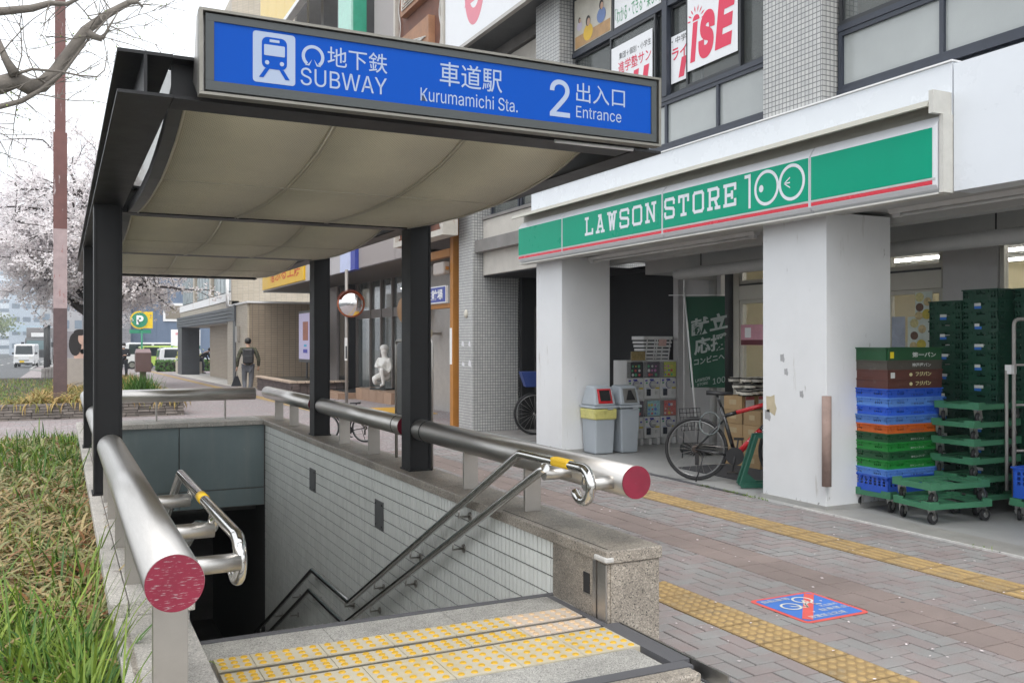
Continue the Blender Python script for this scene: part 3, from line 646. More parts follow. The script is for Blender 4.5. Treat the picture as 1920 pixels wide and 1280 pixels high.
hook = [(xr, 3.80 + .055 * math.sin(a) - .0, .835 + .055 * math.cos(a)) for a in [R(d) for d in range(210, -1, -30)]]
hookr = [(xr, 3.82 - .08 * math.sin(R(d)), .808 + .08 * math.cos(R(d))) for d in range(240, -1, -20)]
up = hookr + arc([(xr, 3.86, .888), (xr, 4.49, .886), (xr, 7.82, -.784), (xr, 9.15, -.80), (xr, 12.6, -2.52)], .02)
lo = arc([(xr, 4.20, .842), (xr, 4.26, .815), (xr, 7.98, -1.02), (xr, 9.26, -1.03), (xr, 12.3, -2.55)], .02)
hr = handrail('polished double handrail on the tiled wall below the shop side guard rail', xr, XR, 1, up, lo, [(3.80, .812), (4.22, .808)])
bx('sticker', YSTK, hr, xr - .0255, xr + .0255, 3.93, 4.11, .866, .9125, bevel=.012)
def wallbr(t, x, xw, y_, z_):
    MB().tube([(x, y_, z_ - .015), (x, y_ + .01, z_ - .07), (xw, y_ + .03, z_ - .075)], .0075, 8).build('wall_bracket', STEEL, t); MB().cyl((xw, y_ + .03, z_ - .075), (xw + (.008 if xw < x else -.008), y_ + .03, z_ - .075), .028, n=14).build('bracket_disc', STEELD, t)
sl = (-.784 - .886) / (7.82 - 4.49)
for y_ in (5.35, 6.25, 7.1): wallbr(hr, xr, WT, y_, .886 + sl * (y_ - 4.49)); wallbr(hr, xr, WT, y_ + .1, .815 + (-1.02 - .815) / (7.98 - 4.26) * (y_ + .1 - 4.26))
for y_ in (7.95, 9.0): wallbr(hr, xr, WT, y_, -.79); wallbr(hr, xr, WT, y_ + .1, -1.025)
for y_ in (10.0, 10.9, 11.8): wallbr(hr, xr, WT, y_, -.80 - .4986 * (y_ - 9.15)); wallbr(hr, xr, WT, y_ + .1, -1.03 - .5 * (y_ + .1 - 9.26))
xl = .585
hookl = [(xl, 3.50 - .08 * math.sin(R(d)), .70 + .08 * math.cos(R(d))) for d in range(240, -1, -20)]
upl = hookl + arc([(xl, 3.54, .78), (xl, 5.28, .78), (xl, 8.3, -.72), (xl, 9.6, -.74), (xl, 12.5, -2.2)], .02)
lol = arc([(xl, 4.02, .78), (xl, 4.10, .70), (xl, 4.6, .62), (xl, 8.4, -1.0), (xl, 9.6, -1.02), (xl, 12.3, -2.4)], .02)
hl = handrail('polished double handrail with yellow band beside the left guard rail', xl, XL, -1, upl, lol, [(3.42, .70), (4.06, .70), (4.87, .70)])
MB().tube([(xl, 4.33, .78), (xl, 4.46, .78)], .0256, 18).build('sticker', YSTK, hl)
# ---------------------------------------------------------------- canopy
cn = thing('canopy', 'dark steel canopy with pale curved perforated ceiling over the subway stairs', 'canopy', (1.39, 8, ZC))
ZB0, ZB1 = 2.40, 2.56
def hbeam(p, q, wd=.17, z0=ZB0, z1=ZB1, tf=.012, name='beam', m=DARKFRAME):
    mb = MB(); p, q = Vector(p), Vector(q)
    for zc_ in (z0 + tf / 2, z1 - tf / 2): mb.bar((p.x, p.y, zc_), (q.x, q.y, zc_), wd, tf)
    mb.bar((p.x, p.y, (z0 + z1) / 2), (q.x, q.y, (z0 + z1) / 2), .012, z1 - z0 - 2 * tf); return mb.build(name, m, cn)
hbeam((.275, 3.57, 0), (.275, 12.95, 0), .19); hbeam((2.50, 3.60, 0), (2.50, 12.95, 0), .15)
hbeam((.372, 3.66, 0), (2.408, 3.66, 0), .17); 
hbeam((.372, 12.86, 0), (2.408, 12.86, 0), .17, z0=2.36)
for yb in (6.76, 9.74): hbeam((.372, yb, 0), (2.408, yb, 0), .15, z0=2.375)
for (yb) in (6.62, 9.6):
    for xc, sg in ((.275, 1), (2.5, 1)):
        mb = MB(); hy = .10
        yc = yb if xc < 1 else yb + .14
        mb.box(xc - .085, xc - .073, yc - hy, yc + hy, ZC, ZB0); mb.box(xc + .073, xc + .085, yc - hy, yc + hy, ZC, ZB0); mb.box(xc - .073, xc + .073, yc - hy + .012, yc - hy + .024, ZC, ZB0)
        c_ = mb.build('column', DARKCOL, cn); bx('base_plate', DARKCOL, c_, xc - .095, xc + .095, yc - hy - .01, yc + hy + .01, ZC, ZC + .012)
bx('roof_sheet', glassmat('milky_roof_sheet', (.75, .76, .74), .45, .5, .3), cn, .36, 2.42, 3.80, 12.7, ZB1 + .001, ZB1 + .012)
# perforated pale ceiling, one curved panel per bay and lane
def ceilmat():
    m = mat('perforated_ceiling', (.74, .70, .59), rough=.62, var=.10, scale=1.6, dirt=((.56, .52, .42), 1.1, .52, (1, .6, 1), .3))
    n = m.node_tree.nodes; L = m.node_tree.links; b = n['Principled BSDF']
    g = n.new('ShaderNodeNewGeometry'); mp = n.new('ShaderNodeMapping'); mp.inputs['Rotation'].default_value = (0, 0, R(45)); mp.inputs['Scale'].default_value = (1, 1, .01); L.new(g.outputs['Position'], mp.inputs['Vector'])
    v = n.new('ShaderNodeTexVoronoi'); v.inputs['Scale'].default_value = 90; v.inputs['Randomness'].default_value = 0; L.new(mp.outputs[0], v.inputs['Vector'])
    lt = n.new('ShaderNodeMath'); lt.operation = 'LESS_THAN'; lt.inputs[1].default_value = .26; L.new(v.outputs['Distance'], lt.inputs[0])
    src = b.inputs['Base Color'].links[0].from_socket; mx = n.new('ShaderNodeMix'); mx.data_type = 'RGBA'; mx.inputs[7].default_value = (.20, .18, .14, 1)
    L.new(lt.outputs[0], mx.inputs[0]); L.new(src, mx.inputs[6]); L.new(mx.outputs[2], b.inputs['Base Color'])
    tl_ = n.new('ShaderNodeBsdfTranslucent'); L.new(mx.outputs[2], tl_.inputs['Color']); ms = n.new('ShaderNodeMixShader'); ms.inputs[0].default_value = .42; L.new(b.outputs[0], ms.inputs[1]); L.new(tl_.outputs[0], ms.inputs[2]); L.new(ms.outputs[0], n['Material Output'].inputs['Surface']); return m
CEIL = ceilmat(); ALU = mat('pale_aluminium_edge', (.52, .48, .40), rough=.5, var=.08)
prof = [(0, 2.545), (.12, 2.528), (.24, 2.505), (.34, 2.482), (.48, 2.445), (.63, 2.415), (.94, 2.376), (1.3, 2.348), (1.83, 2.340), (2.3, 2.352), (2.6, 2.366), (2.96, 2.385)]
lanes = [(.47, 1.112), (1.120, 1.756), (1.764, 2.40)]
for y0 in (3.76, 6.86, 9.84):
    for (a, b) in lanes:
        half = [p for p in prof if p[0] <= 1.3]; half2 = [p for p in prof if p[0] >= 1.3]
        for seg in (half, half2):
            mb = MB(); k = len(seg); vs_ = []
            for (dy, zz) in seg: vs_ += [(a, y0 + dy + (.004 if seg is half2 and dy == 1.3 else 0), zz), (b, y0 + dy + (.004 if seg is half2 and dy == 1.3 else 0), zz), (a, y0 + dy, zz + .012), (b, y0 + dy, zz + .012)]
            fs = []
            for i in range(k - 1):
                o = 4 * i; fs += [(o, o + 4, o + 5, o + 1), (o + 2, o + 3, o + 7, o + 6), (o, o + 2, o + 6, o + 4), (o + 1, o + 5, o + 7, o + 3)]
            mb.add(vs_, fs, True); mb.build('ceiling_panel', CEIL, cn)
    for xs_, wd in ((1.116, .004), (1.76, .004)):
        for dx in (-.009, .009): MB().tube([(xs_ + dx, y0 + dy, zz - .003) for dy, zz in prof], .004, 6).build('seam_bead', ALU, cn)
    MB().tube([(.467, y0 + dy, zz - .003) for dy, zz in prof], .006, 6).build('seam_bead', ALU, cn); MB().tube([(2.404, y0 + dy, zz - .003) for dy, zz in prof], .006, 6).build('seam_bead', ALU, cn)
    MB().tube([(.47, y0 + 1.302, 2.345), (2.40, y0 + 1.302, 2.345)], .003, 6).build('seam_bead', ALU, cn)
    # curved side trims
    for xa, xb in ((.405, .462), (2.41, 2.418)):
        mb = MB(); vs_ = []
        for dy, zz in prof: vs_ += [(xa, y0 + dy, zz - .004), (xb, y0 + dy, zz - .004), (xa, y0 + dy, zz + .05), (xb, y0 + dy, zz + .05)]
        fs = []
        for i in range(len(prof) - 1):
            o = 4 * i; fs += [(o, o + 4, o + 5, o + 1), (o, o + 2, o + 6, o + 4), (o + 1, o + 5, o + 7, o + 3), (o + 2, o + 3, o + 7, o + 6)]
        mb.add(vs_, fs); mb.build('side_trim', mat('canopy_trim', (.10, .10, .105), rough=.45) if xa < 1 else mat('canopy_trim_brown', (.21, .18, .165), rough=.6), cn)
# ---------------------------------------------------------------- blue station sign
sg = thing('station_sign', 'long blue lit subway station sign on the front of the canopy', 'sign', (1.435, 3.42, 2.38))
SGB = mat('sign_blue', (.001, .055, .32), rough=.45, var=.02, spec=.12, emit=.22); SGW = mat('sign_white', (.31, .37, .49), rough=.5, var=.02, spec=.2, emit=.12); SGF = mat('sign_grey_frame', (.05, .057, .058), rough=.4, var=.05)
SGO = mat('sign_outer_frame', (.23, .22, .195), rough=.5, metal=.7, var=.15, scale=8)
YS = 3.40; X0, X1, Z0, Z1 = .440, 2.432, 2.383, 2.692
bx('panel', SGB, sg, .49, 2.385, YS + .012, YS + .03, 2.435, 2.652)
for b in ((.462, 2.412, 2.402, 2.436), (.462, 2.412, 2.650, 2.676), (.462, .4915, 2.4365, 2.6495), (2.3845, 2.412, 2.4365, 2.6495)): bx('inner_frame', SGF, sg, b[0], b[1], YS + .006, YS + .04, b[2], b[3])
for b in ((X0, X1, Z0, Z0 + .010), (X0, X1, Z1 - .010, Z1), (X0, X0 + .012, Z0 + .0105, Z1 - .0105), (X1 - .012, X1, Z0 + .0105, Z1 - .0105)): bx('outer_frame', SGO, sg, b[0], b[1], YS - .002, YS + .05, b[2], b[3])
MB().prism([(X0 + .002, YS + .051, Z0 + .004), (X0 + .002, YS + .051, Z1 - .002), (X0 + .002, YS + .10, Z1 - .002), (X0 + .002, YS + .19, Z0 + .09)], (X1 - X0 - .004, 0, 0)).build('housing', STEEL, sg)
MB().cyl((1.95, YS + .12, 2.385), (2.36, YS + .12, 2.385), .008, n=8).build('cable_pipe', WHITEP, sg)
rx, uz = Vector((1, 0, 0)), Vector((0, 0, 1)); ysf = YS + .0118
def stx(body, x0, x1, z0, z1, bold=0.): text(body, ((x0 + x1) / 2, ysf, (z0 + z1) / 2), x1 - x0, z1 - z0, rx, uz, SGW, sg, .0012, bold)
def rr2(x0, x1, z0, z1, r, y): return [(p[0], y, p[1]) for p in [(a[0], a[1]) for a in rrect((x0 + x1) / 2, (z0 + z1) / 2, (x1 - x0) / 2, (z1 - z0) / 2, r, 0)]]
def face(pts, m, name, dy=0.): MB().prism([(p[0], p[1] - dy, p[2]) for p in pts], (0, .0006, 0)).build(name, m, sg)
face(rr2(.628, .783, 2.453, 2.640, .012, ysf), SGW, 'train_pictogram', .0012)
face(rr2(.660, .752, 2.506, 2.622, .022, ysf), SGB, 'train_body', .0026)
face(rr2(.668, .744, 2.554, 2.594, .004, ysf), SGW, 'train_window', .004); face(rr2(.688, .724, 2.604, 2.614, .001, ysf), SGW, 'train_headboard', .004)
for cxp in (.679, .733): face([(cxp + .008 * math.cos(a * .4488), ysf, 2.528 + .008 * math.sin(a * .4488)) for a in range(14)], SGW, 'train_lamp', .004)
for s_ in (-1, 1): face([(.706 + s_ * .018, ysf, 2.506), (.706 + s_ * .034, ysf, 2.506), (.706 + s_ * .056, ysf, 2.472), (.706 + s_ * .040, ysf, 2.472)], SGB, 'rail_mark', .0026)
# round emblem
n = 26; vo_, vi_ = [], []
for i in range(n + 1):
    a = R(-52 + 284 * i / n); vo_.append((.850 + .043 * math.cos(a), ysf, 2.573 + .043 * math.sin(a))); vi_.append((.850 + .031 * math.cos(a), ysf, 2.573 + .031 * math.sin(a)))
em = MB()
for i in range(n): em.prism([vo_[i], vo_[i + 1], vi_[i + 1], vi_[i]], (0, -.0012, 0))
for s_ in (-1, 1): em.prism([(.850 + s_ * .004, ysf, 2.562), (.850 + s_ * .014, ysf, 2.538), (.850 + s_ * .031, ysf, 2.538), (.850 + s_ * .016, ysf, 2.545)], (0, -.0012, 0))
em.build('emblem', SGW, sg)
stx('地下鉄', .905, 1.142, 2.545, 2.622, .003); stx('SUBWAY', .803, 1.140, 2.462, 2.528, .0)
stx('車道駅', 1.362, 1.640, 2.530, 2.628, .003); stx('Kurumamichi Sta.', 1.280, 1.712, 2.458, 2.512, 0)
stx('2', 1.865, 1.964, 2.463, 2.622, .006); stx('出入口', 1.995, 2.245, 2.538, 2.622, .001); stx('Entrance', 1.995, 2.226, 2.470, 2.520, 0)
# map board behind the first right column
mbd = thing('notice_board', 'back of a grey notice board in a steel tube frame behind the dark column', 'notice board', (2.6, 6.95, ZC))
bx('board', mat('board_back', (.055, .058, .055), rough=.3, var=.2, scale=2), mbd, 2.60, 2.615, 6.72, 7.5, .84, 1.49)
MB().tube(arc([(2.607, 6.70, ZC), (2.607, 6.70, 1.51), (2.607, 7.54, 1.51), (2.607, 7.54, ZC)], .04), .014, 12).build('tube_frame', STEEL, mbd)
bx('lower_plate', mat('board_lower', (.16, .14, .12), rough=.5), mbd, 2.60, 2.612, 6.73, 6.99, ZC, .83)
# ================================================================ shop building (white columns, mosaic upper floor)
WCOL = mat('white_column_paint', (.74, .75, .76), rough=.6, var=.04, scale=2.5, bump=.08, bscale=30, dirt=((.34, .33, .31), 9, .67, (1.5, 1.5, .5), .05))
layer(WCOL, (.46, .44, .40), 5, .63, .10, (1.6, 1.6, .22)); layer(WCOL, (.33, .32, .31), 14, .705, .02, (1, 1, .35)); layer(WCOL, (.22, .215, .21), 22, .74, .03, (1, 1, .6), (0, .30, .22)); layer(WCOL, (.50, .45, .33), 2.2, .715, .015)
WPAN = mat('white_panel', (.70, .73, .77), rough=.28, var=.03, scale=1.5)
WSOF = mat('soffit_white', (.50, .50, .49), rough=.7, var=.06)
STUC = mat('beige_stucco', (.56, .53, .48), rough=.9, var=.10, scale=4, bump=.7, bscale=90)
MOSA = gridmat('grey_mosaic', (.54, .54, .52), (.45, .455, .45), (.15, .15, .155), .048, .048, mortar=.0045, rough=.4, bump=.3)
MOSL = MOSA
WFR = mat('navy_window_frame', (.030, .036, .052), rough=.45, var=.2, scale=8, dirt=((.45, .45, .45), 30, .73, (1, 1, 4), .02))
WFR2 = mat('black_window_frame', (.02, .022, .026), rough=.4)
GLASS = glassmat('window_glass', (.16, .175, .17), .42)
FROST = mat('frosted_glass', (.33, .35, .345), rough=.12, var=.10, scale=1.2, spec=.7)
INT_B = mat('interior_beige', (.42, .37, .27), rough=.8, var=.08, scale=2)
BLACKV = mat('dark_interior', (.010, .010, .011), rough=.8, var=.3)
b = thing('shop_building', 'building with white columns below and grey mosaic piers with dark windows above', 'building', (7.5, 8, 0))
def bb(name, m, *a, **k): return bx(name, m, b, *a, **k)
for (x0, x1, y0, y1) in ((6.09, 6.86, 10.80, 11.54), (6.115, 6.92, 6.05, 6.87), (6.115, 6.92, 1.0, 1.85)):
    c = bb('column', WCOL, x0, x1, y0, y1, -.03, 2.66, bevel=.006); bx('column_foot', CONC, c, x0 - .012, x1 + .012, y0 - .012, y1 + .012, -.03, .035)
    bb('mosaic_pier', MOSA, x0 - .02, x0 + .42, y0 + .03, y1 - .03, 3.0, 9.2)
bb('mosaic_pier', MOSA, 6.2, 7.05, 14.04, 14.63, -.1, 9.2)
bb('ceiling_slab', WSOF, 6.02, 8.5, -2, 11.55, 2.70, 2.80); bb('edge_beam', WSOF, 6.06, 6.30, -2, 11.60, 2.640, 2.6985)
bb('ceiling_beam', WSOF, 6.95, 7.15, -2, 11.3, 2.60, 2.699); bb('ceiling_beam', WSOF, 7.8, 8.29, -2, 11.3, 2.50, 2.699)
bb('stucco_block', STUC, 6.39, 7.0, 11.56, 14.035, 2.62, 3.55, bevel=.01); bb('block_sill', CONCD, 6.36, 7.0, 11.56, 14.02, 3.552, 3.60)
bb('white_fascia', WPAN, 5.99, 6.20, 4.668, 11.50, 3.20, 3.60); bb('fascia_cap', WHITEP, 5.975, 6.20, 4.66, 11.51, 3.602, 3.615)
bb('white_end_panel', WPAN, 5.985, 6.20, 3.3, 4.655, 2.625, 3.58, bevel=.003); bb('white_end_panel', WPAN, 5.985, 6.20, 0, 3.295, 2.625, 3.58, bevel=.003)
bb('upper_wall', MOSA, 6.5, 6.7, -2, 14.63, 6.32, 9.2); bb('floor_slab', CONCD, 6.24, 9.5, -2, 14.6, 3.0, 3.2); bb('roof_slab', CONCD, 6.2, 9.5, -2, 14.6, 9.2, 9.4); bb('upper_floor_slab', CONCD, 6.42, 9.5, -2, 14.6, 6.15, 6.318)
bb('back_room_wall', INT_B, 8.6, 8.65, -2, 14.6, 3.21, 6.14); bb('north_wall', MOSA, 7.06, 12, 14.4, 14.63, -.1, 9.2)
bb('shop_floor', mat('shop_floor_concrete', (.33, .33, .325), rough=.5, var=.12, scale=1.5), 6.0, 13, -2, 14.0, -.05, -.006)
bb('edge_grate', mat('drain_metal', (.20, .20, .22), rough=.4, metal=.6), 5.975, 6.045, 7.0, 13.9, -.02, .003); bb('door_mat', mat('dark_floor_mat', (.055, .055, .06), rough=.95), 6.6, 7.7, 7.6, 8.9, -.004, .006)
MB().prism([(5.985, 6.28, .0), (5.985, 2.0, .0), (6.32, 2.0, .0), (6.32, 5.98, .0)], (0, 0, .006)).build('chequer_plate', mat('plate_grey', (.36, .35, .33), rough=.5, metal=.3, bump=.5, bscale=160), b)
bb('worn_white_kerb', mat('worn_white', (.55, .54, .52), rough=.8, var=.2, scale=12, dirt=((.10, .10, .10), 40, .63, (1, 1, 1), .02)), 5.965, 5.984, 2.0, 6.3, -.02, .014)
# windows of the upper floor: each a part with frame and panes
def window(yA, yB, z0, z1, xw, pane, fr=.035, fm=WFR, dep=.07, mull=()):
    w_ = MB(); ya, yb = min(yA, yB), max(yA, yB)
    for q in ((ya, yb, z0, z0 + fr), (ya, yb, z1 - fr, z1), (ya, ya + fr, z0 + fr, z1 - fr), (yb - fr, yb, z0 + fr, z1 - fr)): w_.box(xw, xw + dep, q[0], q[1], q[2], q[3])
    for m_ in mull: w_.box(xw + .002, xw + dep - .002, m_ - fr / 2, m_ + fr / 2, z0 + fr, z1 - fr)
    w_ = w_.build('window', fm, b)
    e = [ya + fr] + sorted(mull) + [yb - fr]
    for p, q in zip(e, e[1:]): bx('pane', pane, w_, xw + .03, xw + .036, p + .001, q - .001, z0 + fr, z1 - fr)
    return w_
XW = 6.26
for (ya, yb, mu) in ((6.87, 10.80, (7.74, 8.665, 9.75)), (1.85, 6.05, (2.9, 3.95, 4.98))):
    bb('spandrel', WFR, XW + .03, XW + .12, ya, yb, 3.56, 3.70)
    for m_ in mu: bb('spandrel_mullion', WFR, XW, XW + .029, m_ - .03, m_ + .03, 3.58, 3.70)
    bb('sill_rail', WFR, XW - .02, XW + .12, ya, yb, 3.702, 3.75)
    window(ya, yb, 3.752, 4.275, XW, FROST, .04, WFR, .08, mu)
    bb('transom', WFR, XW - .01, XW + .12, ya, yb, 4.277, 4.33); bb('transom', WFR, XW - .01, XW + .12, ya, yb, 5.36, 5.42)
bb('mullion', WFR, XW - .02, XW + .10, 8.62, 8.71, 4.332, 6.2)
S1 = window(8.27, 7.36, 4.335, 5.358, XW - .005, GLASS, .03, WFR2, .03); S2 = window(8.62, 8.05, 4.335, 5.358, XW + .04, GLASS, .03, WFR2, .03); S3 = window(7.42, 6.88, 4.335, 5.358, XW + .04, GLASS, .03, WFR2, .03)
S4 = window(9.85, 8.86, 4.335, 5.358, XW - .005, GLASS, .03, WFR2, .03); S5 = window(10.79, 9.80, 4.335, 5.358, XW + .04, GLASS, .03, WFR2, .03); S6 = window(8.90, 8.72, 4.335, 5.358, XW + .04, GLASS, .03, WFR2, .03)
window(10.79, 9.78, 5.42, 6.15, XW, GLASS, .03, WFR2, .05); window(9.77, 8.72, 5.42, 6.15, XW, GLASS, .03, WFR2, .05); window(8.61, 6.88, 5.42, 6.15, XW, GLASS, .03, WFR2, .05)
for (ya, yb) in ((6.04, 4.98), (4.97, 3.9), (3.89, 2.8)): window(ya, yb, 4.335, 5.358, XW, GLASS, .035, WFR2, .05); window(ya, yb, 5.42, 6.15, XW, GLASS, .03, WFR2, .05)
window(12.9, 11.60, 3.61, 5.3, 6.52, GLASS, .05, WFR, .06, (12.3,)); window(14.0, 12.95, 3.61, 5.3, 6.52, GLASS, .05, WFR, .06)
bb('mid_beam', STUC, 6.45, 6.8, 11.56, 14.035, 5.302, 6.1); bb('inner_blind', mat('blind', (.45, .45, .40), rough=.8), 6.7, 6.72, 11.6, 14, 3.6, 5.3)
# store front wall at the back of the arcade
XS = 8.3
FRW = mat('cream_frame', (.50, .48, .42), rough=.5, var=.04); SHW = mat('shop_wall_grey', (.50, .49, .485), rough=.7, var=.05)
bb('shop_wall', SHW, XS, XS + .12, 5.96, 6.585, 0, 2.62); bb('shop_wall', SHW, XS + .06, XS + .18, 10.25, 11.10, 0, 2.699); bb('stone_strip', mat('dark_stone', (.035, .035, .035), rough=.4, var=.4, scale=60), XS - .01, XS + .1, 9.92, 10.08, 0, 2.499)
bb('wall_post', SHW, XS - .05, XS + .05, 11.10, 11.22, 0, 2.699); bb('door_frame', FRW, XS, XS + .12, 9.80, 9.915, 0, 2.499)
bb('sill_wall', FRW, XS, XS + .12, 6.60, 9.795, 0, .85); bb('sill_wall', FRW, XS, XS + .12, -2, 5.955, 0, .85)
bb('lintel', FRW, XS + .001, XS + .12, 6.586, 9.798, 2.62, 2.699) if False else None
bb('lintel', FRW, XS, XS + .12, 6.60, 9.795, 2.07, 2.27); bb('lintel_painted_shadow', BLACKP, XS - .001, XS, 6.60, 9.795, 2.262, 2.285)  # black strip paints a shadow line over the lintel, no gap is cut
SGL = glassmat('shop_glass', (.55, .53, .45), .12)
def swin(ya, yb, z0, z1, mull=()):
    return window(ya, yb, z0, z1, XS + .02, SGL, .045, FRW, .07, mull)
swin(6.60, 9.795, 2.29, 2.499, (7.3, 8.0, 8.9)); swin(6.60, 9.795, .855, 2.065, (7.3, 8.0, 8.9)); swin(5.95, 3.0, .855, 2.62, (4.4,)); swin(2.95, -1.0, .855, 2.62, (1.0,))
bb('shop_interior_wall', mat('shop_cream_wall', (.62, .55, .36), rough=.8, var=.05), 12.4, 12.5, -2, 11.1, 0, 2.7); bb('shop_interior_wall', MATS['shop_cream_wall'], XS + .2, 12.4, 11.1, 11.2, 0, 2.7); bb('shop_ceiling', WSOF, XS + .13, 12.4, -2, 11.1, 2.66, 2.699)
bb('shop_shelf', mat('shop_shelf', (.5, .47, .40), rough=.6, var=.3, scale=7), 9.6, 10.0, 0, 9.5, 0, 1.5); bb('counter', mat('green_counter', (.10, .30, .22), rough=.5), 8.6, 8.9, 7.5, 9.79, .9, .99)
LTUBE = mat('lit_tube', (1, .98, .92), rough=.5, var=0, emit=14.0)
for i, (xx, ya, yb) in enumerate(((9.0, 4.2, 6.6), (9.0, 7.0, 9.4), (10.2, 3.2, 6.0), (10.2, 6.4, 9.2), (11.4, 4, 6.8), (11.4, 7, 9.8))):
    lt = thing('ceiling_lamp', ['lit ceiling tube lamp nearest the shop glass on the right', 'lit ceiling tube lamp behind the arcade poster window', 'second row lit ceiling tube lamp near the window', 'second row lit ceiling tube lamp deep behind the column', 'lit tube lamp at the back right of the shop', 'lit tube lamp at the back left of the shop'][i], 'lamp', (xx, (ya + yb) / 2, 2.6), 'ceiling lamps inside the shop')
    bx('housing', WHITEP, lt, xx - .06, xx + .06, ya, yb, 2.62, 2.655); MB().cyl((xx, ya + .05, 2.60), (xx, yb - .05, 2.60), .018, n=8).build('tube', LTUBE, lt)
# dark entrance hall behind the first column
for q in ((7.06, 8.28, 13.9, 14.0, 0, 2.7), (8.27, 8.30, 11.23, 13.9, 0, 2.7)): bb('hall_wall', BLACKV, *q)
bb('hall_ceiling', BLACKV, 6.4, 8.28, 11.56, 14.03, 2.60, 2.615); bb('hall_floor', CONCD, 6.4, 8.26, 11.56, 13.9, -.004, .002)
HFR = mat('hall_frame', (.05, .048, .045), rough=.6)
for q in ((7.3, 8.1, 13.86, 13.9, 2.02, 2.10), (7.3, 7.38, 13.86, 13.9, 0, 2.02), (8.02, 8.1, 13.86, 13.9, 0, 2.02), (7.3, 8.1, 13.86, 13.9, 1.2, 1.26)): bb('hall_door_frame', HFR, *q)
# pipes, tube lamps under the soffit
PIPE = mat('pipe_grey', (.42, .42, .41), rough=.6, var=.08)
pp = thing('pipework', 'thick grey drain pipe running below the arcade ceiling', 'pipe', (7.6, 8, 2.3))
MB().tube(arc([(7.5, -1, 2.45), (7.5, 10.12, 2.42), (7.62, 10.2, 2.42)], .06), .075, 16).build('long_pipe', PIPE, pp); MB().cyl((8.12, 10.13, 2.42), (8.12, 10.13, 0), .055, n=14).build('down_pipe', PIPE, pp); MB().cyl((7.5, 10.13, 2.42), (8.14, 10.13, 2.42), .07, n=14).build('elbow_pipe', PIPE, pp)
for y_ in (5.4, 7.8, 9.6): MB().cyl((7.5, y_, 2.5), (7.5, y_, 2.70), .008, n=6).build('hanger', RUBBER, pp)
LAMPW = mat('unlit_tube_white', (.62, .62, .61), rough=.4)
for i, (xx, ya, yb) in enumerate(((6.42, 7.3, 10.6), (6.42, 2.2, 5.6))):
    tl = thing('soffit_lamp', ['long unlit tube lamp under the soffit between the two white columns', 'long unlit tube lamp under the soffit right of the near white column'][i], 'lamp', (xx, ya, 2.6), 'unlit tube lamps under the shop soffit')
    MB().prism([(xx - .05, ya, 2.638), (xx + .05, ya, 2.638), (xx + .03, ya, 2.60), (xx - .03, ya, 2.60)], (0, yb - ya, 0)).build('housing', LAMPW, tl); MB().cyl((xx, ya + .1, 2.585), (xx, yb - .1, 2.585), .016, n=8).build('tube', LAMPW, tl)
    for k in (ya + .06, (ya + yb) / 2, yb - .06): bx('socket', LAMPW, tl, xx - .022, xx + .022, k - .04, k + .04, 2.568, 2.605)
# bollard post guard on column 2
gp = MB().tube([(6.09, 6.02, .22), (6.09, 6.02, 1.02)], .042, 20).build('column_guard', mat('brown_guard', (.30, .215, .185), rough=.8, var=.2, scale=9, dirt=((.06, .05, .045), 25, .66, (1, 1, 1), .03)), label='worn brown half pipe guard on the corner of the near white column', cat='column guard')
# old sticker remains and a rusty bell push on the mosaic pier
STKR = mat('torn_sticker', (.68, .68, .70), rough=.7)
for (ya, yb, za, zb) in ((14.40, 14.52, 1.42, 1.52), (14.12, 14.22, 1.42, 1.52), (14.38, 14.5, 1.08, 1.16), (14.10, 14.22, 1.08, 1.2)): MB().prism([(6.198, ya, za), (6.198, yb, za + .02), (6.198, yb - .03, zb), (6.198, ya + .02, zb - .02)], (-.001, 0, 0)).build('sticker_remain', STKR, b)
MB().ball((6.19, 14.3, 1.98), .03, .06, .075).build('bell_push', mat('cream_button', (.55, .52, .45)), b)
# plaster patches on the near column
PLS = mat('bare_plaster', (.50, .43, .30), rough=.9, var=.15)
for (ya, za, s_) in ((6.75, .90, .085), (6.80, .80, .05), (6.35, 1.02, .03), (6.60, 1.35, .035), (6.55, 1.22, .03)):
    n_ = 9; MB().prism([(6.1148, min(6.862, ya + s_ * rk_ * math.cos(i * .698)), za + 1.3 * s_ * rk_ * math.sin(i * .698)) for i, rk_ in enumerate([.8, 1.1, .7, 1.0, .6, .9, 1.1, .7, 1.0])][::-1], (-.0012, 0, 0)).build('plaster_patch', PLS if s_ > .05 else mat('grey_patch', (.36, .36, .37), rough=.8), b)
# ---------------------------------------------------------------- green shop sign
ss = thing('shop_sign', 'long green and white shop sign with red stripe across the arcade front', 'sign', (5.9, 8.2, 2.62))
SGN = mat('shop_green', (.0, .31, .185), rough=.3, var=.04, scale=1.5, spec=.12); SWH = mat('shop_sign_white', (.70, .71, .74), rough=.2, var=.02); SRD = mat('shop_red', (.60, .008, .03), rough=.25, var=.03); SLT = mat('shop_letter', (.66, .70, .74), rough=.3, var=.02)
yb_ = [11.66, 10.385, 8.17, 5.99, 4.70]
for i, (a, c) in enumerate(zip(yb_, yb_[1:])):
    a -= .006; c += .006
    P = [(5.99, 2.622), (5.93, 2.622), (5.885, 2.645), (5.862, 2.675), (5.862, 3.115), (5.915, 3.195), (5.99, 3.195)]
    s0 = MB().prism([(x, c, z) for x, z in P][::-1], (0, a - c, 0)).build('sign_box', SWH, ss)
    e0 = .035 if i == 3 else .012
    bx('green_panel', SGN, ss, 5.857, 5.864, c + e0, a - .012, 2.733, 3.108); bx('red_stripe', SRD, ss, 5.857, 5.864, c + e0, a - .012, 2.682, 2.712); bx('trim_line', STEEL, ss, 5.858, 5.864, c + .008, a - .008, 2.716, 2.729)
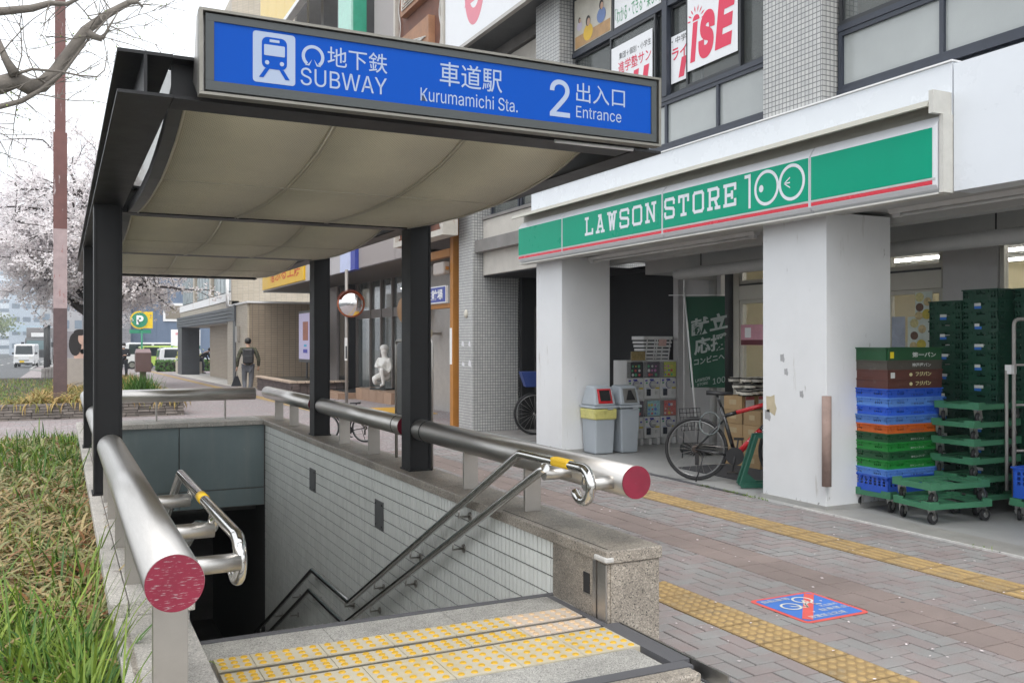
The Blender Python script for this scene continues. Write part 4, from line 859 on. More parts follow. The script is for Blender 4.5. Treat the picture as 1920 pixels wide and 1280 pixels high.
MB().prism([(5.99, 4.72, 3.199), (5.985, 4.72, 3.36), (5.80, 4.72, 3.30), (5.775, 4.72, 3.255), (5.79, 4.72, 3.25), (5.81, 4.72, 3.28), (5.975, 4.72, 3.335), (5.98, 4.72, 3.199)], (0, 7.0, 0)).build('rain_hood', mat('hood_tan', (.40, .39, .34), rough=.5, var=.06), ss)
bx('hood_end', mat('hood_cream', (.55, .54, .50), rough=.5), ss, 5.79, 5.99, 4.675, 4.715, 3.20, 3.37); bx('end_frame', MATS['hood_cream'], ss, 5.88, 5.99, 4.66, 4.695, 2.615, 3.199); bx('bottom_rail', MATS['hood_cream'], ss, 5.875, 5.99, 4.70, 11.66, 2.605, 2.620)
def slab(ch):
    S = {'L': [[(.0, 1), (.38, 1)], [(.19, 1), (.19, 0)], [(0, 0), (1, 0)], [(1, 0), (1, .24)]],
         'A': [[(.12, 0), (.46, 1)], [(.88, 0), (.54, 1)], [(.25, .33), (.75, .33)], [(-.02, 0), (.34, 0)], [(.66, 0), (1.02, 0)], [(.3, 1), (.6, 1)]],
         'W': [[(.1, 1), (.3, 0)], [(.3, 0), (.5, .85)], [(.5, .85), (.7, 0)], [(.7, 0), (.9, 1)], [(-.05, 1), (.27, 1)], [(.73, 1), (1.05, 1)], [(.38, .9), (.62, .9)]],
         'S': [[(1, .76), (1, .9), (.9, 1), (.1, 1), (0, .9), (0, .64), (.1, .54), (.9, .46), (1, .36), (1, .1), (.9, 0), (.1, 0), (0, .1), (0, .24)]],
         'O': [[(.5, 1), (.12, 1), (0, .88), (0, .12), (.12, 0), (.88, 0), (1, .12), (1, .88), (.88, 1), (.5, 1)]],
         'N': [[(.12, 0), (.12, 1)], [(.12, 1), (.88, 0)], [(.88, 0), (.88, 1)], [(-.05, 0), (.32, 0)], [(-.05, 1), (.2, 1)], [(.68, 1), (1.05, 1)]],
         'T': [[(0, 1), (1, 1)], [(0, 1), (0, .74)], [(1, 1), (1, .74)], [(.5, 1), (.5, 0)], [(.26, 0), (.74, 0)]],
         'R': [[(.1, 0), (.1, 1)], [(-.05, 1), (.8, 1), (.95, .9), (.95, .58), (.8, .48), (.1, .48)], [(.6, .48), (.88, 0)], [(-.07, 0), (.3, 0)], [(.7, 0), (1.08, 0)]],
         'E': [[(.1, 0), (.1, 1)], [(-.05, 1), (1, 1), (1, .78)], [(-.05, 0), (1, 0), (1, .22)], [(.1, .5), (.7, .5)], [(.7, .36), (.7, .64)]]}
    return S[ch]
def slabword(word, ya, yb, z0, z1, xf, m, parent, wd=.034, name='letter', n=-1):
    L_ = (ya - yb); k = len(word); cw = L_ / (k - .22); 
    for i, ch in enumerate(word):
        q = MB(); y0 = ya - cw * i; lw = cw * .76; h = z1 - z0
        for pl in slab(ch):
            pts = [Vector((xf - .0002 * len(q.f) * 0, y0 - (p[0] * (lw - wd) + wd / 2), z0 + p[1] * (h - wd) + wd / 2)) for p in pl]
            for j, (p, c) in enumerate(zip(pts, pts[1:])):
                d = (c - p).normalized() * (wd * .42); nn = Vector((0, -d.z, d.y)).normalized() * wd / 2; dx = Vector((-.00012 * (len(q.f) % 23), 0, 0))
                q.add([p - d - nn + dx, c + d - nn + dx, c + d + nn + dx, p - d + nn + dx], [(0, 1, 2, 3)])
        q.build(name, m, parent)
slabword('LAWSON', 9.80, 8.275, 2.82, 3.047, 5.8555, SLT, ss); slabword('STORE', 8.125, 6.945, 2.82, 3.047, 5.8555, SLT, ss)
def ring_yz(c, r, w_, x, m, parent, name, n=36, squash=1.0):
    q = MB(); vs_ = [(x, c[0] + (r - w_ * k) * math.cos(2 * math.pi * i / n) * squash, c[1] + (r - w_ * k) * math.sin(2 * math.pi * i / n)) for k in (0, 1) for i in range(n)]
    q.add(vs_, [(i, (i + 1) % n, n + (i + 1) % n, n + i) for i in range(n)]); return q.build(name, m, parent)
ring_yz((6.53, 2.928), .165, .030, 5.8553, SLT, ss, 'numeral_zero'); ring_yz((6.205, 2.928), .165, .030, 5.8550, SLT, ss, 'numeral_zero')
q = MB(); q.box(5.8548, 5.8556, 6.745, 6.775, 2.765, 3.09); q.box(5.8545, 5.8555, 6.775, 6.83, 3.055, 3.088); q.build('numeral_one', SLT, ss, bevel=.0)
MB().add([(5.8553, 6.60 + .03 * math.cos(i * .35), 2.928 + .034 * math.sin(i * .35)) for i in range(18)], [tuple(range(18))]).build('eye_mark', SLT, ss)
q = MB()
for dz in (-.045, 0, .045): q.add([(5.8553, 6.30, 2.928 - .006), (5.8553, 6.225, 2.928 + dz - .006), (5.8553, 6.225, 2.928 + dz + .006), (5.8553, 6.30, 2.928 + .006)], [(0, 1, 2, 3)])
q.build('wink_mark', SLT, ss)
# ---------------------------------------------------------------- posters in the upper windows
PWH = mat('poster_white', (.74, .75, .77), rough=.35, var=.03); PRD = mat('poster_red', (.66, .02, .075), rough=.4, var=.03); PBK = mat('poster_black', (.05, .05, .055), rough=.5); PGN = mat('poster_green', (.06, .30, .14), rough=.5); PBL = mat('poster_blue', (.05, .05, .35), rough=.5)
ryn = Vector((0, -1, 0))
def poster(label, ya, yb, z0, z1, x, m=PWH, name='poster', cat='poster'):
    t = thing(name, label, cat, (x, (ya + yb) / 2, z0)); bx('sheet', m, t, x, x + .003, min(ya, yb), max(ya, yb), z0, z1); return t
def ptx(t, body, ya, yb, z0, z1, x, m, bold=0., shear=0.): text(body, (x, (ya + yb) / 2, (z0 + z1) / 2), abs(ya - yb), z1 - z0, ryn, uz, m, t, .0012, bold, shear=shear)
xq = XW - .012
t = poster('white window poster with red slanted iSE lettering and a small sun', 8.235, 7.395, 4.50, 5.33, xq)
q = MB()
def rp(P, base=(8.235, 4.50)): return [(xq - .0015, base[0] - p[0] * .84, base[1] + p[1] * .83) for p in P]
q.add(rp([(.06, .10), (.16, .10), (.22, .62), (.12, .62)]), [(0, 1, 2, 3)]); q.build('letter', PRD, t)
ptx(t, 'S', 8.04, 7.76, 4.57, 5.08, xq - .001, PRD, .06, .18); ptx(t, 'E', 7.76, 7.43, 4.60, 5.13, xq - .001, PRD, .05, .18)
q = MB(); c0 = Vector((xq - .0016, 8.08, 5.03)); q.add([c0 + Vector((0, -.062 * math.cos(R(a)), .062 * math.sin(R(a)))) for a in range(0, 181, 15)], [tuple(range(13))])
for a in range(0, 181, 25):
    d = Vector((0, -math.cos(R(a)), math.sin(R(a)))); nn = Vector((0, -d.z, d.y)) * .010; q.add([c0 + d * .085, c0 + d * .125 + nn, c0 + d * .165, c0 + d * .125 - nn], [(0, 1, 2, 3)])
q.build('sun_mark', PRD, t)
xq2 = XW + .034
t = poster('white window poster strip with red letter beside the sun poster', 8.60, 8.30, 4.46, 5.0, xq2); ptx(t, '・中学', 8.59, 8.32, 4.90, 4.98, xq2 - .001, PBK); ptx(t, 'ライ', 8.58, 8.30, 4.72, 4.86, xq2 - .001, PRD, .02)
q = MB(); q.add([(xq2 - .0015, 8.46, 4.50), (xq2 - .0015, 8.36, 4.50), (xq2 - .0015, 8.30, 4.72), (xq2 - .0015, 8.40, 4.72)], [(0, 1, 2, 3)]); q.build('letter', PRD, t)
t = poster('white window poster with cram school lettering above large red RU', 9.80, 8.91, 4.40, 5.20, xq)
ptx(t, '集団＋個別・小学生', 9.62, 8.93, 5.02, 5.10, xq - .001, PBK); ptx(t, '進学塾サン', 9.64, 8.93, 4.84, 4.99, xq - .001, PRD, .008); ptx(t, 'RU', 9.66, 8.97, 4.42, 4.80, xq - .001, PRD, .05, .2)
t = poster('white window poster with small blue square marks half hidden by the station sign', 10.70, 9.88, 4.40, 4.98, xq2)
bx('blue_square', PBL, t, xq2 - .003, xq2 - .001, 10.28, 10.45, 4.56, 4.74); ptx(t, '国', 10.20, 10.0, 4.56, 4.76, xq2 - .001, PBL)
t = poster('white transom poster with green and black handwriting style lettering', 9.74, 8.75, 5.45, 6.12, XW - .004)
ptx(t, '小5・6・5科', 9.68, 8.85, 5.80, 5.98, XW - .005, PBK); ptx(t, '「わかる・できる・楽しい」', 9.72, 8.76, 5.48, 5.68, XW - .005, PGN)
t = poster('classroom photograph poster of pupils at desks in the transom window', 10.74, 9.82, 5.45, 6.12, XW - .004, mat('photo_wall', (.50, .47, .40), rough=.4, var=.15, scale=6))
xp = XW - .006
def blob(t, m, cy_, cz_, ry_, rz_, x, nm): MB().add([(x, cy_ - ry_ * math.cos(i * .3491), cz_ + rz_ * math.sin(i * .3491)) for i in range(18)], [tuple(range(18))]).build(nm, m, t)
bx('desk_area', mat('photo_desk', (.42, .25, .11), rough=.5, var=.25, scale=8), t, xp - .001, xp, 9.84, 10.72, 5.46, 5.62)
SKIN = mat('skin', (.52, .33, .24), rough=.6, var=.05); HAIR = mat('hair_black', (.015, .013, .012), rough=.5)
for cy_, cz_, s_, m_ in ((10.38, 5.60, 1.0, mat('shirt_yellow', (.70, .45, .05))), (10.05, 5.72, .9, mat('shirt_blue', (.15, .22, .42))), (10.60, 5.74, .55, mat('shirt_lilac', (.5, .45, .55)))):
    blob(t, m_, cy_, cz_, .12 * s_, .11 * s_, xp - .002, 'shirt'); blob(t, HAIR, cy_, cz_ + .15 * s_, .055 * s_, .07 * s_, xp - .003, 'hair'); blob(t, SKIN, cy_ - .015, cz_ + .13 * s_, .04 * s_, .052 * s_, xp - .004, 'face')
t = thing('wall_lettering', 'dark lettering on the wall inside the upper window', 'lettering', (8.58, 7.5, 4.7))
for body, yy_, zz_, w_ in (('のなら', 8.9, 5.62, 1.1), ('友', 8.45, 5.1, .3), ('こ', 11.1, 5.9, .35), ('み', 11.1, 5.4, .35)): text(body, (8.59, yy_, zz_), w_, .32, ryn, uz, mat('grey_lettering', (.12, .12, .11)), t, .004, .02)
# big white sign with red numeral high on the facade
hsn = thing('wall_sign', 'large white sign with faded red lettering high above the mosaic piers', 'sign', (5.9, 12.7, 6.2))
k_ = 5.75 / 5.2
bx('sign_face', PWH, hsn, 5.75, 5.80, 9.6, 14.15, 6.26, 9.5); bx('sign_frame', STEELD, hsn, 5.745, 5.82, 9.6, 14.17, 6.20, 6.255); bx('sign_box', WFR2, hsn, 5.801, 6.35, 9.6, 14.15, 6.262, 9.5)
FRED = mat('faded_red', (.70, .20, .26), rough=.4, var=.15, scale=2)
ring_yz((12.95, 7.05), .62, .26, 5.7485, FRED, hsn, 'red_ring', squash=.62); text('9', (5.7488, 12.95, 7.75), .9, 1.9, ryn, uz, FRED, hsn, .001, .04); text('J', (5.7486, 12.05, 7.35), .5, 1.2, ryn, uz, FRED, hsn, .001, .05)
NTH = ['first', 'second', 'third', 'fourth', 'fifth', 'sixth', 'seventh', 'eighth', 'ninth', 'tenth', 'eleventh', 'twelfth', 'thirteenth', 'fourteenth', 'fifteenth', 'sixteenth', 'seventeenth', 'eighteenth', 'nineteenth', 'twentieth', 'topmost']
# ================================================================ things in the arcade
def at(obj, x, y, z=0., rz=0.): obj.location = (x, y, z); obj.rotation_euler = (0, 0, rz); return obj
def lthing(name, label, cat, group=None): return thing(name, label, cat, (0, 0, 0), group)
def lb(name, m, t, *a, bevel=0, **k): return MB().box(*a).build(name, m, t, local=True, bevel=bevel, **k)
# ---- litter bins
BIN = mat('bin_grey', (.40, .44, .48), rough=.45, var=.04); BINR = mat('bin_red', (.55, .02, .03), rough=.35, var=.03); BAG = mat('yellow_bag', (.62, .58, .20), rough=.3, var=.2, scale=9, bump=.8, bscale=25)
BING = mat('bin_frame_grey', (.16, .16, .15), rough=.5)
def frustum(mb, a, b, z0, z1):   # a,b = (x0,x1,y0,y1)
    return mb.add([(a[0], a[2], z0), (a[1], a[2], z0), (a[1], a[3], z0), (a[0], a[3], z0), (b[0], b[2], z1), (b[1], b[2], z1), (b[1], b[3], z1), (b[0], b[3], z1)],
                  [(0, 3, 2, 1), (4, 5, 6, 7), (0, 1, 5, 4), (1, 2, 6, 5), (2, 3, 7, 6), (3, 0, 4, 7)])
def bin_(label, x0, x1, y0, y1, red):
    t = thing('litter_bin', label, 'litter bin', ((x0 + x1) / 2, (y0 + y1) / 2, 0), 'litter bins by the white column'); hx, hy = (x1 - x0) / 2, (y1 - y0) / 2
    frustum(MB(), (-hx + .03, hx - .03, -hy + .03, hy - .03), (-hx + .008, hx - .008, -hy + .008, hy - .008), 0, .60).build('body', BIN, t, local=True, bevel=.02)
    if red: frustum(MB(), (-hx - .004, hx + .004, -hy - .004, hy + .004), (-hx - .008, hx + .008, -hy - .008, hy + .008), .46, .607).build('bin_bag', BAG, t, local=True, bevel=.02)
    frustum(MB(), (-hx - .012, hx + .012, -hy - .012, hy + .012), (-hx - .012, hx + .012, -hy - .012, hy + .012), .61, .645).build('lid_rim', BIN, t, local=True, bevel=.01)
    h = MB(); h.add([(-hx, -hy, .646), (hx, -hy, .646), (hx, hy, .646), (-hx, hy, .646), (-hx + .025, -hy + .07, .90), (hx - .025, -hy + .07, .90), (hx - .05, hy - .06, .91), (-hx + .05, hy - .06, .91)],
        [(0, 3, 2, 1), (4, 5, 6, 7), (0, 1, 5, 4), (1, 2, 6, 5), (2, 3, 7, 6), (3, 0, 4, 7)]); h.build('hood', BIN, t, local=True, bevel=.025)
    def onface(u, s, off): return Vector((u * (hx - .02), -hy + .07 * s - off, .646 + .254 * s + off * .25))
    fm = BINR if red else BING
    f = MB(); outer = [(-.72, .12), (.78, .12), (.70, .88), (-.72, .88)]; inn = [(-.52, .24), (.58, .24), (.54, .80), (-.55, .80)]
    O = [onface(u, s, .004) for u, s in outer]; I = [onface(u, s, .012) for u, s in inn]; D = [onface(u, s, -.01) for u, s in inn]
    f.add(O + I, [(i, (i + 1) % 4, 4 + (i + 1) % 4, 4 + i) for i in range(4)]); f.build('flap_frame', fm, t, local=True)
    if red: f = MB().add([onface(u, s, .006) for u, s in inn], [(0, 1, 2, 3)])
    else: f = MB().add([onface(u, s, .0125) for u, s in ((-.5, .26), (.55, .26), (.2, .78), (-.12, .78))], [(0, 1, 2, 3)])
    if not red: MB().add([onface(u, s, .010) for u, s in inn], [(0, 1, 2, 3)]).build('flap', BING, t, local=True)
    f.build('opening', BLACKV, t, local=True)
    lb('clip', BIN, t, .02, .10, -hy - .022, -hy - .012, .595, .612)
    return t
bin_('grey litter bin with red flap and yellow bag beside the far white column', 6.36, 6.70, 10.38, 10.76, True)
bin_('grey litter bin with grey triangular opening and no bag', 6.755, 7.08, 10.36, 10.74, False)
# ---- capsule toy machines
GW = mat('machine_white', (.62, .62, .61), rough=.35, var=.03); GCL = glassmat('machine_clear', (.30, .30, .30), .35); GDI = mat('dial_silver', (.55, .55, .54), rough=.3, metal=.5)
cols = [(.05, .05, .055), (.10, .09, .11), (.45, .50, .10), (.12, .10, .12), (.30, .50, .66), (.50, .16, .14)]
lab = ['capsule toy machine with black price card, upper left', 'capsule toy machine with dark badge poster, upper middle', 'capsule toy machine with yellow green poster, upper right', 'capsule toy machine mostly hidden behind the bins, lower left', 'capsule toy machine with pale blue poster, lower middle', 'capsule toy machine with red and white poster, lower right']
ex = [7.36, 7.65, 7.945, 8.235]
k = 0
for zt in (.66, .09):
    for i in range(3):
        x0, x1 = ex[i] + .004, ex[i + 1] - .004; y0, y1 = 11.12, 11.50
        t = thing('capsule_machine', lab[k], 'vending machine', ((x0 + x1) / 2, 11.3, zt), 'capsule toy machines stacked in two rows')
        bx('cabinet', GW, t, x0, x1, y0 + .03, y1, zt, zt + .57, bevel=.008); bx('front_panel', GW, t, x0 + .004, x1 - .004, y0, y0 + .029, zt, zt + .31, bevel=.01)
        bx('display_box', GCL, t, x0 + .01, x1 - .01, y0 + .004, y0 + .028, zt + .315, zt + .55); 
        pm = mat('machine_poster_%d' % k, cols[k], rough=.4, var=.45, scale=55)
        bx('poster', pm, t, x0 + .06, x1 - .008, y0 - .002, y0 + .003, zt + .325, zt + .545)
        xc = (x0 + x1) / 2
        for k2 in range(9):
            cc = random.choice([(.6, .1, .1), (.1, .2, .55), (.6, .5, .1), (.6, .6, .58), (.5, .2, .4), (.1, .4, .2)]); px_, pz_ = x0 + .085 + .058 * (k2 % 3) + random.uniform(-.008, .008), zt + .36 + .062 * (k2 // 3)
            MB().cyl((px_, y0 - .0022, pz_), (px_, y0 - .003, pz_), random.uniform(.012, .024), n=10).build('poster_picture', mat('toy_%d%d' % (int(cc[0] * 10), int(cc[1] * 10)), cc, rough=.4), t)
        MB().cyl((xc + .01, y0, zt + .215), (xc + .01, y0 - .022, zt + .215), .052, n=24).build('dial', GDI, t); bx('dial_grip', GW, t, xc - .03, xc + .05, y0 - .035, y0 - .023, zt + .205, zt + .225, bevel=.004)
        MB().cyl((xc + .01, y0 - .0005, zt + .215), (xc + .01, y0 - .003, zt + .215), .062, n=24).build('dial_ring', mat('dial_blue', (.10, .11, .25)), t)
        bx('capsule_hatch', mat('hatch_dark', (.03, .035, .05), rough=.3), t, x0 + .04, x0 + .115, y0 - .008, y0 - .001, zt + .05, zt + .15, bevel=.004); bx('coin_return', GDI, t, x1 - .095, x1 - .055, y0 - .008, y0 - .001, zt + .07, zt + .12)
        for (a, c_, z_, m_) in ((.02, .06, .275, PBL), (.10, .17, .285, PBL), (.22, .25, .24, PBL), (.20, .27, .16, mat('label_yellow', (.6, .5, .08))), (.03, .06, .24, PGN), (.03, .09, .16, mat('label_pale', (.45, .5, .6)))):
            if x0 + c_ < x1: bx('label', m_, t, x0 + a, x0 + c_, y0 - .0025, y0 - .001, zt + z_ - .012, zt + z_ + .012)
        if zt < .2:
            for xx in (x0 + .05, x1 - .09): bx('foot', GW, t, xx, xx + .05, y0 - .05, y1, 0, zt - .001)
        k += 1
# white basket and gold card on the machines
bk = thing('basket', 'white plastic slatted basket on top of the capsule machines', 'basket', (7.93, 11.3, 1.231))
BKW = mat('basket_white', (.66, .66, .65), rough=.4)
frustum(MB(), (7.72, 8.14, 11.2, 11.42), (7.72, 8.14, 11.2, 11.42), 1.232, 1.24).build('base', BKW, bk)
for j in range(6):
    s_ = .02 + .055 * j; e = .05 * s_ / .3; q = MB(); z = 1.238 + s_
    for (xa, xb, ya, yb2) in ((7.72 - e, 8.14 + e, 11.2 - e, 11.205 - e), (7.72 - e, 8.14 + e, 11.415 + e, 11.42 + e), (7.72 - e, 7.725 - e, 11.2 - e, 11.42 + e), (8.135 + e, 8.14 + e, 11.2 - e, 11.42 + e)): q.box(xa, xb, ya, yb2, z, z + (.032 if j < 5 else .05))
    q.build('slat_row', BKW, bk)
q = MB()
for xx in (7.72, 7.86, 7.90, 8.0, 8.13): q.add([(xx, 11.198, 1.235), (xx + .022, 11.198, 1.235), (xx + .022, 11.145, 1.56), (xx, 11.145, 1.56)], [(0, 1, 2, 3)])
q.build('rib', BKW, bk, bevel=0)
MB().add([(7.93, 11.155, 1.44), (8.07, 11.155, 1.44), (8.07, 11.138, 1.54), (7.93, 11.138, 1.54)], [(0, 1, 2, 3)]).build('price_card', mat('pink_card', (.62, .40, .36), var=.2, scale=40), bk)
gc = bx('display_card', mat('gold_card', (.30, .23, .10), rough=.4, var=.4, scale=45), None, 7.42, 7.66, 11.10, 11.12, 1.232, 1.36); gc['label'] = 'gold printed card standing on the left capsule machine'; gc['category'] = 'card'
# ---- green banner
GFL = mat('banner_shaded_green', (.003, .062, .030), rough=.7, var=.15, scale=4); GFW = mat('banner_shaded_white', (.34, .39, .37), rough=.7)  # shade of the recess painted into both the green and the white
fr_ = Vector((.80, -.60, 0)); c00 = PX(1284, 556, 7.72); c10 = c00 + fr_ * .54; c01 = PX(1295, 726, 7.80); c11 = c01 + fr_ * .46
bn = thing('banner', 'green shop banner with white lettering hung on a leaning white pole', 'banner', (c00.x, c00.y, 0))
q = MB(); nn_ = 14; fn_ = fr_.cross(Vector((0, 0, 1)))
for j in range(nn_ + 1):
    for i in range(9):
        s_, r_ = i / 8, j / nn_; p = (c00 * (1 - s_) + c10 * s_) * (1 - r_) + (c01 * (1 - s_) + c11 * s_) * r_; q.v.append(p - fn_ * (.010 * math.sin(s_ * 7 + r_ * 4) * (.3 + r_)))
q.f = [(j * 9 + i, j * 9 + i + 1, (j + 1) * 9 + i + 1, (j + 1) * 9 + i) for j in range(nn_) for i in range(8)]; q.sm = [True] * len(q.f)
q.build('cloth', GFL, bn)
rb_t = fr_ + Vector((0, 0, .22)); ub = Vector((0, 0, 1))
def fl(body, cx_, cz_, w_, h_, bold=.03): text(body, c00 + fr_ * cx_ + Vector((0, 0, -cz_)) + fn_ * .022, w_, h_, rb_t, ub, GFW, bn, .0, bold)
fl('献立', .33, .38, .50, .24, .03); fl('応援', .35, .65, .46, .23, .03); fl('コンビニへ', .33, .86, .42, .09, .02); fl('LAWSON', .24, 1.14, .20, .045, .01); fl('STORE', .24, 1.20, .15, .035, .01); fl('100', .46, 1.15, .17, .08, 0)
p0 = c00 + Vector((-.01, 0, .06)); p1 = PX(1305, 786, 7.62); MB().tube([p0, p1], .012, 8).build('pole', WHITEP, bn); MB().tube([c00 - fr_ * .22 + Vector((0, 0, .02)), c10 + Vector((0, 0, .02))], .006, 6).build('cross_bar', WHITEP, bn)
MB().prism([(p1.x - .2, p1.y - .2, .0), (p1.x + .2, p1.y - .2, .0), (p1.x + .14, p1.y + .2, 0), (p1.x - .14, p1.y + .2, 0)], (0, 0, .14)).build('base_weight', BLACKP, bn, bevel=.05)
# ---- food display: cardboard boxes with bowls on top, purple tray stack, wire panel
CBD = mat('cardboard', (.36, .24, .12), rough=.85, var=.12, orand=.15); CBP = mat('box_print', (.20, .06, .035), rough=.7)
bxs = [(7.35, 7.66, 8.62, 8.95), (7.67, 7.99, 8.62, 8.95), (7.35, 7.62, 8.30, 8.60), (7.64, 7.95, 8.30, 8.60)]
nbx = 0
names = ['cardboard carton at the foot of the food display near the bicycle', 'cardboard carton', '', '']
for lv in range(5):
    for j, (x0, x1, y0, y1) in enumerate(bxs):
        if lv == 4 and j > 1: continue
        z = lv * .17; dx = random.uniform(-.01, .01)
        o = thing('carton', 'brown carton, %s layer, %s of the food display' % (NTH[lv], ['back left', 'back right', 'front left', 'front right'][j]), 'carton', ((x0 + x1) / 2, (y0 + y1) / 2, z), 'cartons stacked behind the bicycle')
        bx('box', CBD, o, x0 + dx, x1 + dx, y0, y1, z, z + .168, bevel=.003); bx('print', CBP if (lv + j) % 3 else BLACKP, o, x0 + dx + .04, x1 + dx - .10, y0 - .002, y0, z + .04, z + .10); bx('tape', mat('tape', (.42, .32, .18), rough=.4), o, x0 + dx - .0015, x0 + dx, y0 + .1, y1 - .1, z + .06, z + .12)
for i, (xx, yy_) in enumerate(((7.40, 8.61), (7.60, 8.61), (7.82, 8.61))):
    pc = thing('price_card', ['white price card on the left carton', 'white price card on the middle carton', 'white price card on the right carton'][i], 'card', (xx, yy_, .72)); bx('sheet', WHITEP, pc, xx, xx + .13, yy_, yy_ + .003, .70, .84); bx('red_band', mat('pale_red', (.5, .12, .12)), pc, xx, xx + .13, yy_ - .001, yy_ - .0002, .80, .84)
BWL = mat('bowl_black', (.02, .02, .022), rough=.25); BWT = mat('bowl_label', (.55, .52, .45), rough=.4, var=.4, scale=50, orand=.3); BWB = mat('bowl_blue', (.02, .03, .12), rough=.3)
bp0 = None
for i in range(22):
    lv = i % 3; x = 7.33 + (i * .137) % .66; y = 8.52 + .28 * ((i * .37) % 1); z = .852 + lv * .075
    if bp0 is None:
        t = lthing('food_bowl', 'lidded black instant food bowl in the heap on the cartons', 'bowl', 'black food bowls heaped on the cartons')
        MB().lathe((0, 0, 0), [(0, 0), (.05, 0), (.075, .055), (.08, .06), (.08, .066), (0, .066)], 16).build('bowl', BWL, t, local=True); MB().lathe((0, 0, 0), [(.0765, .018), (.0785, .05)], 16).build('paper_band', BWT, t, local=True); MB().cyl((0, 0, .0662), (0, 0, .069), .06, n=14).build('lid_print', BWT, t, local=True); bp0 = t; c_ = t
    else: c_ = copy_tree(bp0)
    at(c_, x, y, z, random.random() * 6)
    if lv == 0: pass
PUR = mat('purple_tray', (.20, .012, .075), rough=.4, var=.1)
for i in range(12):
    z = .30 + i * .052; t = thing('purple_tray', 'purple plastic tray, %s from the bottom of the purple stack' % NTH[i], 'tray', (8.15, 8.1, z), 'purple trays in one stack'); bx('tray', PUR, t, 7.93, 8.28, 7.95, 8.28, z, z + .035, bevel=.004); bx('rim', PUR, t, 7.92, 8.29, 7.94, 8.29, z + .036, z + .046)
bx('tray_stand', BLACKP, None, 7.95, 8.27, 7.97, 8.27, 0, .299, label='dark low stand under the purple tray stack', cat='stand')
wp = thing('wire_panel', 'black wire grid panel leaning by the banner pole', 'wire panel', (7.3, 9.6, 0)); q = MB()
for i in range(7): q.tube([(7.15 + i * .055, 9.55, .36), (7.15 + i * .055, 9.6, .64)], .004, 5)
for j in range(6): q.tube([(7.15, 9.55 + .008 * j, .36 + j * .056), (7.48, 9.55 + .008 * j, .36 + j * .056)], .004, 5)
q.build('grid', BLACKP, wp); MB().tube([(7.2, 9.6, 0), (7.2, 9.56, .37)], .008, 6).build('leg', BLACKP, wp); MB().tube([(7.43, 9.6, 0), (7.43, 9.56, .37)], .008, 6).build('leg', BLACKP, wp)
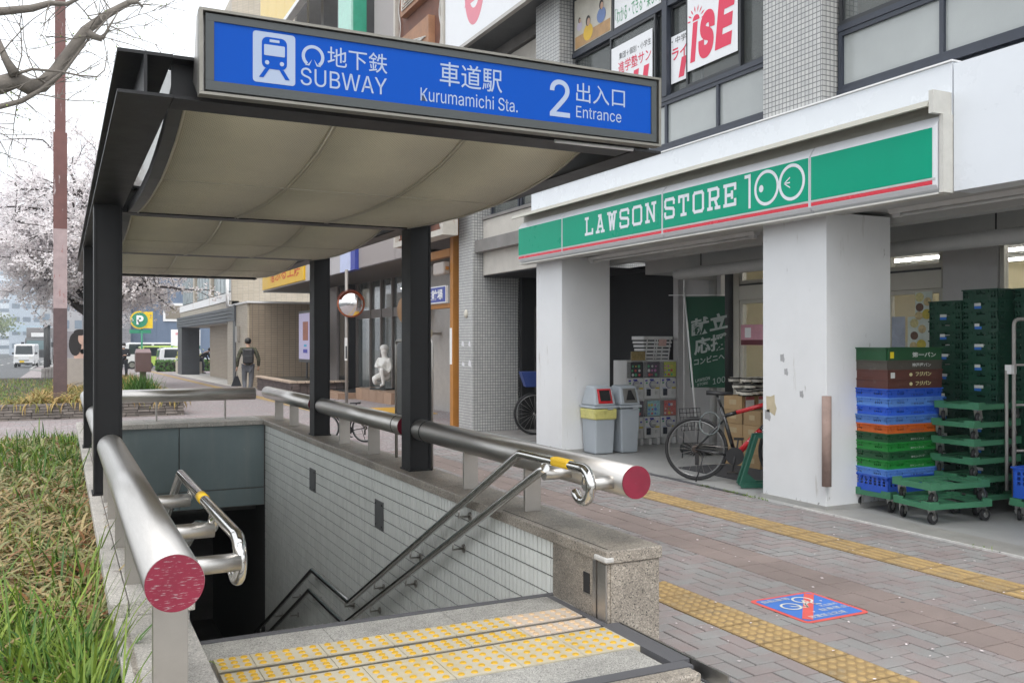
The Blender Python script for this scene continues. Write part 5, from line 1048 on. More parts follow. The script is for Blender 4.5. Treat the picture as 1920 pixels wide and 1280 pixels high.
# ---- bicycle
def bicycle(label, main, accent, basket=None):
    t = lthing('bicycle', label, 'bicycle'); Rw = .34
    def wheel(cx):
        q = MB(); n = 40; q.tube([(cx + (Rw - .014) * math.cos(2 * math.pi * i / n), 0, Rw + (Rw - .014) * math.sin(2 * math.pi * i / n)) for i in range(n + 1)], .0185, 8, caps=False); w_ = q.build('wheel', RUBBER, t, local=True)
        q = MB(); q.tube([(cx + (Rw - .04) * math.cos(2 * math.pi * i / n), 0, Rw + (Rw - .04) * math.sin(2 * math.pi * i / n)) for i in range(n + 1)], .009, 6, caps=False); q.build('rim', mat('rim_grey', (.30, .30, .30), rough=.3, metal=.8), w_, local=True)
        q = MB()
        for i in range(20): a = 2 * math.pi * i / 20; q.tube([(cx + .02 * math.cos(a + .6), .02 * (-1) ** i, Rw + .02 * math.sin(a + .6)), (cx + (Rw - .045) * math.cos(a), 0, Rw + (Rw - .045) * math.sin(a))], .0013, 4)
        q.build('spokes', STEEL, w_, local=True, kind='stuff'); MB().cyl((cx, -.05, Rw), (cx, .05, Rw), .02, n=10).build('hub', STEELD, w_, local=True)
    wheel(0); wheel(1.0)
    ra, bb_, st_, ht, hb = Vector((0, 0, Rw)), Vector((.42, 0, .28)), Vector((.27, 0, .80)), Vector((.80, 0, .86)), Vector((.83, 0, .72))
    hm_ = hb.lerp(bb_, .35); MB().tube([hb, hm_], [.030, .032], 10).build('down_tube', main, t, local=True); MB().tube([hm_, bb_], [.032, .034], 10).build('down_tube', accent, t, local=True); s0_ = st_ + Vector((.02, 0, -.10)); s1_ = s0_.lerp(ht, .28); MB().tube([s0_, s1_], .022, 10).build('top_tube', main, t, local=True); MB().tube([s1_, ht], [.023, .026], 10).build('top_tube', accent, t, local=True); MB().tube([bb_, st_], .022, 10).build('seat_tube', main, t, local=True)
    for s_ in (-1, 1):
        MB().tube([ra + Vector((0, .06 * s_, 0)), bb_ + Vector((-.05, .03 * s_, 0))], .011, 8).build('chain_stay', main, t, local=True); MB().tube([ra + Vector((0, .06 * s_, 0)), st_ + Vector((.03, .02 * s_, -.14))], .010, 8).build('seat_stay', main, t, local=True)
        MB().tube([hb + Vector((.02, .045 * s_, -.02)), Vector((.97, .05 * s_, .50)), Vector((1.0, .05 * s_, Rw))], .012, 8).build('fork_blade', main, t, local=True)
    MB().tube([hb + Vector((.005, 0, -.03)), ht + Vector((-.012, 0, .05))], .022, 10).build('head_tube', main, t, local=True)
    MB().tube([st_, st_ + Vector((-.05, 0, .14))], .014, 8).build('seat_post', main, t, local=True)
    sd_ = MB(); sd_.add([(-.0, -.075, .975), (.0, .075, .975), (.14, .03, .965), (.27, .018, .955), (.27, -.018, .955), (.14, -.03, .96), (-.0, -.075, .93), (.0, .075, .93), (.14, .02, .925), (.27, .012, .93), (.27, -.012, .93), (.14, -.02, .925)], [(0, 5, 2, 1), (5, 4, 3, 2), (6, 7, 8, 11), (11, 8, 9, 10), (0, 1, 7, 6), (1, 2, 8, 7), (2, 3, 9, 8), (3, 4, 10, 9), (4, 5, 11, 10), (5, 0, 6, 11)], True)
    sd_.v = [p + Vector((.12 - .0, 0, .0)) for p in sd_.v]; sd_.build('saddle', BLACKP, t, local=True)
    MB().tube([ht + Vector((-.01, 0, .05)), Vector((.80, 0, .97)), Vector((.88, 0, .98))], .014, 8).build('stem', main, t, local=True); MB().tube([(.86, -.29, .985), (.88, 0, .98), (.86, .29, .985)], .012, 8).build('handlebar', BLACKP, t, local=True)
    for s_ in (-1, 1): MB().tube([(.86, .17 * s_, .985), (.85, .29 * s_, .985)], .017, 8).build('grip', RUBBER, t, local=True); MB().tube([(.87, .13 * s_, .97), (.93, .2 * s_, .95), (.92, .26 * s_, .95)], .006, 5).build('brake_lever', BLACKP, t, local=True)
    MB().cyl((.42, -.055, .28), (.42, -.045, .28), .095, n=28).build('chainring', BLACKP, t, local=True); MB().tube([(.42, -.065, .28), (.40, -.07, .11)], .010, 6).build('crank_arm', BLACKP, t, local=True); MB().tube([(.42, .065, .28), (.44, .07, .45)], .010, 6).build('crank_arm', BLACKP, t, local=True)
    lb('pedal', BLACKP, t, .35, .45, -.17, -.08, .10, .12); lb('pedal', BLACKP, t, .39, .49, .08, .17, .44, .46)
    MB().cyl((0, -.03, Rw), (0, -.055, Rw), .05, .03, n=18).build('cassette', mat('cassette', (.10, .08, .07), rough=.4, metal=.7), t, local=True); MB().tube([(.0, -.05, Rw + .05), (.40, -.05, .37)], .004, 5).build('chain', STEELD, t, local=True); MB().tube([(.0, -.05, Rw - .06), (.03, -.05, Rw - .15), (.40, -.05, .19)], .004, 5).build('chain', STEELD, t, local=True); lb('derailleur', BLACKP, t, .0, .04, -.075, -.04, Rw - .17, Rw - .05)
    MB().tube([(.15 + .11 * math.cos(i * .5236), -.03 + .05 * math.sin(i * .5), .62 + .12 * math.sin(i * .5236)) for i in range(13)], .009, 6).build('cable_lock', mat('lock_grey', (.12, .14, .14), rough=.3), t, local=True)
    MB().tube([(.10, -.06, .30), (.02, -.13, .0)], .008, 6).build('kick_stand', BLACKP, t, local=True)
    if basket: frustum(MB(), (.92, 1.16, -.14, .14), (.88, 1.24, -.19, .19), .78, 1.02).build('basket', basket, t, local=True)
    return t
BKM = mat('bike_black', (.015, .015, .016), rough=.25, coat=.5); BKR = mat('bike_red_black', (.55, .012, .02), rough=.25, coat=.5, var=.1)
bk1 = at(bicycle('black and red sports bicycle leaning in a green rack beside the near white column', BKM, BKR), 6.20, 8.02, 0, R(-47))
text('Wilier', (.64, -.0285, .51), .22, .055, (.68, 0, .73), (-.73, 0, .68), WHITEP, bk1, .001, .01, local=True)
bk2 = at(bicycle('dark bicycle with blue front basket inside the passage by the mosaic pier', mat('bike_dark', (.03, .035, .03)), mat('bike_lime', (.25, .40, .06)), mat('basket_blue', (.02, .05, .22), rough=.5)), 7.80, 12.72, 0.002, R(161))
RACK = mat('rack_green', (.015, .10, .065), rough=.45, var=.06)
rk = thing('bicycle_rack', 'green steel bicycle rack half behind the near white column', 'bicycle rack', (6.5, 7.35, 0))
for dx, dy in ((0, 0), (.10, .16)):
    MB().bar((6.26 + dx, 7.36 + dy, .02), (6.42 + dx, 7.30 + dy, .54), .035, .035).build('upright', RACK, rk); MB().bar((6.26 + dx, 7.36 + dy, .03), (6.9 + dx, 7.02 + dy, .03), .04, .05).build('foot_rail', RACK, rk)
    MB().bar((6.42 + dx, 7.30 + dy, .53), (6.8 + dx, 7.10 + dy, .53), .035, .035).build('top_rail', RACK, rk)
    MB().prism([(6.27 + dx, 7.352 + dy, .05), (6.42 + dx, 7.272 + dy, .05), (6.30 + dx, 7.336 + dy, .17)], (.01, .02, 0)).build('gusset', RACK, rk)
# ---- crates
def wallcells(mb, L, z0, z1, holes, place, th=.006):
    xsx = sorted(set([0, L] + [h for q in holes for h in q[:2]])); zsz = sorted(set([z0, z1] + [h for q in holes for h in q[2:]]))
    for a, c in zip(xsx, xsx[1:]):
        run = None
        for e, g_ in zip(zsz, zsz[1:]):
            mx_, mz_ = (a + c) / 2, (e + g_) / 2
            if any(q[0] < mx_ < q[1] and q[2] < mz_ < q[3] for q in holes): continue
            place(mb, a, c, e, g_, th)
def crate_mesh(w_, d_, h_, ribs=True, holes=True, lip=.012, style=0):
    mb = MB(); mb.box(-w_ / 2, w_ / 2, -d_ / 2, d_ / 2, 0, .008)
    def hs_(L):
        H = []
        if style == 0:
            for c0 in (.17, .72):
                for k_ in range(4): H.append((L * c0 + k_ * .022, L * c0 + k_ * .022 + .012, h_ * .30, h_ * .68))
            H += [(L * .94, L * .955, h_ * .3, h_ * .68), (L * .05, L * .065, h_ * .3, h_ * .68)]
        elif style == 1:
            for c0 in (.06, .84):
                for k_ in range(2):
                    for z_ in (.25, .58): H.append((L * c0 + k_ * .028, L * c0 + k_ * .028 + .018, h_ * z_, h_ * (z_ + .22)))
            H.append((L * .36, L * .60, h_ * .55, h_ * .80))
        elif style == 2:
            for i in range(int(L / .05) - 1):
                for j in range(3): H.append((.03 + i * .05, .06 + i * .05, h_ * (.42 + .16 * j), h_ * (.53 + .16 * j)))
        return H if holes else []
    def pf(sign):
        def f(m, a, c, e, g_, th): y = sign * (d_ / 2 - th / 2); m.box(-w_ / 2 + a, -w_ / 2 + c, y - th / 2, y + th / 2, e, g_)
        return f
    def ps(sign):
        def f(m, a, c, e, g_, th): x = sign * (w_ / 2 - th / 2); m.box(x - th / 2, x + th / 2, -d_ / 2 + a, -d_ / 2 + c, e, g_)
        return f
    for s_ in (-1, 1): wallcells(mb, w_, .008, h_ - .012, hs_(w_), pf(s_)); wallcells(mb, d_, .008, h_ - .012, hs_(d_), ps(s_))
    for (x0, x1, y0, y1) in ((-w_ / 2 - lip, w_ / 2 + lip, -d_ / 2 - lip, -d_ / 2 + .006), (-w_ / 2 - lip, w_ / 2 + lip, d_ / 2 - .006, d_ / 2 + lip), (-w_ / 2 - lip, -w_ / 2 + .006, -d_ / 2 + .006, d_ / 2 - .006), (w_ / 2 - .006, w_ / 2 + lip, -d_ / 2 + .006, d_ / 2 - .006)):
        mb.box(x0, x1, y0, y1, h_ - .012, h_); 
        if style == 0: mb.box(x0 + (.003 if x0 < 0 else 0), x1 - (.003 if x1 > 0 else 0), y0 + (.003 if y0 < 0 else 0), y1 - (.003 if y1 > 0 else 0), h_ - .036, h_ - .030)
    if ribs:
        for i in range(7):
            x = -w_ / 2 + w_ * (.02 + .16 * i); mb.box(x, x + .005, -d_ / 2 - lip * .8, d_ / 2 + lip * .8, h_ - .036, h_ - .012)
        for i in range(5):
            y = -d_ / 2 + d_ * (.02 + .235 * i); mb.box(-w_ / 2 - lip * .8, w_ / 2 + lip * .8, y, y + .005, h_ - .036, h_ - .012)
    return mb
DARKG = (.008, .055, .032); CRM = {}
def crm(name, col, rough=.42): return mat('crate_' + name, col, rough=rough, var=.12, scale=7, orand=.12, dirt=(tuple(min(1, c * .75 + .05) for c in col), 11, .60, (1, 1, 1), .12))
stackdef = [('deep blue', 'deep', (.018, .085, .50)), ('pale blue', 'thin', (.09, .23, .60)), ('bright green', 'thin', (.012, .24, .035)), ('dark green', 'thin', (.010, .075, .025)), ('bright green', 'thin', (.012, .24, .035)), ('dark green', 'thin', (.010, .075, .025)),
            ('orange', 'thin', (.55, .11, .012)), ('pale blue', 'thin', (.10, .25, .62)), ('blue', 'thin', (.02, .10, .55)), ('pale blue', 'thin', (.10, .25, .62)), ('blue', 'thin', (.02, .10, .55)),
            ('brown', 'tray', (.095, .032, .024)), ('brown', 'tray', (.095, .032, .024)), ('grey brown', 'tray', (.075, .065, .052)), ('dark green', 'tall', (.008, .085, .045))]
protos = {}
W_, D_ = .69, .40; XC, YC = 6.83, 5.90; z = .165; HT = {'deep': (.152, .138), 'thin': (.0785, .0785), 'tray': (.084, .083), 'tall': (.115, .115)}
ords = ['bottom', 'second', 'third', 'fourth', 'fifth', 'sixth', 'seventh', 'eighth', 'ninth', 'tenth', 'eleventh', 'twelfth', 'thirteenth', 'fourteenth', 'topmost']
TXW = mat('print_white', (.62, .64, .62), rough=.5); TXK = mat('print_dark', (.02, .03, .10), rough=.5); TXY = mat('print_cream', (.62, .58, .30), rough=.5)
for i, (cn_, st_, col) in enumerate(stackdef):
    h, step = HT[st_]; m_ = crm(cn_.replace(' ', '_'), col)
    kx = (st_, cn_)
    if kx not in protos:
        me = crate_mesh(W_, D_, h, ribs=st_ in ('thin', 'deep'), holes=st_ in ('thin', 'deep'), style=0 if st_ == 'thin' else (2 if st_ == 'deep' else 3), lip=.012 if st_ != 'tray' else .006).mesh('crate'); me.materials.append(m_); protos[kx] = me
    t = thing('crate', '%s plastic crate, %s of the multicoloured stack by the near column' % (cn_, ords[i]), 'crate', (XC, YC, z), 'crates in the multicoloured stack')
    o = bpy.data.objects.new('crate_body', protos[kx]); COL.objects.link(o); o.parent = t; CH_OF.setdefault(t.name, []).append(o)
    t.rotation_euler = (0, 0, random.uniform(-.022, .022)); t.location.x += random.uniform(-.009, .009)
    fy = YC - D_ / 2 - .0005
    if st_ == 'thin':
        text('丁曽食品㈱' if 'blue' in cn_ else ('㈱丸元プラス' if cn_ == 'orange' else '㈱サニーフーズ'), (XC + .02, fy, z + .022), .17, .018, rx, uz, TXK if 'green' not in cn_ else TXW, t, .001, 0, local=False)
    elif st_ == 'tall':
        text('第一パン', (XC + .12, fy, z + .05), .30, .045, rx, uz, TXW, t, .0015, .02); bx('yellow_label', mat('label_bright_yellow', (.75, .62, .02)), t, XC - .30, XC - .255, fy - .002, fy - .0005, z + .018, z + .075); bx('corner_rib', m_, t, XC - .335, XC - .329, fy - .012, fy, z, z + .1)
    elif cn_ == 'grey brown': text('神戸屋パン', (XC + .08, fy, z + .042), .24, .035, rx, uz, TXW, t, .0015, .01)
    elif cn_ == 'brown': text('フジパン', (XC + .10, fy, z + .045), .20, .038, rx, uz, TXY, t, .0015, .03); text('●', (XC - .06, fy, z + .04), .04, .03, rx, uz, TXY, t, .0015); 
    if st_ == 'tray' and i == 12: bx('white_label', TXW, t, XC - .31, XC - .26, fy - .002, fy - .0005, z + .01, z + .06)
    z += step
# ---- dollies
DGR = mat('dolly_green', (.05, .20, .105), rough=.6, var=.15, scale=9, orand=.08, dirt=((.10, .22, .15), 12, .6, (1, 1, 1))); DGP = mat('faded_dolly_green', (.07, .25, .14), rough=.6, var=.15, scale=9)
WHS = mat('castor_steel', (.40, .40, .39), rough=.35, metal=.9)
def dolly_proto(m_):
    t = lthing('dolly', 'x', 'dolly', 'green plastic dollies'); W2, D2 = .32, .215; zb = .125
    q = MB()
    for s_ in (-1, 1):
        for (a, c, zt) in ((-W2, -W2 + .09, .062), (-W2 + .09, W2 - .09, .045), (W2 - .09, W2, .062)): q.box(a, c, s_ * D2 - (.022 if s_ > 0 else 0), s_ * D2 + (.022 if s_ < 0 else 0), zb, zb + zt)
        for (a, c, zt) in ((-D2 + .022, -D2 + .1, .062), (-D2 + .1, D2 - .1, .042), (D2 - .1, D2 - .022, .062)): q.box(s_ * W2 - (.022 if s_ > 0 else 0), s_ * W2 + (.022 if s_ < 0 else 0), a, c, zb, zb + zt)
    q.box(-W2 + .022, W2 - .022, -D2 + .022, -D2 + .075, zb + .012, zb + .035); q.box(-W2 + .022, W2 - .022, D2 - .075, D2 - .022, zb + .012, zb + .035); q.box(-W2 + .022, -W2 + .09, -D2 + .075, D2 - .075, zb + .012, zb + .035); q.box(W2 - .09, W2 - .022, -D2 + .075, D2 - .075, zb + .012, zb + .035); q.box(-.04, .04, -D2 + .075, D2 - .075, zb + .012, zb + .035)
    q.build('deck', m_, t, local=True)
    for sx in (-1, 1):
        for sy in (-1, 1):
            cx, cy_ = sx * .265, sy * .165; a = random.uniform(-.6, .6); d = Vector((math.cos(a), math.sin(a), 0)) * .025; nn = Vector((-math.sin(a), math.cos(a), 0))
            c = MB().cyl(Vector((cx, cy_, .05)) + d - nn * .014, Vector((cx, cy_, .05)) + d + nn * .014, .05, n=18).build('castor_wheel', RUBBER, t, local=True)
            MB().cyl(Vector((cx, cy_, .05)) + d - nn * .016, Vector((cx, cy_, .05)) + d + nn * .016, .024, n=12).build('hub', WHS, c, local=True)
            f = MB()
            for s_ in (-1, 1): f.bar(Vector((cx, cy_, .05)) + d + nn * .02 * s_, Vector((cx, cy_, .128)) + nn * .018 * s_, .004, .03, up=nn)
            f.box(cx - .03, cx + .03, cy_ - .03, cy_ + .03, .12, .126); f.build('fork', WHS, c, local=True)
    return t
d0 = dolly_proto(DGR); d0['label'] = 'green dolly under the multicoloured crate stack'; at(d0, 6.80, 5.90, 0, R(2))
def dly(label, x, y, z, a): return copy_tree(d0, None, (x, y, z), R(a), label)
dly('lower of the two green dollies stacked at the front by the paving', 6.71, 5.33, 0, -9); dly('upper of the two green dollies stacked at the front by the paving', 6.73, 5.36, .155, -6)
for i in range(6): dly('green dolly, %s of the tall dolly stack' % ['bottom', 'second', 'third', 'fourth', 'fifth', 'topmost'][i], 7.36 + random.uniform(-.02, .02), 5.48 + random.uniform(-.02, .02), .158 * i, random.uniform(-4, 4))
# ---- tall green crate stacks
def gstack(x, y, n, z0, nm, rot=0):
    me = protos.get('g'); 
    if me is None: me = crate_mesh(.60, .355, .105, ribs=True, holes=True, style=1, lip=.008).mesh('crate'); me.materials.append(crm('bottle_green', DARKG)); protos['g'] = me
    for i in range(n):
        zz_ = z0 + i * .0935
        o = thing('green_crate', 'dark green crate, %s from the floor of the %s' % (NTH[i], nm), 'crate', (x, y, zz_), 'dark green crates in tall stacks'); o.rotation_euler = (0, 0, random.uniform(-.01, .01))
        ob = bpy.data.objects.new('crate_body', me); COL.objects.link(ob); ob.parent = o; CH_OF.setdefault(o.name, []).append(ob)
        if i % 2 == (n % 2): bx('paper_label', TXW, o, x - .311, x - .3085, y - .02 + random.uniform(-.03, .03), y + .05, zz_ + .045, zz_ + .072); bx('blue_label', mat('label_blue', (.03, .16, .55)), o, x - .311, x - .3085, y - .02, y + .05, zz_ + .020, zz_ + .044)
gstack(7.81, 5.93, 19, .10, 'shorter stack by the posters'); gstack(7.81, 5.565, 20, .10, 'taller stack behind the roll cage')
gstack(8.0, 5.18, 20, .10, 'stack at the right edge')
# roll cage, blue crate, posters
CG = mat('cage_grey', (.36, .34, .32), rough=.5, var=.1, dirt=((.22, .10, .05), 30, .68, (1, 1, 1), .03))
rc = thing('roll_cage', 'grey steel tube roll cage in front of the green crates', 'roll cage', (7.55, 5.05, 0))
MB().tube(arc([(7.46, 5.20, .10), (7.46, 5.20, 1.70), (8.1, 5.0, 1.70), (8.1, 5.0, .10)], .06), .016, 10).build('cage_frame', CG, rc)
for z_ in (.55, .95, 1.30): MB().tube([(7.46, 5.20, z_), (8.1, 5.0, z_)], .010, 8).build('cross_bar', CG, rc)
for i in range(1, 5): p = Vector((7.46, 5.20, 0)).lerp(Vector((8.1, 5.0, 0)), i / 5); MB().tube([(p.x, p.y, .15), (p.x, p.y, 1.68)], .005, 6).build('wire', CG, rc)
MB().tube([(7.42, 5.24, .2), (7.42, 5.24, 1.25)], .014, 8).build('hinge_post', CG, rc); bx('hinge', WHITEP, rc, 7.41, 7.48, 5.19, 5.25, 1.22, 1.30); bx('base', CG, rc, 7.42, 8.12, 4.6, 5.22, .08, .11)
for (xx, yy_) in ((7.48, 5.15), (8.05, 5.0), (7.48, 4.66), (8.05, 4.66)): MB().cyl((xx - .015, yy_, .04), (xx + .015, yy_, .04), .04, n=14).build('castor', RUBBER, rc)
bcr = thing('crate', 'deep blue crate at the right edge of the photo above a dolly', 'crate', (7.18, 4.86, .19)); cm_ = crate_mesh(.60, .40, .26, holes=True, style=2).mesh('crate'); cm_.materials.append(crm('royal_blue', (.02, .10, .55))); o = bpy.data.objects.new('crate_body', cm_); COL.objects.link(o); o.parent = bcr; bcr.location = (7.50, 4.83, .19)
dly('green dolly under the blue crate at the right edge', 7.50, 4.83, 0, 0)
FOOD = mat('food_print', (.50, .36, .16), rough=.4, var=.6, scale=16)
def foodposter(label, ya, yb, z0, z1, m):
    t = thing('poster', label, 'poster', (8.24, (ya + yb) / 2, z0)); bx('sheet', m, t, 8.245, 8.248, ya, yb, z0, z1); return t
for lbl, u0, v0_, u1, v1 in (('menu poster with meal pictures on the shop window, upper one', 1716, 548, 1748, 596), ('menu poster with meal pictures on the shop window, lower one', 1702, 594, 1742, 655)):
    p, q_ = PX(u0, v0_, 8.245), PX(u1, v1, 8.245); t = foodposter(lbl, q_.y, p.y, q_.z, p.z, mat('menu_sheet', (.55, .62, .55), rough=.4, var=.2, scale=10))
    yc_ = (p.y + q_.y) / 2; hh = p.z - q_.z
    for a_, c_, r_, m_ in ((.05, .80, .055, mat('menu_badge', (.60, .55, .25), var=.3, scale=40)), (-.05, .62, .05, FOOD), (.05, .42, .05, mat('menu_dark', (.14, .07, .04), var=.5, scale=40)), (-.04, .15, .06, mat('menu_yellow', (.55, .45, .05), var=.3, scale=30)), (.06, .10, .05, FOOD)): blob(t, m_, yc_ + a_, q_.z + hh * c_, r_, r_ * .9, 8.2435, 'picture')
p, q_ = PX(1672, 594, 8.245), PX(1697, 655, 8.245); foodposter('framed landscape poster beside the near white column', q_.y, p.y, q_.z, p.z, mat('landscape_print', (.30, .34, .42), rough=.4, var=.3, scale=5))
p, q_ = PX(1393, 609, 8.28), PX(1436, 647, 8.28); t = foodposter('pink promotion poster on the shop window left of the near column', q_.y, p.y, q_.z, p.z, mat('pink_print', (.60, .30, .36), rough=.4, var=.12, scale=12)); bx('cup_picture', WHITEP, t, 8.2435, 8.2445, p.y - .20, p.y - .08, q_.z + .10, p.z - .04); bx('dark_band', mat('dark_red_band', (.12, .02, .03)), t, 8.2435, 8.2445, q_.y + .002, p.y - .002, q_.z + .002, q_.z + .07)
# ================================================================ alley with orange frame, neon sign
ORG = mat('orange_steel', (.42, .175, .03), rough=.55, var=.12, dirt=((.16, .07, .03), 14, .68, (1, 1, .5), .04))
al = thing('alley_wall', 'grey alley walls with old stained block wall beyond the orange posts', 'wall', (9, 16, 0))
bx('rear_wall', mat('alley_grey', (.32, .32, .315), rough=.85, var=.1), al, 7.9, 8.1, 14.7, 18.2, 2.3, 9); 
OLD = mat('old_blocks', (.20, .165, .13), rough=.95, var=.25, scale=3, dirt=((.06, .07, .04), 3, .55))
for r_ in range(6):
    for k in range(7): bx('block', OLD, al, 7.85 + random.uniform(0, .012), 8.0, 14.72 + k * .4 - (.2 if r_ % 2 else 0) * 0, 15.11 + k * .4, r_ * .37 - .05, r_ * .37 + .315)
of = thing('orange_frame', 'rusty orange steel portal frame at the bicycle park entrance', 'frame', (6.3, 15.1, 0))
bx('post', ORG, of, 6.26, 6.38, 15.04, 15.18, -.03, 3.75); bx('post', ORG, of, 6.26, 6.40, 17.1, 17.28, -.05, 3.75); bx('beam', ORG, of, 6.27, 6.39, 15.22, 17.1, 3.05, 3.19); bx('beam', ORG, of, 6.27, 6.39, 15.22, 17.1, 2.12, 2.2)
bx('white_label', WHITEP, of, 6.257, 6.2598, 15.09, 15.19, 1.1, 1.75)
bs = thing('bicycle_park_sign', 'blue sign with white lettering for private bicycle parking on the orange frame', 'sign', (6.2, 16, 2.2))
bx('frame', WHITEP, bs, 6.20, 6.25, 15.24, 17.05, 2.21, 2.52); bx('panel', mat('sign_navy', (.025, .05, .30), rough=.4), bs, 6.196, 6.2, 15.26, 17.03, 2.23, 2.50)
text('専用駐輪場', (6.195, 16.05, 2.365), 1.35, .2, ryn, uz, WHITEP, bs, .001, .02)
fl_ = thing('flood_lamp', 'old rectangular flood lamp on the orange frame beam', 'lamp', (6.2, 15.6, 2.8)); bx('case', mat('lamp_case', (.45, .40, .36), rough=.4, dirt=((.2, .08, .04), 9, .6)), fl_, 6.15, 6.30, 15.25, 15.75, 2.72, 2.95, bevel=.03); bx('bracket', ORG, fl_, 6.2, 6.26, 15.22, 15.3, 2.8, 2.86)
ns = thing('neon_sign', 'tall rusty brown neon tube sign with looping white tubes', 'sign', (5.8, 15.3, 3.2))
NB = mat('neon_backing', (.16, .065, .04), rough=.7, var=.3, scale=5, dirt=((.4, .3, .2), 12, .66)); NT = mat('neon_tube', (.60, .60, .57), rough=.3)
bx('backing', NB, ns, 5.80, 6.0, 14.25, 16.7, 3.35, 9.5)
for (ya, yb) in ((14.2, 14.30), (16.62, 16.72)): bx('side_frame', mat('neon_frame', (.50, .47, .42), rough=.6, dirt=((.3, .12, .06), 10, .6)), ns, 5.72, 6.0, ya, yb, 3.3, 9.5)
bx('bottom_frame', MATS['neon_frame'], ns, 5.72, 6.0, 14.3, 16.62, 3.3, 3.4)
for yc_ in (14.42, 16.5): MB().tube([(5.77, yc_ + .05 * math.sin(i * .9), 3.45 + i * .1) for i in range(60)], .012, 5).build('edge_tube', NT, ns)
for j, zc_ in enumerate((4.0, 5.4, 6.7, 8.0, 9.0)):
    bx('letter_block', mat('neon_letter', (.34, .17, .09), rough=.6, var=.25, scale=6), ns, 5.68, 5.80, 14.75, 16.2, zc_ - .45, zc_ + .45)
    for k in range(4):
        e = .06 + .08 * k; MB().tube([(5.665, 14.8 + e, zc_ - .4 + e * .6), (5.665, 16.15 - e, zc_ - .4 + e * .6), (5.665, 16.15 - e, zc_ + .4 - e), (5.665, 14.8 + e, zc_ + .1)], .012, 5).build('neon_tube', NT, ns)
# ================================================================ bank like building with wide canopy
FAS = mat('fascia_brown_grey', (.30, .265, .255), rough=.45, var=.05); FAL = mat('fascia_pale', (.46, .44, .45), rough=.4, var=.04); SOFD = mat('soffit_dark', (.11, .10, .095), rough=.6, var=.1)
bk = thing('bank_building', 'brown grey building with a wide canopy, glass doors and yellow signs', 'building', (8, 25, 0))
def pb(n_, m_, *a, **k): return bx(n_, m_, bk, *a, **k)
ZS = 3.30
pb('soffit', SOFD, 6.52, 9.2, 17.0, 33.4, ZS - .02, ZS + .05)
ys_ = [17.0, 18.9, 21.6]
for a, c in zip(ys_, ys_[1:]): pb('fascia_panel', FAS, 6.5, 6.56, a + .01, c - .01, ZS, 4.75)
y_ = 23.0
while y_ < 33: pb('fascia_panel', FAL, 6.5, 6.56, y_ + .01, min(y_ + 1.1, 33.4) - .01, ZS, 4.45); y_ += 1.1
pb('fascia_end', FAS, 6.56, 9.2, 17.0, 17.06, ZS, 4.75); pb('canopy_top', SOFD, 6.56, 9.2, 17.06, 33.4, 4.4, 4.45); 
pb('upper_wall', FAS, 6.9, 9.0, 17.0, 18.7, 4.75, 14); pb('upper_wall', FAS, 6.9, 9.0, 18.72, 21.6, 4.75, 14); pb('green_pier', mat('green_panel', (.04, .33, .21), rough=.4), 6.6, 6.95, 22.4, 23.6, 4.46, 14); pb('green_pier_edge', mat('green_pale', (.35, .62, .52), rough=.4), 6.55, 6.599, 22.4, 23.6, 4.46, 14)
pb('recess_wall', BLACKV, 8.4, 8.6, 21.6, 33.4, 4.46, 14); pb('upper_wall', FAS, 6.95, 7.2, 23.6, 33.4, 4.46, 6.2)
for k in range(4): pb('grey_fin', mat('fin_grey', (.12, .12, .125), rough=.5), 7.0 + .1 * k, 8.39, 25 + k * 2.2, 25.3 + k * 2.2, 6.2, 14)
ysg = thing('yellow_sign', 'long yellow upper sign band above the station sign', 'sign', (6.4, 28, 11.6)); 
for k in range(7): bx('sign_panel', mat('sign_yellow_upper', (.72, .52, .14), rough=.4, var=.03), ysg, 6.3, 6.4, 23.7 + k * 1.3, 24.98 + k * 1.3, 11.7, 14.2)
bx('sign_edge', WHITEP, ysg, 6.28, 6.5, 23.65, 32.9, 11.55, 11.69); text('できるだ', (6.299, 26.3, 12.75), 4.4, 1.25, ryn, uz, PWH, ysg, .002, .03)
ys2 = thing('yellow_sign', 'yellow sign with red lettering on the canopy edge beyond the columns', 'sign', (6.45, 30, 3.3))
for k in range(6): bx('sign_panel', mat('sign_yellow', (.72, .44, .015), rough=.4, var=.03), ys2, 6.44, 6.499, 27.0 + k * 1.03, 28.02 + k * 1.03, 3.34, 3.98)
text('館ふる工房', (6.4385, 29.7, 3.72), 4.6, .42, ryn, uz, mat('sign_red', (.60, .10, .03)), ys2, .002, .02)
wl = thing('wall_lettering', 'dark metal lettering on the pale fascia beside the blue panel', 'lettering', (6.48, 24.6, 3.75)); text('ノリTAHARA', (6.49, 24.9, 3.86), 3.2, .24, ryn, uz, mat('bronze_letter', (.10, .085, .07), rough=.4), wl, .004, .02)
pb2 = bx('square_sign', mat('panel_violet_blue', (.045, .065, .33), rough=.4), None, 6.42, 6.60, 21.65, 22.9, ZS - .03, 4.75, label='violet blue square sign panel on the canopy fascia', cat='sign'); bx('white_edge', mat('panel_lilac', (.5, .55, .75)), pb2, 6.40, 6.419, 22.0, 22.9, ZS - .03, 4.75)
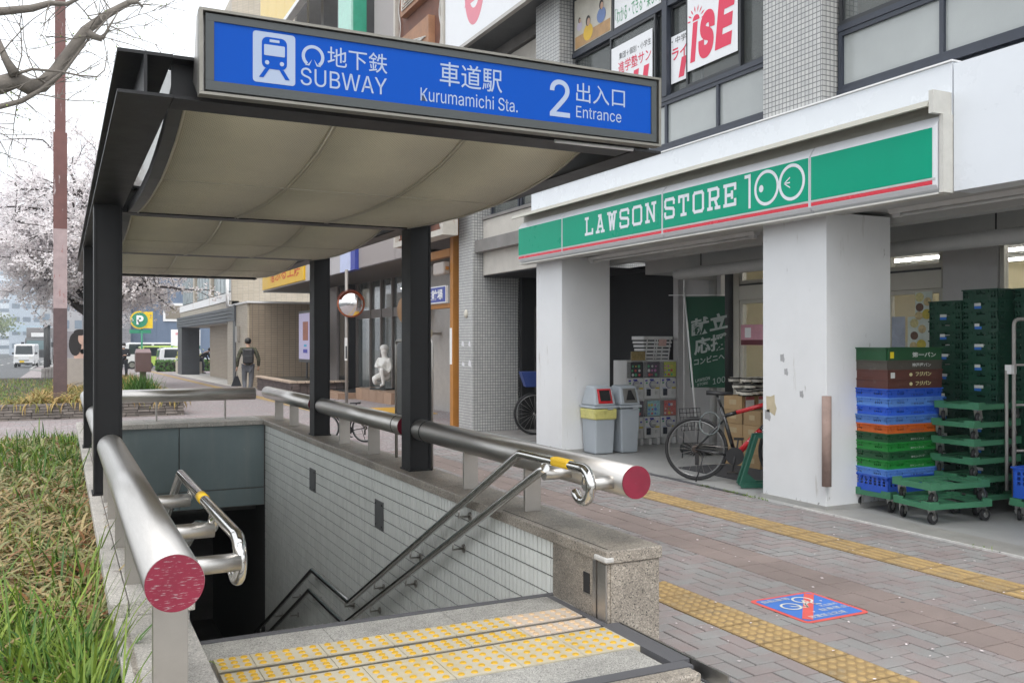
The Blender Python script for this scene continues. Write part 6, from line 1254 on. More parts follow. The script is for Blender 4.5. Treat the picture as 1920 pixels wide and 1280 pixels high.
# glass front
DKF = mat('door_bronze', (.17, .15, .14), rough=.4, metal=.3); BGL = glassmat('bank_glass', (.10, .115, .115), .55)
pb('door_wall', DKF, 8.2, 8.3, 21.9, 27.5, 2.2, 2.45)
for ya in (21.9, 23.0, 24.0, 25.0, 26.0, 27.4): pb('door_post', DKF, 8.18, 8.32, ya, ya + .1, .12, ZS - .021)
for ya, yb in ((22.0, 23.0), (23.1, 24.0), (24.1, 25.0), (25.1, 26.0), (26.1, 27.4)):
    pb('door_pane', BGL, 8.24, 8.25, ya, yb, .12, 2.19); pb('transom_pane', BGL, 8.24, 8.25, ya, yb, 2.46, ZS - .021)
pb('inner_room', INT_B, 11, 11.1, 17.2, 33, 0, 3.3); pb('inner_counter', WHITEP, 9.4, 9.6, 22, 27, .1, 1.0); pb('inner_floor', CONC, 8.3, 11, 17.2, 33, .05, .1)
pb('dark_stone_pier', mat('polished_black_stone', (.02, .02, .022), rough=.12), 7.95, 8.4, 27.5, 28.6, 0, ZS - .021); pb('grey_pier', FAS, 7.9, 8.35, 28.65, 29.8, 0, ZS - .021); pb('mirror_stone_pier', mat('polished_grey_stone', (.09, .09, .095), rough=.08), 8.0, 8.4, 20.6, 21.85, 0, ZS - .021)
pb('end_pier', mat('pier_concrete', (.36, .345, .33), rough=.6), 7.75, 8.4, 18.3, 20.3, -.1, ZS - .021); pb('grey_wall', FAS, 8.3, 8.5, 29.8, 33.4, 0, ZS - .021)
il = thing('ceiling_lamp', 'long lit tube lamp inside the glass entrance by the statue', 'lamp', (9.5, 24, 3.1)); bx('tube', LTUBE, il, 9.3, 9.36, 22.3, 26.5, 3.12, 3.15)
STN = mat('brown_step_tile', (.36, .235, .16), rough=.6, var=.1, orand=.1)
sp = thing('entrance_steps', 'brown tiled entrance steps under the white statue', 'steps', (8, 23, -.1))
for k in range(5): bx('tile', STN, sp, 7.45, 7.47, 21.95 + k * .62, 22.55 + k * .62, -.12, .20); 
for k in range(3): bx('tile', STN, sp, 7.47 + k * .25, 7.71 + k * .25, 21.93, 21.95, -.12, .20)
bx('step_top', STN, sp, 7.45, 8.2, 21.95, 25.05, .20, .215); bx('step_core', CONCD, sp, 7.472, 8.2, 21.952, 25.0, -.12, .198); bx('low_step', STN, sp, 6.95, 8.2, 25.06, 28, -.14, .06); bx('door_mat', RUBBER, sp, 7.3, 8.1, 25.3, 27.2, .062, .075)
# statue
MARB = mat('white_marble', (.86, .84, .80), rough=.5, var=.05, scale=8)
def skinmesh(name, nodes, edges, m_, parent, sub=2, local=True, root=0):
    me = bpy.data.meshes.new(name); me.from_pydata([n[0] for n in nodes], edges, []); o = bpy.data.objects.new(name, me); COL.objects.link(o)
    if parent is not None: o.parent = parent; CH_OF.setdefault(parent.name, []).append(o)
    o.modifiers.new('skin', 'SKIN').use_smooth_shade = True; sl_ = me.skin_vertices
    if not sl_:
        bm = bmesh.new(); bm.from_mesh(me); bm.verts.layers.skin.verify(); bm.to_mesh(me); bm.free()
    sv = me.skin_vertices[0].data
    for i, n_ in enumerate(nodes): sv[i].radius = (n_[1], n_[2] if len(n_) > 2 else n_[1]); sv[i].use_root = (i == root)
    ss_ = o.modifiers.new('subsurf', 'SUBSURF'); ss_.levels = sub; ss_.render_levels = sub; me.materials.append(m_); return o
stt = thing('statue', 'white marble kneeling figure statue on a dark slab by the entrance steps', 'statue', (7.82, 23.6, .217))
MB().box(-.26, .26, -.32, .30, 0, .05).build('slab', mat('dark_slab', (.05, .055, .055), rough=.2), stt, local=True)
N = [((0, 0, .34), .17, .19), ((-.01, -.01, .50), .15, .17), ((-.02, -.02, .66), .15, .19), ((-.02, -.02, .79), .09, .12), ((-.03, -.03, .86), .065), ((-.05, -.04, .95), .10, .095), ((-.05, -.04, 1.05), .105, .10),
     ((-.02, .11, .32), .11), ((-.28, .10, .26), .085), ((-.20, .14, .12), .06), ((.05, .16, .10), .05),
     ((-.04, -.12, .36), .10), ((-.27, -.16, .52), .075), ((-.20, -.15, .28), .055), ((-.18, -.15, .09), .045), ((-.30, -.15, .075), .035),
     ((-.02, .19, .76), .065), ((-.10, .22, .58), .05), ((-.24, .06, .58), .042), ((-.26, -.06, .58), .035),
     ((-.02, -.21, .76), .065), ((.02, -.25, .56), .05), ((-.06, -.22, .40), .042), ((.10, .0, .20), .12)]
E_ = [(0, 1), (1, 2), (2, 3), (3, 4), (4, 5), (5, 6), (0, 7), (7, 8), (8, 9), (9, 10), (0, 11), (11, 12), (12, 13), (13, 14), (14, 15), (2, 16), (16, 17), (17, 18), (18, 19), (2, 20), (20, 21), (21, 22), (0, 23)]
o = skinmesh('figure', [(Vector(n[0]) + Vector((0, 0, .05)), *n[1:]) for n in N], E_, MARB, stt); stt.rotation_euler = (0, 0, R(25))
q = MB().ball((-.03, -.03, 1.12), .125, .118, .10); q.build('hair', MARB, stt, local=True); MB().prism([(-.125, -.055, 1.08), (-.125, -.025, 1.08), (-.11, -.04, 1.12)], (-.0, .0, .0)).build('nose', MARB, stt, local=True) if False else None
# low brick planter
BRK = mat('dark_brick', (.10, .075, .07), rough=.8, var=.2, orand=.25, irand=.2); BRC = mat('planter_coping', (.46, .36, .28), rough=.8, var=.12, orand=.1)
bp_ = thing('brick_planter', 'low dark brick planter with rounded beige coping at the building front', 'planter', (6.6, 29, -.15))
bx('core', SOIL, bp_, 6.13, 7.8, 27.05, 32.4, -.2, .27)
for r_ in range(5):
    for k in range(24): bx('brick', BRK, bp_, 6.10, 6.13, 27.03 + k * .22 + (.11 if r_ % 2 else 0), 27.235 + k * .22 + (.11 if r_ % 2 else 0), -.16 + r_ * .085, -.16 + r_ * .085 + .075)
    for k in range(7): bx('brick', BRK, bp_, 6.13 + k * .22, 6.335 + k * .22, 27.0, 27.05, -.16 + r_ * .085, -.16 + r_ * .085 + .075)
for k in range(24): bx('coping_brick', BRC, bp_, 6.04, 6.26, 27.03 + k * .22, 27.235 + k * .22, .272, .34, bevel=.015)
for k in range(7): bx('coping_brick', BRC, bp_, 6.27 + k * .22, 6.475 + k * .22, 26.93, 27.15, .272, .34, bevel=.015)
# notice board poster on the planter
nbd = thing('notice_board', 'lilac and maroon event poster board on the pier beside the brick planter', 'notice board', (6.9, 29.3, .5))
bx('backing', BLACKP, nbd, 7.0, 7.06, 28.2, 30.0, .85, 2.5); bx('sheet', mat('poster_lilac', (.50, .46, .66), rough=.4, var=.06), nbd, 6.994, 7.0, 28.25, 29.95, .95, 2.42); bx('picture', mat('poster_picture', (.30, .10, .06), rough=.4, var=.5, scale=4), nbd, 6.99, 6.993, 28.7, 29.4, 1.55, 2.15); bx('maroon_edge', mat('poster_maroon', (.22, .012, .06)), nbd, 6.99, 6.9935, 28.25, 28.5, .95, 2.42); bx('button_mark', mat('poster_cyan', (.05, .35, .55)), nbd, 6.989, 6.993, 28.9, 29.25, 1.35, 1.42); bx('navy_mark', PBL, nbd, 6.989, 6.993, 28.8, 29.35, 1.15, 1.27); bx('post', BLACKP, nbd, 7.02, 7.06, 29, 29.1, .34, .85)
# convex mirror on a pole
cm = thing('traffic_mirror', 'orange rimmed convex traffic mirror on a grey pole by the entrance', 'traffic mirror', (6.2, 21.6, -.08))
MB().tube([(6.2, 21.6, -.08), (6.2, 21.6, 3.25)], .04, 10).build('pole', mat('pole_grey', (.30, .28, .26), rough=.5, metal=.3), cm)
md = Vector((-.35, -.93, -.08)).normalized(); Mq = md.to_track_quat('Z', 'Y').to_matrix(); mc = Vector((6.27, 21.45, 2.42))
MB().lathe(mc, [(.30, -.05), (.33, 0.0), (.30, .035)], 32, Mq).build('rim', mat('mirror_orange', (.55, .14, .05), rough=.5), cm); MB().lathe(mc, [(.31, .015), (.28, .035), (.2, .065), (.1, .085), (.001, .092)], 32, Mq).build('mirror_glass', mat('mirror_face', (.8, .8, .8), rough=.03, metal=1, var=0), cm)
hd = MB(); M2 = Mq
for i in range(15): a = R(20 + 140 * i / 14); hd.v += [mc + M2 @ Vector((.34 * math.cos(a), .34 * math.sin(a), .0)), mc + M2 @ Vector((.35 * math.cos(a), .35 * math.sin(a), .14))]
hd.f = [(2 * i, 2 * i + 1, 2 * i + 3, 2 * i + 2) for i in range(14)]; hd.sm = [True] * 14; hd.build('visor', MATS['mirror_orange'], cm); bx('clamp', MATS['pole_grey'], cm, 6.18, 6.26, 21.5, 21.6, 2.35, 2.5); bx('plate', WHITEP, cm, 6.14, 6.2, 21.53, 21.555, 1.05, 1.6); bx('plate_text', PBK, cm, 6.15, 6.19, 21.525, 21.529, 1.1, 1.4)
cm2 = thing('traffic_mirror', 'round tan backed mirror behind the first dark column', 'traffic mirror', (6.9, 20.1, 2.2)); Mq2 = Vector((-.8, -.5, 0)).normalized().to_track_quat('Z', 'Y').to_matrix(); MB().lathe(Vector((7.3, 20.1, 2.25)), [(.36, -.03), (.40, 0), (.38, .03), (.001, .03)], 30, Mq2).build('dish', mat('tan_dish', (.32, .19, .10), rough=.5), cm2); MB().tube([(7.3, 20.1, 2.25), (7.75, 20.1, 2.25)], .03, 6).build('arm', STEELD, cm2)
alm = thing('alarm_lamp', 'red rotating alarm lamp on a cream box beside the dark column', 'lamp', (7.3, 19.4, 1.6)); bx('box', mat('cream_box', (.55, .50, .38)), alm, 7.25, 7.5, 19.2, 19.45, 1.62, 1.78, bevel=.02); MB().lathe((7.37, 19.33, 1.78), [(.09, 0), (.09, .18), (.06, .24), (.001, .26)], 16).build('red_dome', mat('red_dome', (.5, .01, .03), rough=.15), alm); bx('bracket', STEELD, alm, 7.5, 7.76, 19.3, 19.36, 1.66, 1.72)
wlm = thing('wall_lamp', 'white oval bulkhead lamp on the pier beside the glass doors', 'lamp', (7.95, 21.2, 2.3)); MB().ball((7.97, 21.2, 2.35), .09, .16, .26).build('case', mat('lamp_grey_white', (.5, .5, .48), rough=.4), wlm)
slm = thing('street_light', 'white arm light fixed high on the pier by the neon sign', 'lamp', (7.4, 19.0, 3.6)); MB().ball((6.75, 19.2, 3.95), .16, .28, .10, M=Matrix.Rotation(R(25), 3, 'X')).build('head', WHITEP, slm); MB().tube([(6.85, 19.1, 4.0), (7.1, 18.8, 4.08), (7.1, 18.5, 4.05)], .03, 6).build('arm', WHITEP, slm); bx('bracket', WHITEP, slm, 7.05, 7.15, 18.4, 18.5, 3.6, 4.3)
yg = bx('ground_patch', mat('yellow_ground_paint', (.55, .30, .03), rough=.8, var=.25, scale=2), None, 6.0, 7.3, 18.4, 20.6, gz(19) - .012, gz(19) + .014, label='worn yellow painted patch on the paving by the alley', cat='ground marking')
# black bicycle handlebar peeking over the rail
bk3 = at(bicycle('small black folding bicycle mostly hidden behind the middle guard rail', BKM, BKM), 4.12, 13.35, gz(13.3), R(150)); bk3.scale = (.6, .6, .62)
# ================================================================ beige tiled buildings beyond
BTL = gridmat('beige_tile', (.52, .46, .37), (.46, .40, .31), (.36, .32, .27), .22, .065, mortar=.008, offset=.0, rough=.5, bump=.2)
BTD = gridmat('beige_tile_shaded', (.34, .275, .20), (.30, .24, .175), (.17, .135, .10), .22, .065, mortar=.010, offset=.0, rough=.5, bump=.2)  # the beige tile repeated darker, with shade painted into its colours
an = thing('tiled_annex', 'single storey tiled annex behind the walking man', 'building', (7.5, 35, -.2)); bx('side_wall', BTL, an, 6.0, 6.06, 33.6, 38.0, -.4, 2.9); bx('front_wall', BTD, an, 6.06, 10, 33.5, 33.6, -.4, 2.9); bx('cap', WHITEP, an, 5.96, 10, 33.46, 38.0, 2.902, 2.97); bx('roof', CONC, an, 6.06, 10, 33.6, 38, 2.75, 2.85); bx('meter_box', STEELD, an, 5.9, 5.998, 35.2, 35.6, 1.5, 2.1); MB().tube([(5.93, 37.6, 2.9), (5.93, 37.6, 4.1)], .06, 8).build('rain_pipe', WHITEP, an)
mbld = thing('tiled_building', 'beige tiled apartment building with banded windows and dark entrance canopy', 'building', (9, 46, -.3))
def mb_(n_, m_, *a, **k): return bx(n_, m_, mbld, *a, **k)
XM = 6.15
mb_('upper_wall', BTL, XM, XM + .3, 38.0, 55.5, 2.90, 3.16); mb_('end_wall', BTL, XM + .01, 12, 38.0, 38.2, 3.0, 16); mb_('upper_wall', BTL, XM + .25, XM + .5, 38.2, 55.5, 5.4, 16)
for k, (ya, yb) in enumerate(((38.3, 43.4), (44.0, 49.2), (49.8, 55.3))):
    mb_('white_band', WHITEP, XM - .05, XM + .2, ya - .2, yb + .2, 3.17, 3.50); 
    w_ = mb_('window', WFR2, XM + .1, XM + .16, ya, yb, 3.51, 5.4)
    for j in range(5): c0 = ya + .12 + (yb - ya - .1) / 5 * j; bx('pane', mat('lace_pane', (.30, .36, .37), rough=.2, var=.3, scale=3), w_, XM + .085, XM + .099, c0, c0 + (yb - ya) / 5 - .14, 3.6, 5.35)
for ya in (43.4, 49.2): mb_('pier', BTL, XM - .02, XM + .2, ya + .02, ya + .58, 3.17, 5.4)
CNP = mat('canopy_slate', (.055, .062, .075), rough=.45, var=.1)
for k in range(4): mb_('canopy_board', CNP, 5.95 + .0 * k, 6.2, 36.4, 55.6, 2.32 + k * .14, 2.44 + k * .14)
mb_('canopy_end', CNP, 5.93, 7.0, 36.0, 36.39, 2.30, 2.92); mb_('canopy_soffit', mat('soffit_grey', (.40, .38, .36)), 6.2, 10, 36.4, 55.6, 2.305, 2.315)
SLT_ = gridmat('slate_tile', (.045, .048, .055), (.035, .038, .044), (.02, .02, .022), .2, .06, offset=0, rough=.4)
mb_('dark_column', SLT_, 5.98, 6.5, 36.0, 36.6, -.4, 2.30); mb_('dark_column', SLT_, 6.0, 6.95, 53.6, 55.5, -.5, 2.30); 
mb_('hall_wall', BTD, 7.0, 7.2, 43.5, 50.0, -.45, 2.30); mb_('hall_wall', BTL, 7.2, 9.2, 43.3, 43.5, -.45, 2.30); mb_('hall_wall', FAL, 6.6, 6.8, 37.2, 41.0, -.4, 2.30); mb_('letter_box', STEELD, 6.56, 6.599, 38.6, 40.0, .9, 1.3); mb_('hall_floor', CONC, 5.7, 9, 36, 56, -.45, gz(36) + .03) if False else None
q = MB(); q.quad((5.7, 36, gz(36) + .01), (9, 36, gz(36) + .01), (9, 56, gz(56) + .01), (5.7, 56, gz(56) + .01)); q.build('hall_floor', mat('pale_stone', (.48, .46, .43), rough=.7), mbld)
for k in range(3): mb_('balcony_slab', WHITEP, 5.6, 6.7, 38, 55.5, 7.6 + k * 2.9, 7.85 + k * 2.9); mb_('balcony_rail', mat('balcony_wall', (.45, .43, .38)), 5.6, 5.7, 44, 55.5, 7.86 + k * 2.9, 8.9 + k * 2.9)
for k in range(3):
    for j in range(14): mb_('baluster', WHITEP, 5.63, 5.67, 38.2 + j * .42, 38.24 + j * .42, 7.86 + k * 2.9, 8.85 + k * 2.9)
mb_('blue_end_panel', mat('balcony_blue', (.06, .11, .20)), 6.2, 6.4, 55.5, 56, 6, 16)
# blue metal building, stone wing, parking lot
bl = thing('blue_building', 'blue grey metal clad building beyond the car park', 'building', (9, 82, -.6)); BLU = mat('blue_siding', (.13, .175, .255), rough=.5, var=.06, stretch=(6, 1, .2))
bx('wall', BLU, bl, 4.9, 22, 80, 84, -.8, 14.5)
for k in range(9): bx('seam', BLU, bl, 5.2 + k * .9, 5.23 + k * .9, 79.97, 79.999, -.8, 14.5)
for zc_ in (3.2, 8.4): w_ = bx('window', WHITEP, bl, 7.5, 9.3, 79.9, 79.999, zc_, zc_ + 1.5); bx('pane', mat('window_dark_tan', (.22, .19, .15)), w_, 7.68, 9.12, 79.88, 79.899, zc_ + .2, zc_ + 1.3)
bx('vent', WHITEP, bl, 5.6, 5.95, 79.7, 79.999, 6.0, 6.6)
sw = thing('stone_clad_building', 'grey stone clad building partly behind the cherry blossom', 'building', (3.4, 78, -.6)); bx('wall', gridmat('stone_cladding', (.28, .275, .29), (.20, .20, .215), (.12, .12, .13), .5, .14, mortar=.01, offset=.5, rough=.8), sw, 1.5, 4.88, 77.5, 82, -.8, 11); bx('window', WFR2, sw, 2.0, 2.7, 77.44, 77.499, 1.2, 4.8)
# P sign
GP = GS(265, 690); PSX, PSY = 5.6, 70
psg = thing('parking_sign', 'yellow and green round P parking sign on a green pole', 'sign', (5.0, 68, gz(68))); gpm = mat('pole_green', (.02, .22, .12), rough=.5)
MB().tube([(5.0, 68, gz(68)), (5.0, 68, 2.6)], .06, 8).build('pole', gpm, psg); bx('yellow_board', mat('parking_yellow', (.75, .52, .02), rough=.4), psg, 4.7, 5.7, 67.9, 68.0, 2.45, 3.6)
def disc(c, r, m_, nm, par, dy): MB().cyl((c[0], c[1], c[2]), (c[0], c[1] - dy, c[2]), r, n=24).build(nm, m_, par)
disc((4.85, 67.9, 3.02), .62, MATS['parking_yellow'], 'yellow_disc', psg, .03); disc((4.85, 67.87, 3.02), .52, gpm, 'green_disc', psg, .03); text('P', (4.87, 67.83, 3.02), .45, .62, rx, uz, WHITEP, psg, .005, .04); bx('small_board', gpm, psg, 4.2, 5.6, 67.95, 68.0, 2.1, 2.35)
tb = thing('tariff_board', 'white tariff board with red writing at the car park', 'sign', (7.6, 66, gz(66))); bx('board', WHITEP, tb, 6.7, 8.6, 66, 66.06, 1.25, 2.35); text('時間貸', (7.6, 65.99, 2.05), 1.2, .2, rx, uz, PRD, tb, .003); bx('post', gpm, tb, 6.72, 6.8, 66.0, 66.05, gz(66), 1.25); bx('post', gpm, tb, 8.5, 8.58, 66.0, 66.05, gz(66), 1.25); bx('yellow_board', MATS['parking_yellow'], tb, 7.3, 8.55, 66, 66.05, .1, 1.2)
# cars
def car(name, label, x, y, rz, L, W, H, body, hood=.28, boxy=.9, plate=None):
    z0 = gz(y); t = thing(name, label, 'car' if name != 'truck' else 'truck', (x, y, z0), None, rz); h0 = .28; hm = H * .52
    P = [(-L / 2, h0), (L / 2, h0), (L / 2, hm * .95), (L / 2 - L * hood * .2, hm), (L / 2 - L * hood, hm + .04), (L / 2 - L * (hood + .12 * (1.3 - boxy)), H - .06), (L / 2 - L * (hood + .2), H), (-L / 2 + L * .10, H), (-L / 2 + L * .02, H - .1), (-L / 2, hm)]
    bm_ = MB().prism([(px_, -W / 2, pz) for px_, pz in P], (0, W, 0)); bo = bm_.build('body', body, t, local=True, bevel=.06)
    gl = mat('car_glass', (.025, .035, .04), rough=.05, var=0)
    x0w, x1w = -L / 2 + L * .08, L / 2 - L * (hood + .10)
    for s_ in (-1, 1):
        q = MB(); yy_ = s_ * (W / 2 + .004); 
        for a, c in ((x0w, x0w + (x1w - x0w) * .48), (x0w + (x1w - x0w) * .52, x1w)): q = MB(); q.add([(a, yy_, hm + .08), (c + (.0), yy_, hm + .08), (c - (.12 if c == x1w else 0), yy_, H - .12), (a + .05, yy_, H - .12)], [(0, 1, 2, 3)]); q.build('side_window', gl, t, local=True)
        for cx_ in (-L / 2 + .62, L / 2 - .68):
            w_ = MB().cyl((cx_, s_ * (W / 2 - .16), .30), (cx_, s_ * (W / 2 + .01), .30), .30, n=22).build('wheel', RUBBER, t, local=True); MB().cyl((cx_, s_ * (W / 2 + .011), .30), (cx_, s_ * (W / 2 + .018), .30), .18, n=16).build('rim', WHS, w_, local=True)
        lb('headlight', mat('headlight', (.6, .6, .58), rough=.1), t, L / 2 - .04, L / 2 + .012, s_ * (W / 2 - .36), s_ * (W / 2 - .08), hm - .28, hm - .10); lb('tail_light', mat('tail_light', (.35, .01, .015), rough=.2), t, -L / 2 - .012, -L / 2 + .03, s_ * (W / 2 - .22), s_ * (W / 2 - .05), hm - .20, hm + .1)
        lb('wing_mirror', BLACKP, t, x1w - .05, x1w + .08, s_ * (W / 2 + .03), s_ * (W / 2 + .18), hm + .08, hm + .24)
    xa, za = L / 2 - L * (hood + .005), hm + .09; xb, zb = L / 2 - L * (hood + .12 * (1.3 - boxy)) - .01, H - .13
    dd = .045; MB().add([(xa + dd, -W / 2 + .1, za), (xa + dd, W / 2 - .1, za), (xb + dd, W / 2 - .16, zb), (xb + dd, -W / 2 + .16, zb)], [(0, 1, 2, 3)]).build('windscreen', gl, t, local=True); MB().add([(-L / 2 - .01, -W / 2 + .12, hm + .12), (-L / 2 - .01, W / 2 - .12, hm + .12), (-L / 2 + L * .015, W / 2 - .16, H - .16), (-L / 2 + L * .015, -W / 2 + .16, H - .16)], [(0, 3, 2, 1)]).build('rear_window', gl, t, local=True)
    lb('grille', BLACKP, t, L / 2 - .03, L / 2 + .008, -W / 4, W / 4, .55, .62); lb('bumper', BLACKP, t, L / 2 - .05, L / 2 + .02, -W / 2 + .1, W / 2 - .1, .30, .40)
    if plate: lb('number_plate', plate, t, L / 2 + .012, L / 2 + .03, -.30, .03, .42, .58)
    return t
WCAR = mat('car_white', (.66, .67, .68), rough=.25, coat=.6, var=.02); YPL = mat('plate_yellow', (.70, .48, .02))
car('van', 'small white delivery van driving towards the camera', -2.6, 86, R(-95), 3.4, 1.48, 1.92, WCAR, hood=.06, boxy=1.1, plate=YPL)
car('car', 'dark minivan farther up the road', -10.2, 120, R(-92), 4.6, 1.75, 1.85, mat('car_dark', (.06, .065, .07), rough=.25, coat=.5), hood=.18)
car('car', 'white wagon parked behind the lime car', 6.3, 73, R(4), 4.7, 1.7, 1.95, WCAR, hood=.12); car('car', 'lime green compact car in the car park', 6.6, 69.5, R(2), 3.5, 1.5, 1.7, mat('car_lime', (.42, .58, .12), rough=.25, coat=.5), hood=.2); car('car', 'small white hatchback parked at the front of the car park', 7.5, 64.5, R(3), 3.6, 1.5, 1.55, WCAR, hood=.24)
tk = thing('truck', 'dark box truck behind the white van', 'truck', (-1.9, 100, gz(100)), None, R(-94)); TD_ = mat('truck_black', (.05, .052, .055), rough=.3, coat=.4)
lb('cargo_box', mat('truck_box', (.20, .19, .19), rough=.5), tk, -6, -.1, -1.15, 1.15, .9, 3.6, bevel=.05); MB().prism([(0, -1.1, .55), (1.75, -1.1, .55), (1.78, -1.1, 1.4), (1.6, -1.1, 2.45), (1.4, -1.1, 2.6), (0, -1.1, 2.6)], (0, 2.2, 0)).build('cab', TD_, tk, local=True, bevel=.05)
MB().add([(1.79, -1.0, 1.5), (1.79, 1.0, 1.5), (1.65, .95, 2.35), (1.65, -.95, 2.35)], [(0, 1, 2, 3)]).build('windscreen', mat('truck_glass', (.10, .16, .17), rough=.05), tk, local=True); lb('roof_sign', WHITEP, tk, .1, .35, -.7, .7, 2.7, 3.1); lb('bumper', mat('bumper_grey', (.3, .3, .3)), tk, 1.7, 1.86, -1.08, 1.08, .4, .72)
for s_ in (-1, 1):
    lb('headlight', mat('headlight', (.6, .6, .58)), tk, 1.78, 1.83, s_ * .75 - .16, s_ * .75 + .16, .85, 1.05); lb('side_mirror', BLACKP, tk, 1.6, 1.8, s_ * 1.15, s_ * 1.4, 1.7, 2.2)
    for cx_ in (.9, -4.5): MB().cyl((cx_, s_ * .8, .45), (cx_, s_ * 1.1, .45), .45, n=20).build('wheel', RUBBER, tk, local=True)
# traffic cones
CNR = mat('cone_red', (.62, .05, .03), rough=.5); cone0 = None
for i, (u, v) in enumerate(((283, 683), (288.5, 685), (294, 686), (314, 689.5), (322, 691))):
    p = GS(u, v)
    lbl = ['red and white traffic cone, leftmost of the row of three', 'red and white traffic cone, middle of the row of three', 'red and white traffic cone, rightmost of the row of three', 'red and white traffic cone, left of the pair by the planter', 'red and white traffic cone, right of the pair by the planter'][i]
    if cone0 is None:
        t = lthing('traffic_cone', lbl, 'traffic cone', 'traffic cones by the car park'); lb('base', CNR, t, -.2, .2, -.2, .2, 0, .04); c_ = MB().lathe((0, 0, 0), [(.15, .04), (.03, .70), (.001, .72)], 16).build('cone', CNR, t, local=True)
        for z_ in (.2, .42): MB().lathe((0, 0, 0), [(.15 - .12 * (z_ - .04) / .66 + .004, z_), (.15 - .12 * (z_ + .06) / .66 + .004, z_ + .10)], 16).build('white_band', WHITEP, c_, local=True)
        cone0 = t; o = t
    else: o = copy_tree(cone0, label=lbl)
    o.location = p
hg = thing('planter_box', 'beige tiled planter box with yellow green plants by the dark wall', 'planter', (7.0, 56.8, gz(56))); bx('box', BTL, hg, 6.2, 7.4, 56.0, 58.5, gz(56) - .1, .35)
# far street side: buildings with haze painted into pale bluish walls, trees on the left
fb = [(-30, 330, 14, 30, 22, (.50, .55, .60), 'pale haze-tinted high rise block far up the road'), (-9, 300, 9, 30, 26, (.42, .48, .55), 'blue grey haze-tinted office block far up the road'), (-55, 260, 16, 30, 34, (.55, .56, .58), 'white tower block on the far left side'), (-1, 240, 7, 20, 16, (.36, .36, .37), 'grey mid rise block above the truck'), (-20, 420, 20, 30, 40, (.56, .61, .66), 'tall pale haze-tinted tower at the end of the road'), (3, 170, 9, 30, 12, (.34, .33, .34), 'brownish low block behind the cherry tree')]
for (x, y, w_, d_, h, c, lb_) in fb:
    t = thing('far_building', lb_, 'building', (x, y, gz(y))); bx('wall', mat('far_' + lb_.split()[0] + str(int(y)), c, rough=.7, var=.05), t, x - w_ / 2, x + w_ / 2, y, y + d_, gz(y) - 1, h)
    nf = max(3, int(h / 4))
    for k in range(nf):
        for j in range(3): bx('window', mat('far_window', (.16, .20, .25), rough=.2), t, x - w_ / 2 + w_ * (.08 + .31 * j), x - w_ / 2 + w_ * (.30 + .31 * j), y - .06, y - .01, gz(y) + 2 + k * (h - 3) / nf, gz(y) + 3.4 + k * (h - 3) / nf)
bx('elevated_walkway', mat('walkway_blue', (.38, .48, .56), rough=.6), None, -40, 4, 232, 236, 3.8, 5.2, label='pale blue footbridge across the far road', cat='footbridge')
# ================================================================ vegetation
def leafmat(name, ca, cb, rough=.55, trans=.25):
    m = bpy.data.materials.new(name); m.use_nodes = True; MATS[name] = m
    n = m.node_tree.nodes; L = m.node_tree.links; b_ = n['Principled BSDF']; b_.inputs['Roughness'].default_value = rough
    g = n.new('ShaderNodeNewGeometry'); cr = n.new('ShaderNodeMix'); cr.data_type = 'RGBA'; cr.inputs[6].default_value = (*ca, 1); cr.inputs[7].default_value = (*cb, 1)
    L.new(g.outputs['Random Per Island'], cr.inputs[0]); L.new(cr.outputs[2], b_.inputs['Base Color'])
    t = n.new('ShaderNodeBsdfTranslucent'); L.new(cr.outputs[2], t.inputs['Color']); mx = n.new('ShaderNodeMixShader'); mx.inputs[0].default_value = trans
    L.new(b_.outputs[0], mx.inputs[1]); L.new(t.outputs[0], mx.inputs[2]); L.new(mx.outputs[0], n['Material Output'].inputs['Surface']); return m
def blade(mb, base, h, lean, az, wd, segs=4, droop=1.0):
    d = Vector((math.cos(az), math.sin(az), 0)); side = Vector((-d.y, d.x, 0)); p = Vector(base); o = len(mb.v); ang = R(88) - lean * .35; st = h / segs
    for i in range(segs):
        w_ = wd * (1 - .25 * i / segs) / 2; mb.v += [p - side * w_, p + side * w_]; p = p + (d * math.cos(ang) + Vector((0, 0, 1)) * math.sin(ang)) * st; ang -= lean * droop / segs * 1.6
    mb.v.append(p); mb.f += [(o + 2 * i, o + 2 * i + 1, o + 2 * i + 3, o + 2 * i + 2) for i in range(segs - 1)] + [(o + 2 * segs - 2, o + 2 * segs - 1, o + 2 * segs)]; mb.sm += [True] * segs
SOILZ = .22
gbed = MB(); gbed.box(-2.1, .165, .5, 12.3, -.03, SOILZ); gbed.build('grass_bed', SOIL, kind='structure')
GRN = leafmat('fresh_grass', (.09, .18, .022), (.28, .37, .055)); GRD = leafmat('deep_grass', (.035, .11, .015), (.09, .20, .03)); STR = leafmat('straw_blade', (.36, .235, .11), (.50, .40, .19)); VAR = leafmat('variegated_blade', (.17, .19, .045), (.40, .39, .19)); BRN = leafmat('brown_blade', (.20, .085, .03), (.30, .15, .06))
mbs = {k: MB() for k in ('g', 'd', 's', 'v', 'b')}
rnd = random.Random(3)
def zone(y, x):
    n = math.sin(x * 5.1 + y * 1.7) * .35 + math.sin(x * 2.3 - y * 3.1) * .3; y += n
    if y < 4.35: return (('g', .72), ('d', .2), ('s', .04), ('v', .02), ('b', .02))
    if y < 5.0: return (('g', .25), ('d', .15), ('s', .25), ('v', .25), ('b', .10))
    if y < 7.6: return (('g', .12), ('d', .10), ('s', .32), ('v', .34), ('b', .12))
    if y < 9.0: return (('g', .15), ('d', .2), ('s', .18), ('v', .40), ('b', .07))
    return (('g', .40), ('d', .30), ('s', .06), ('v', .22), ('b', .02))
cnt = 0; tries = 0
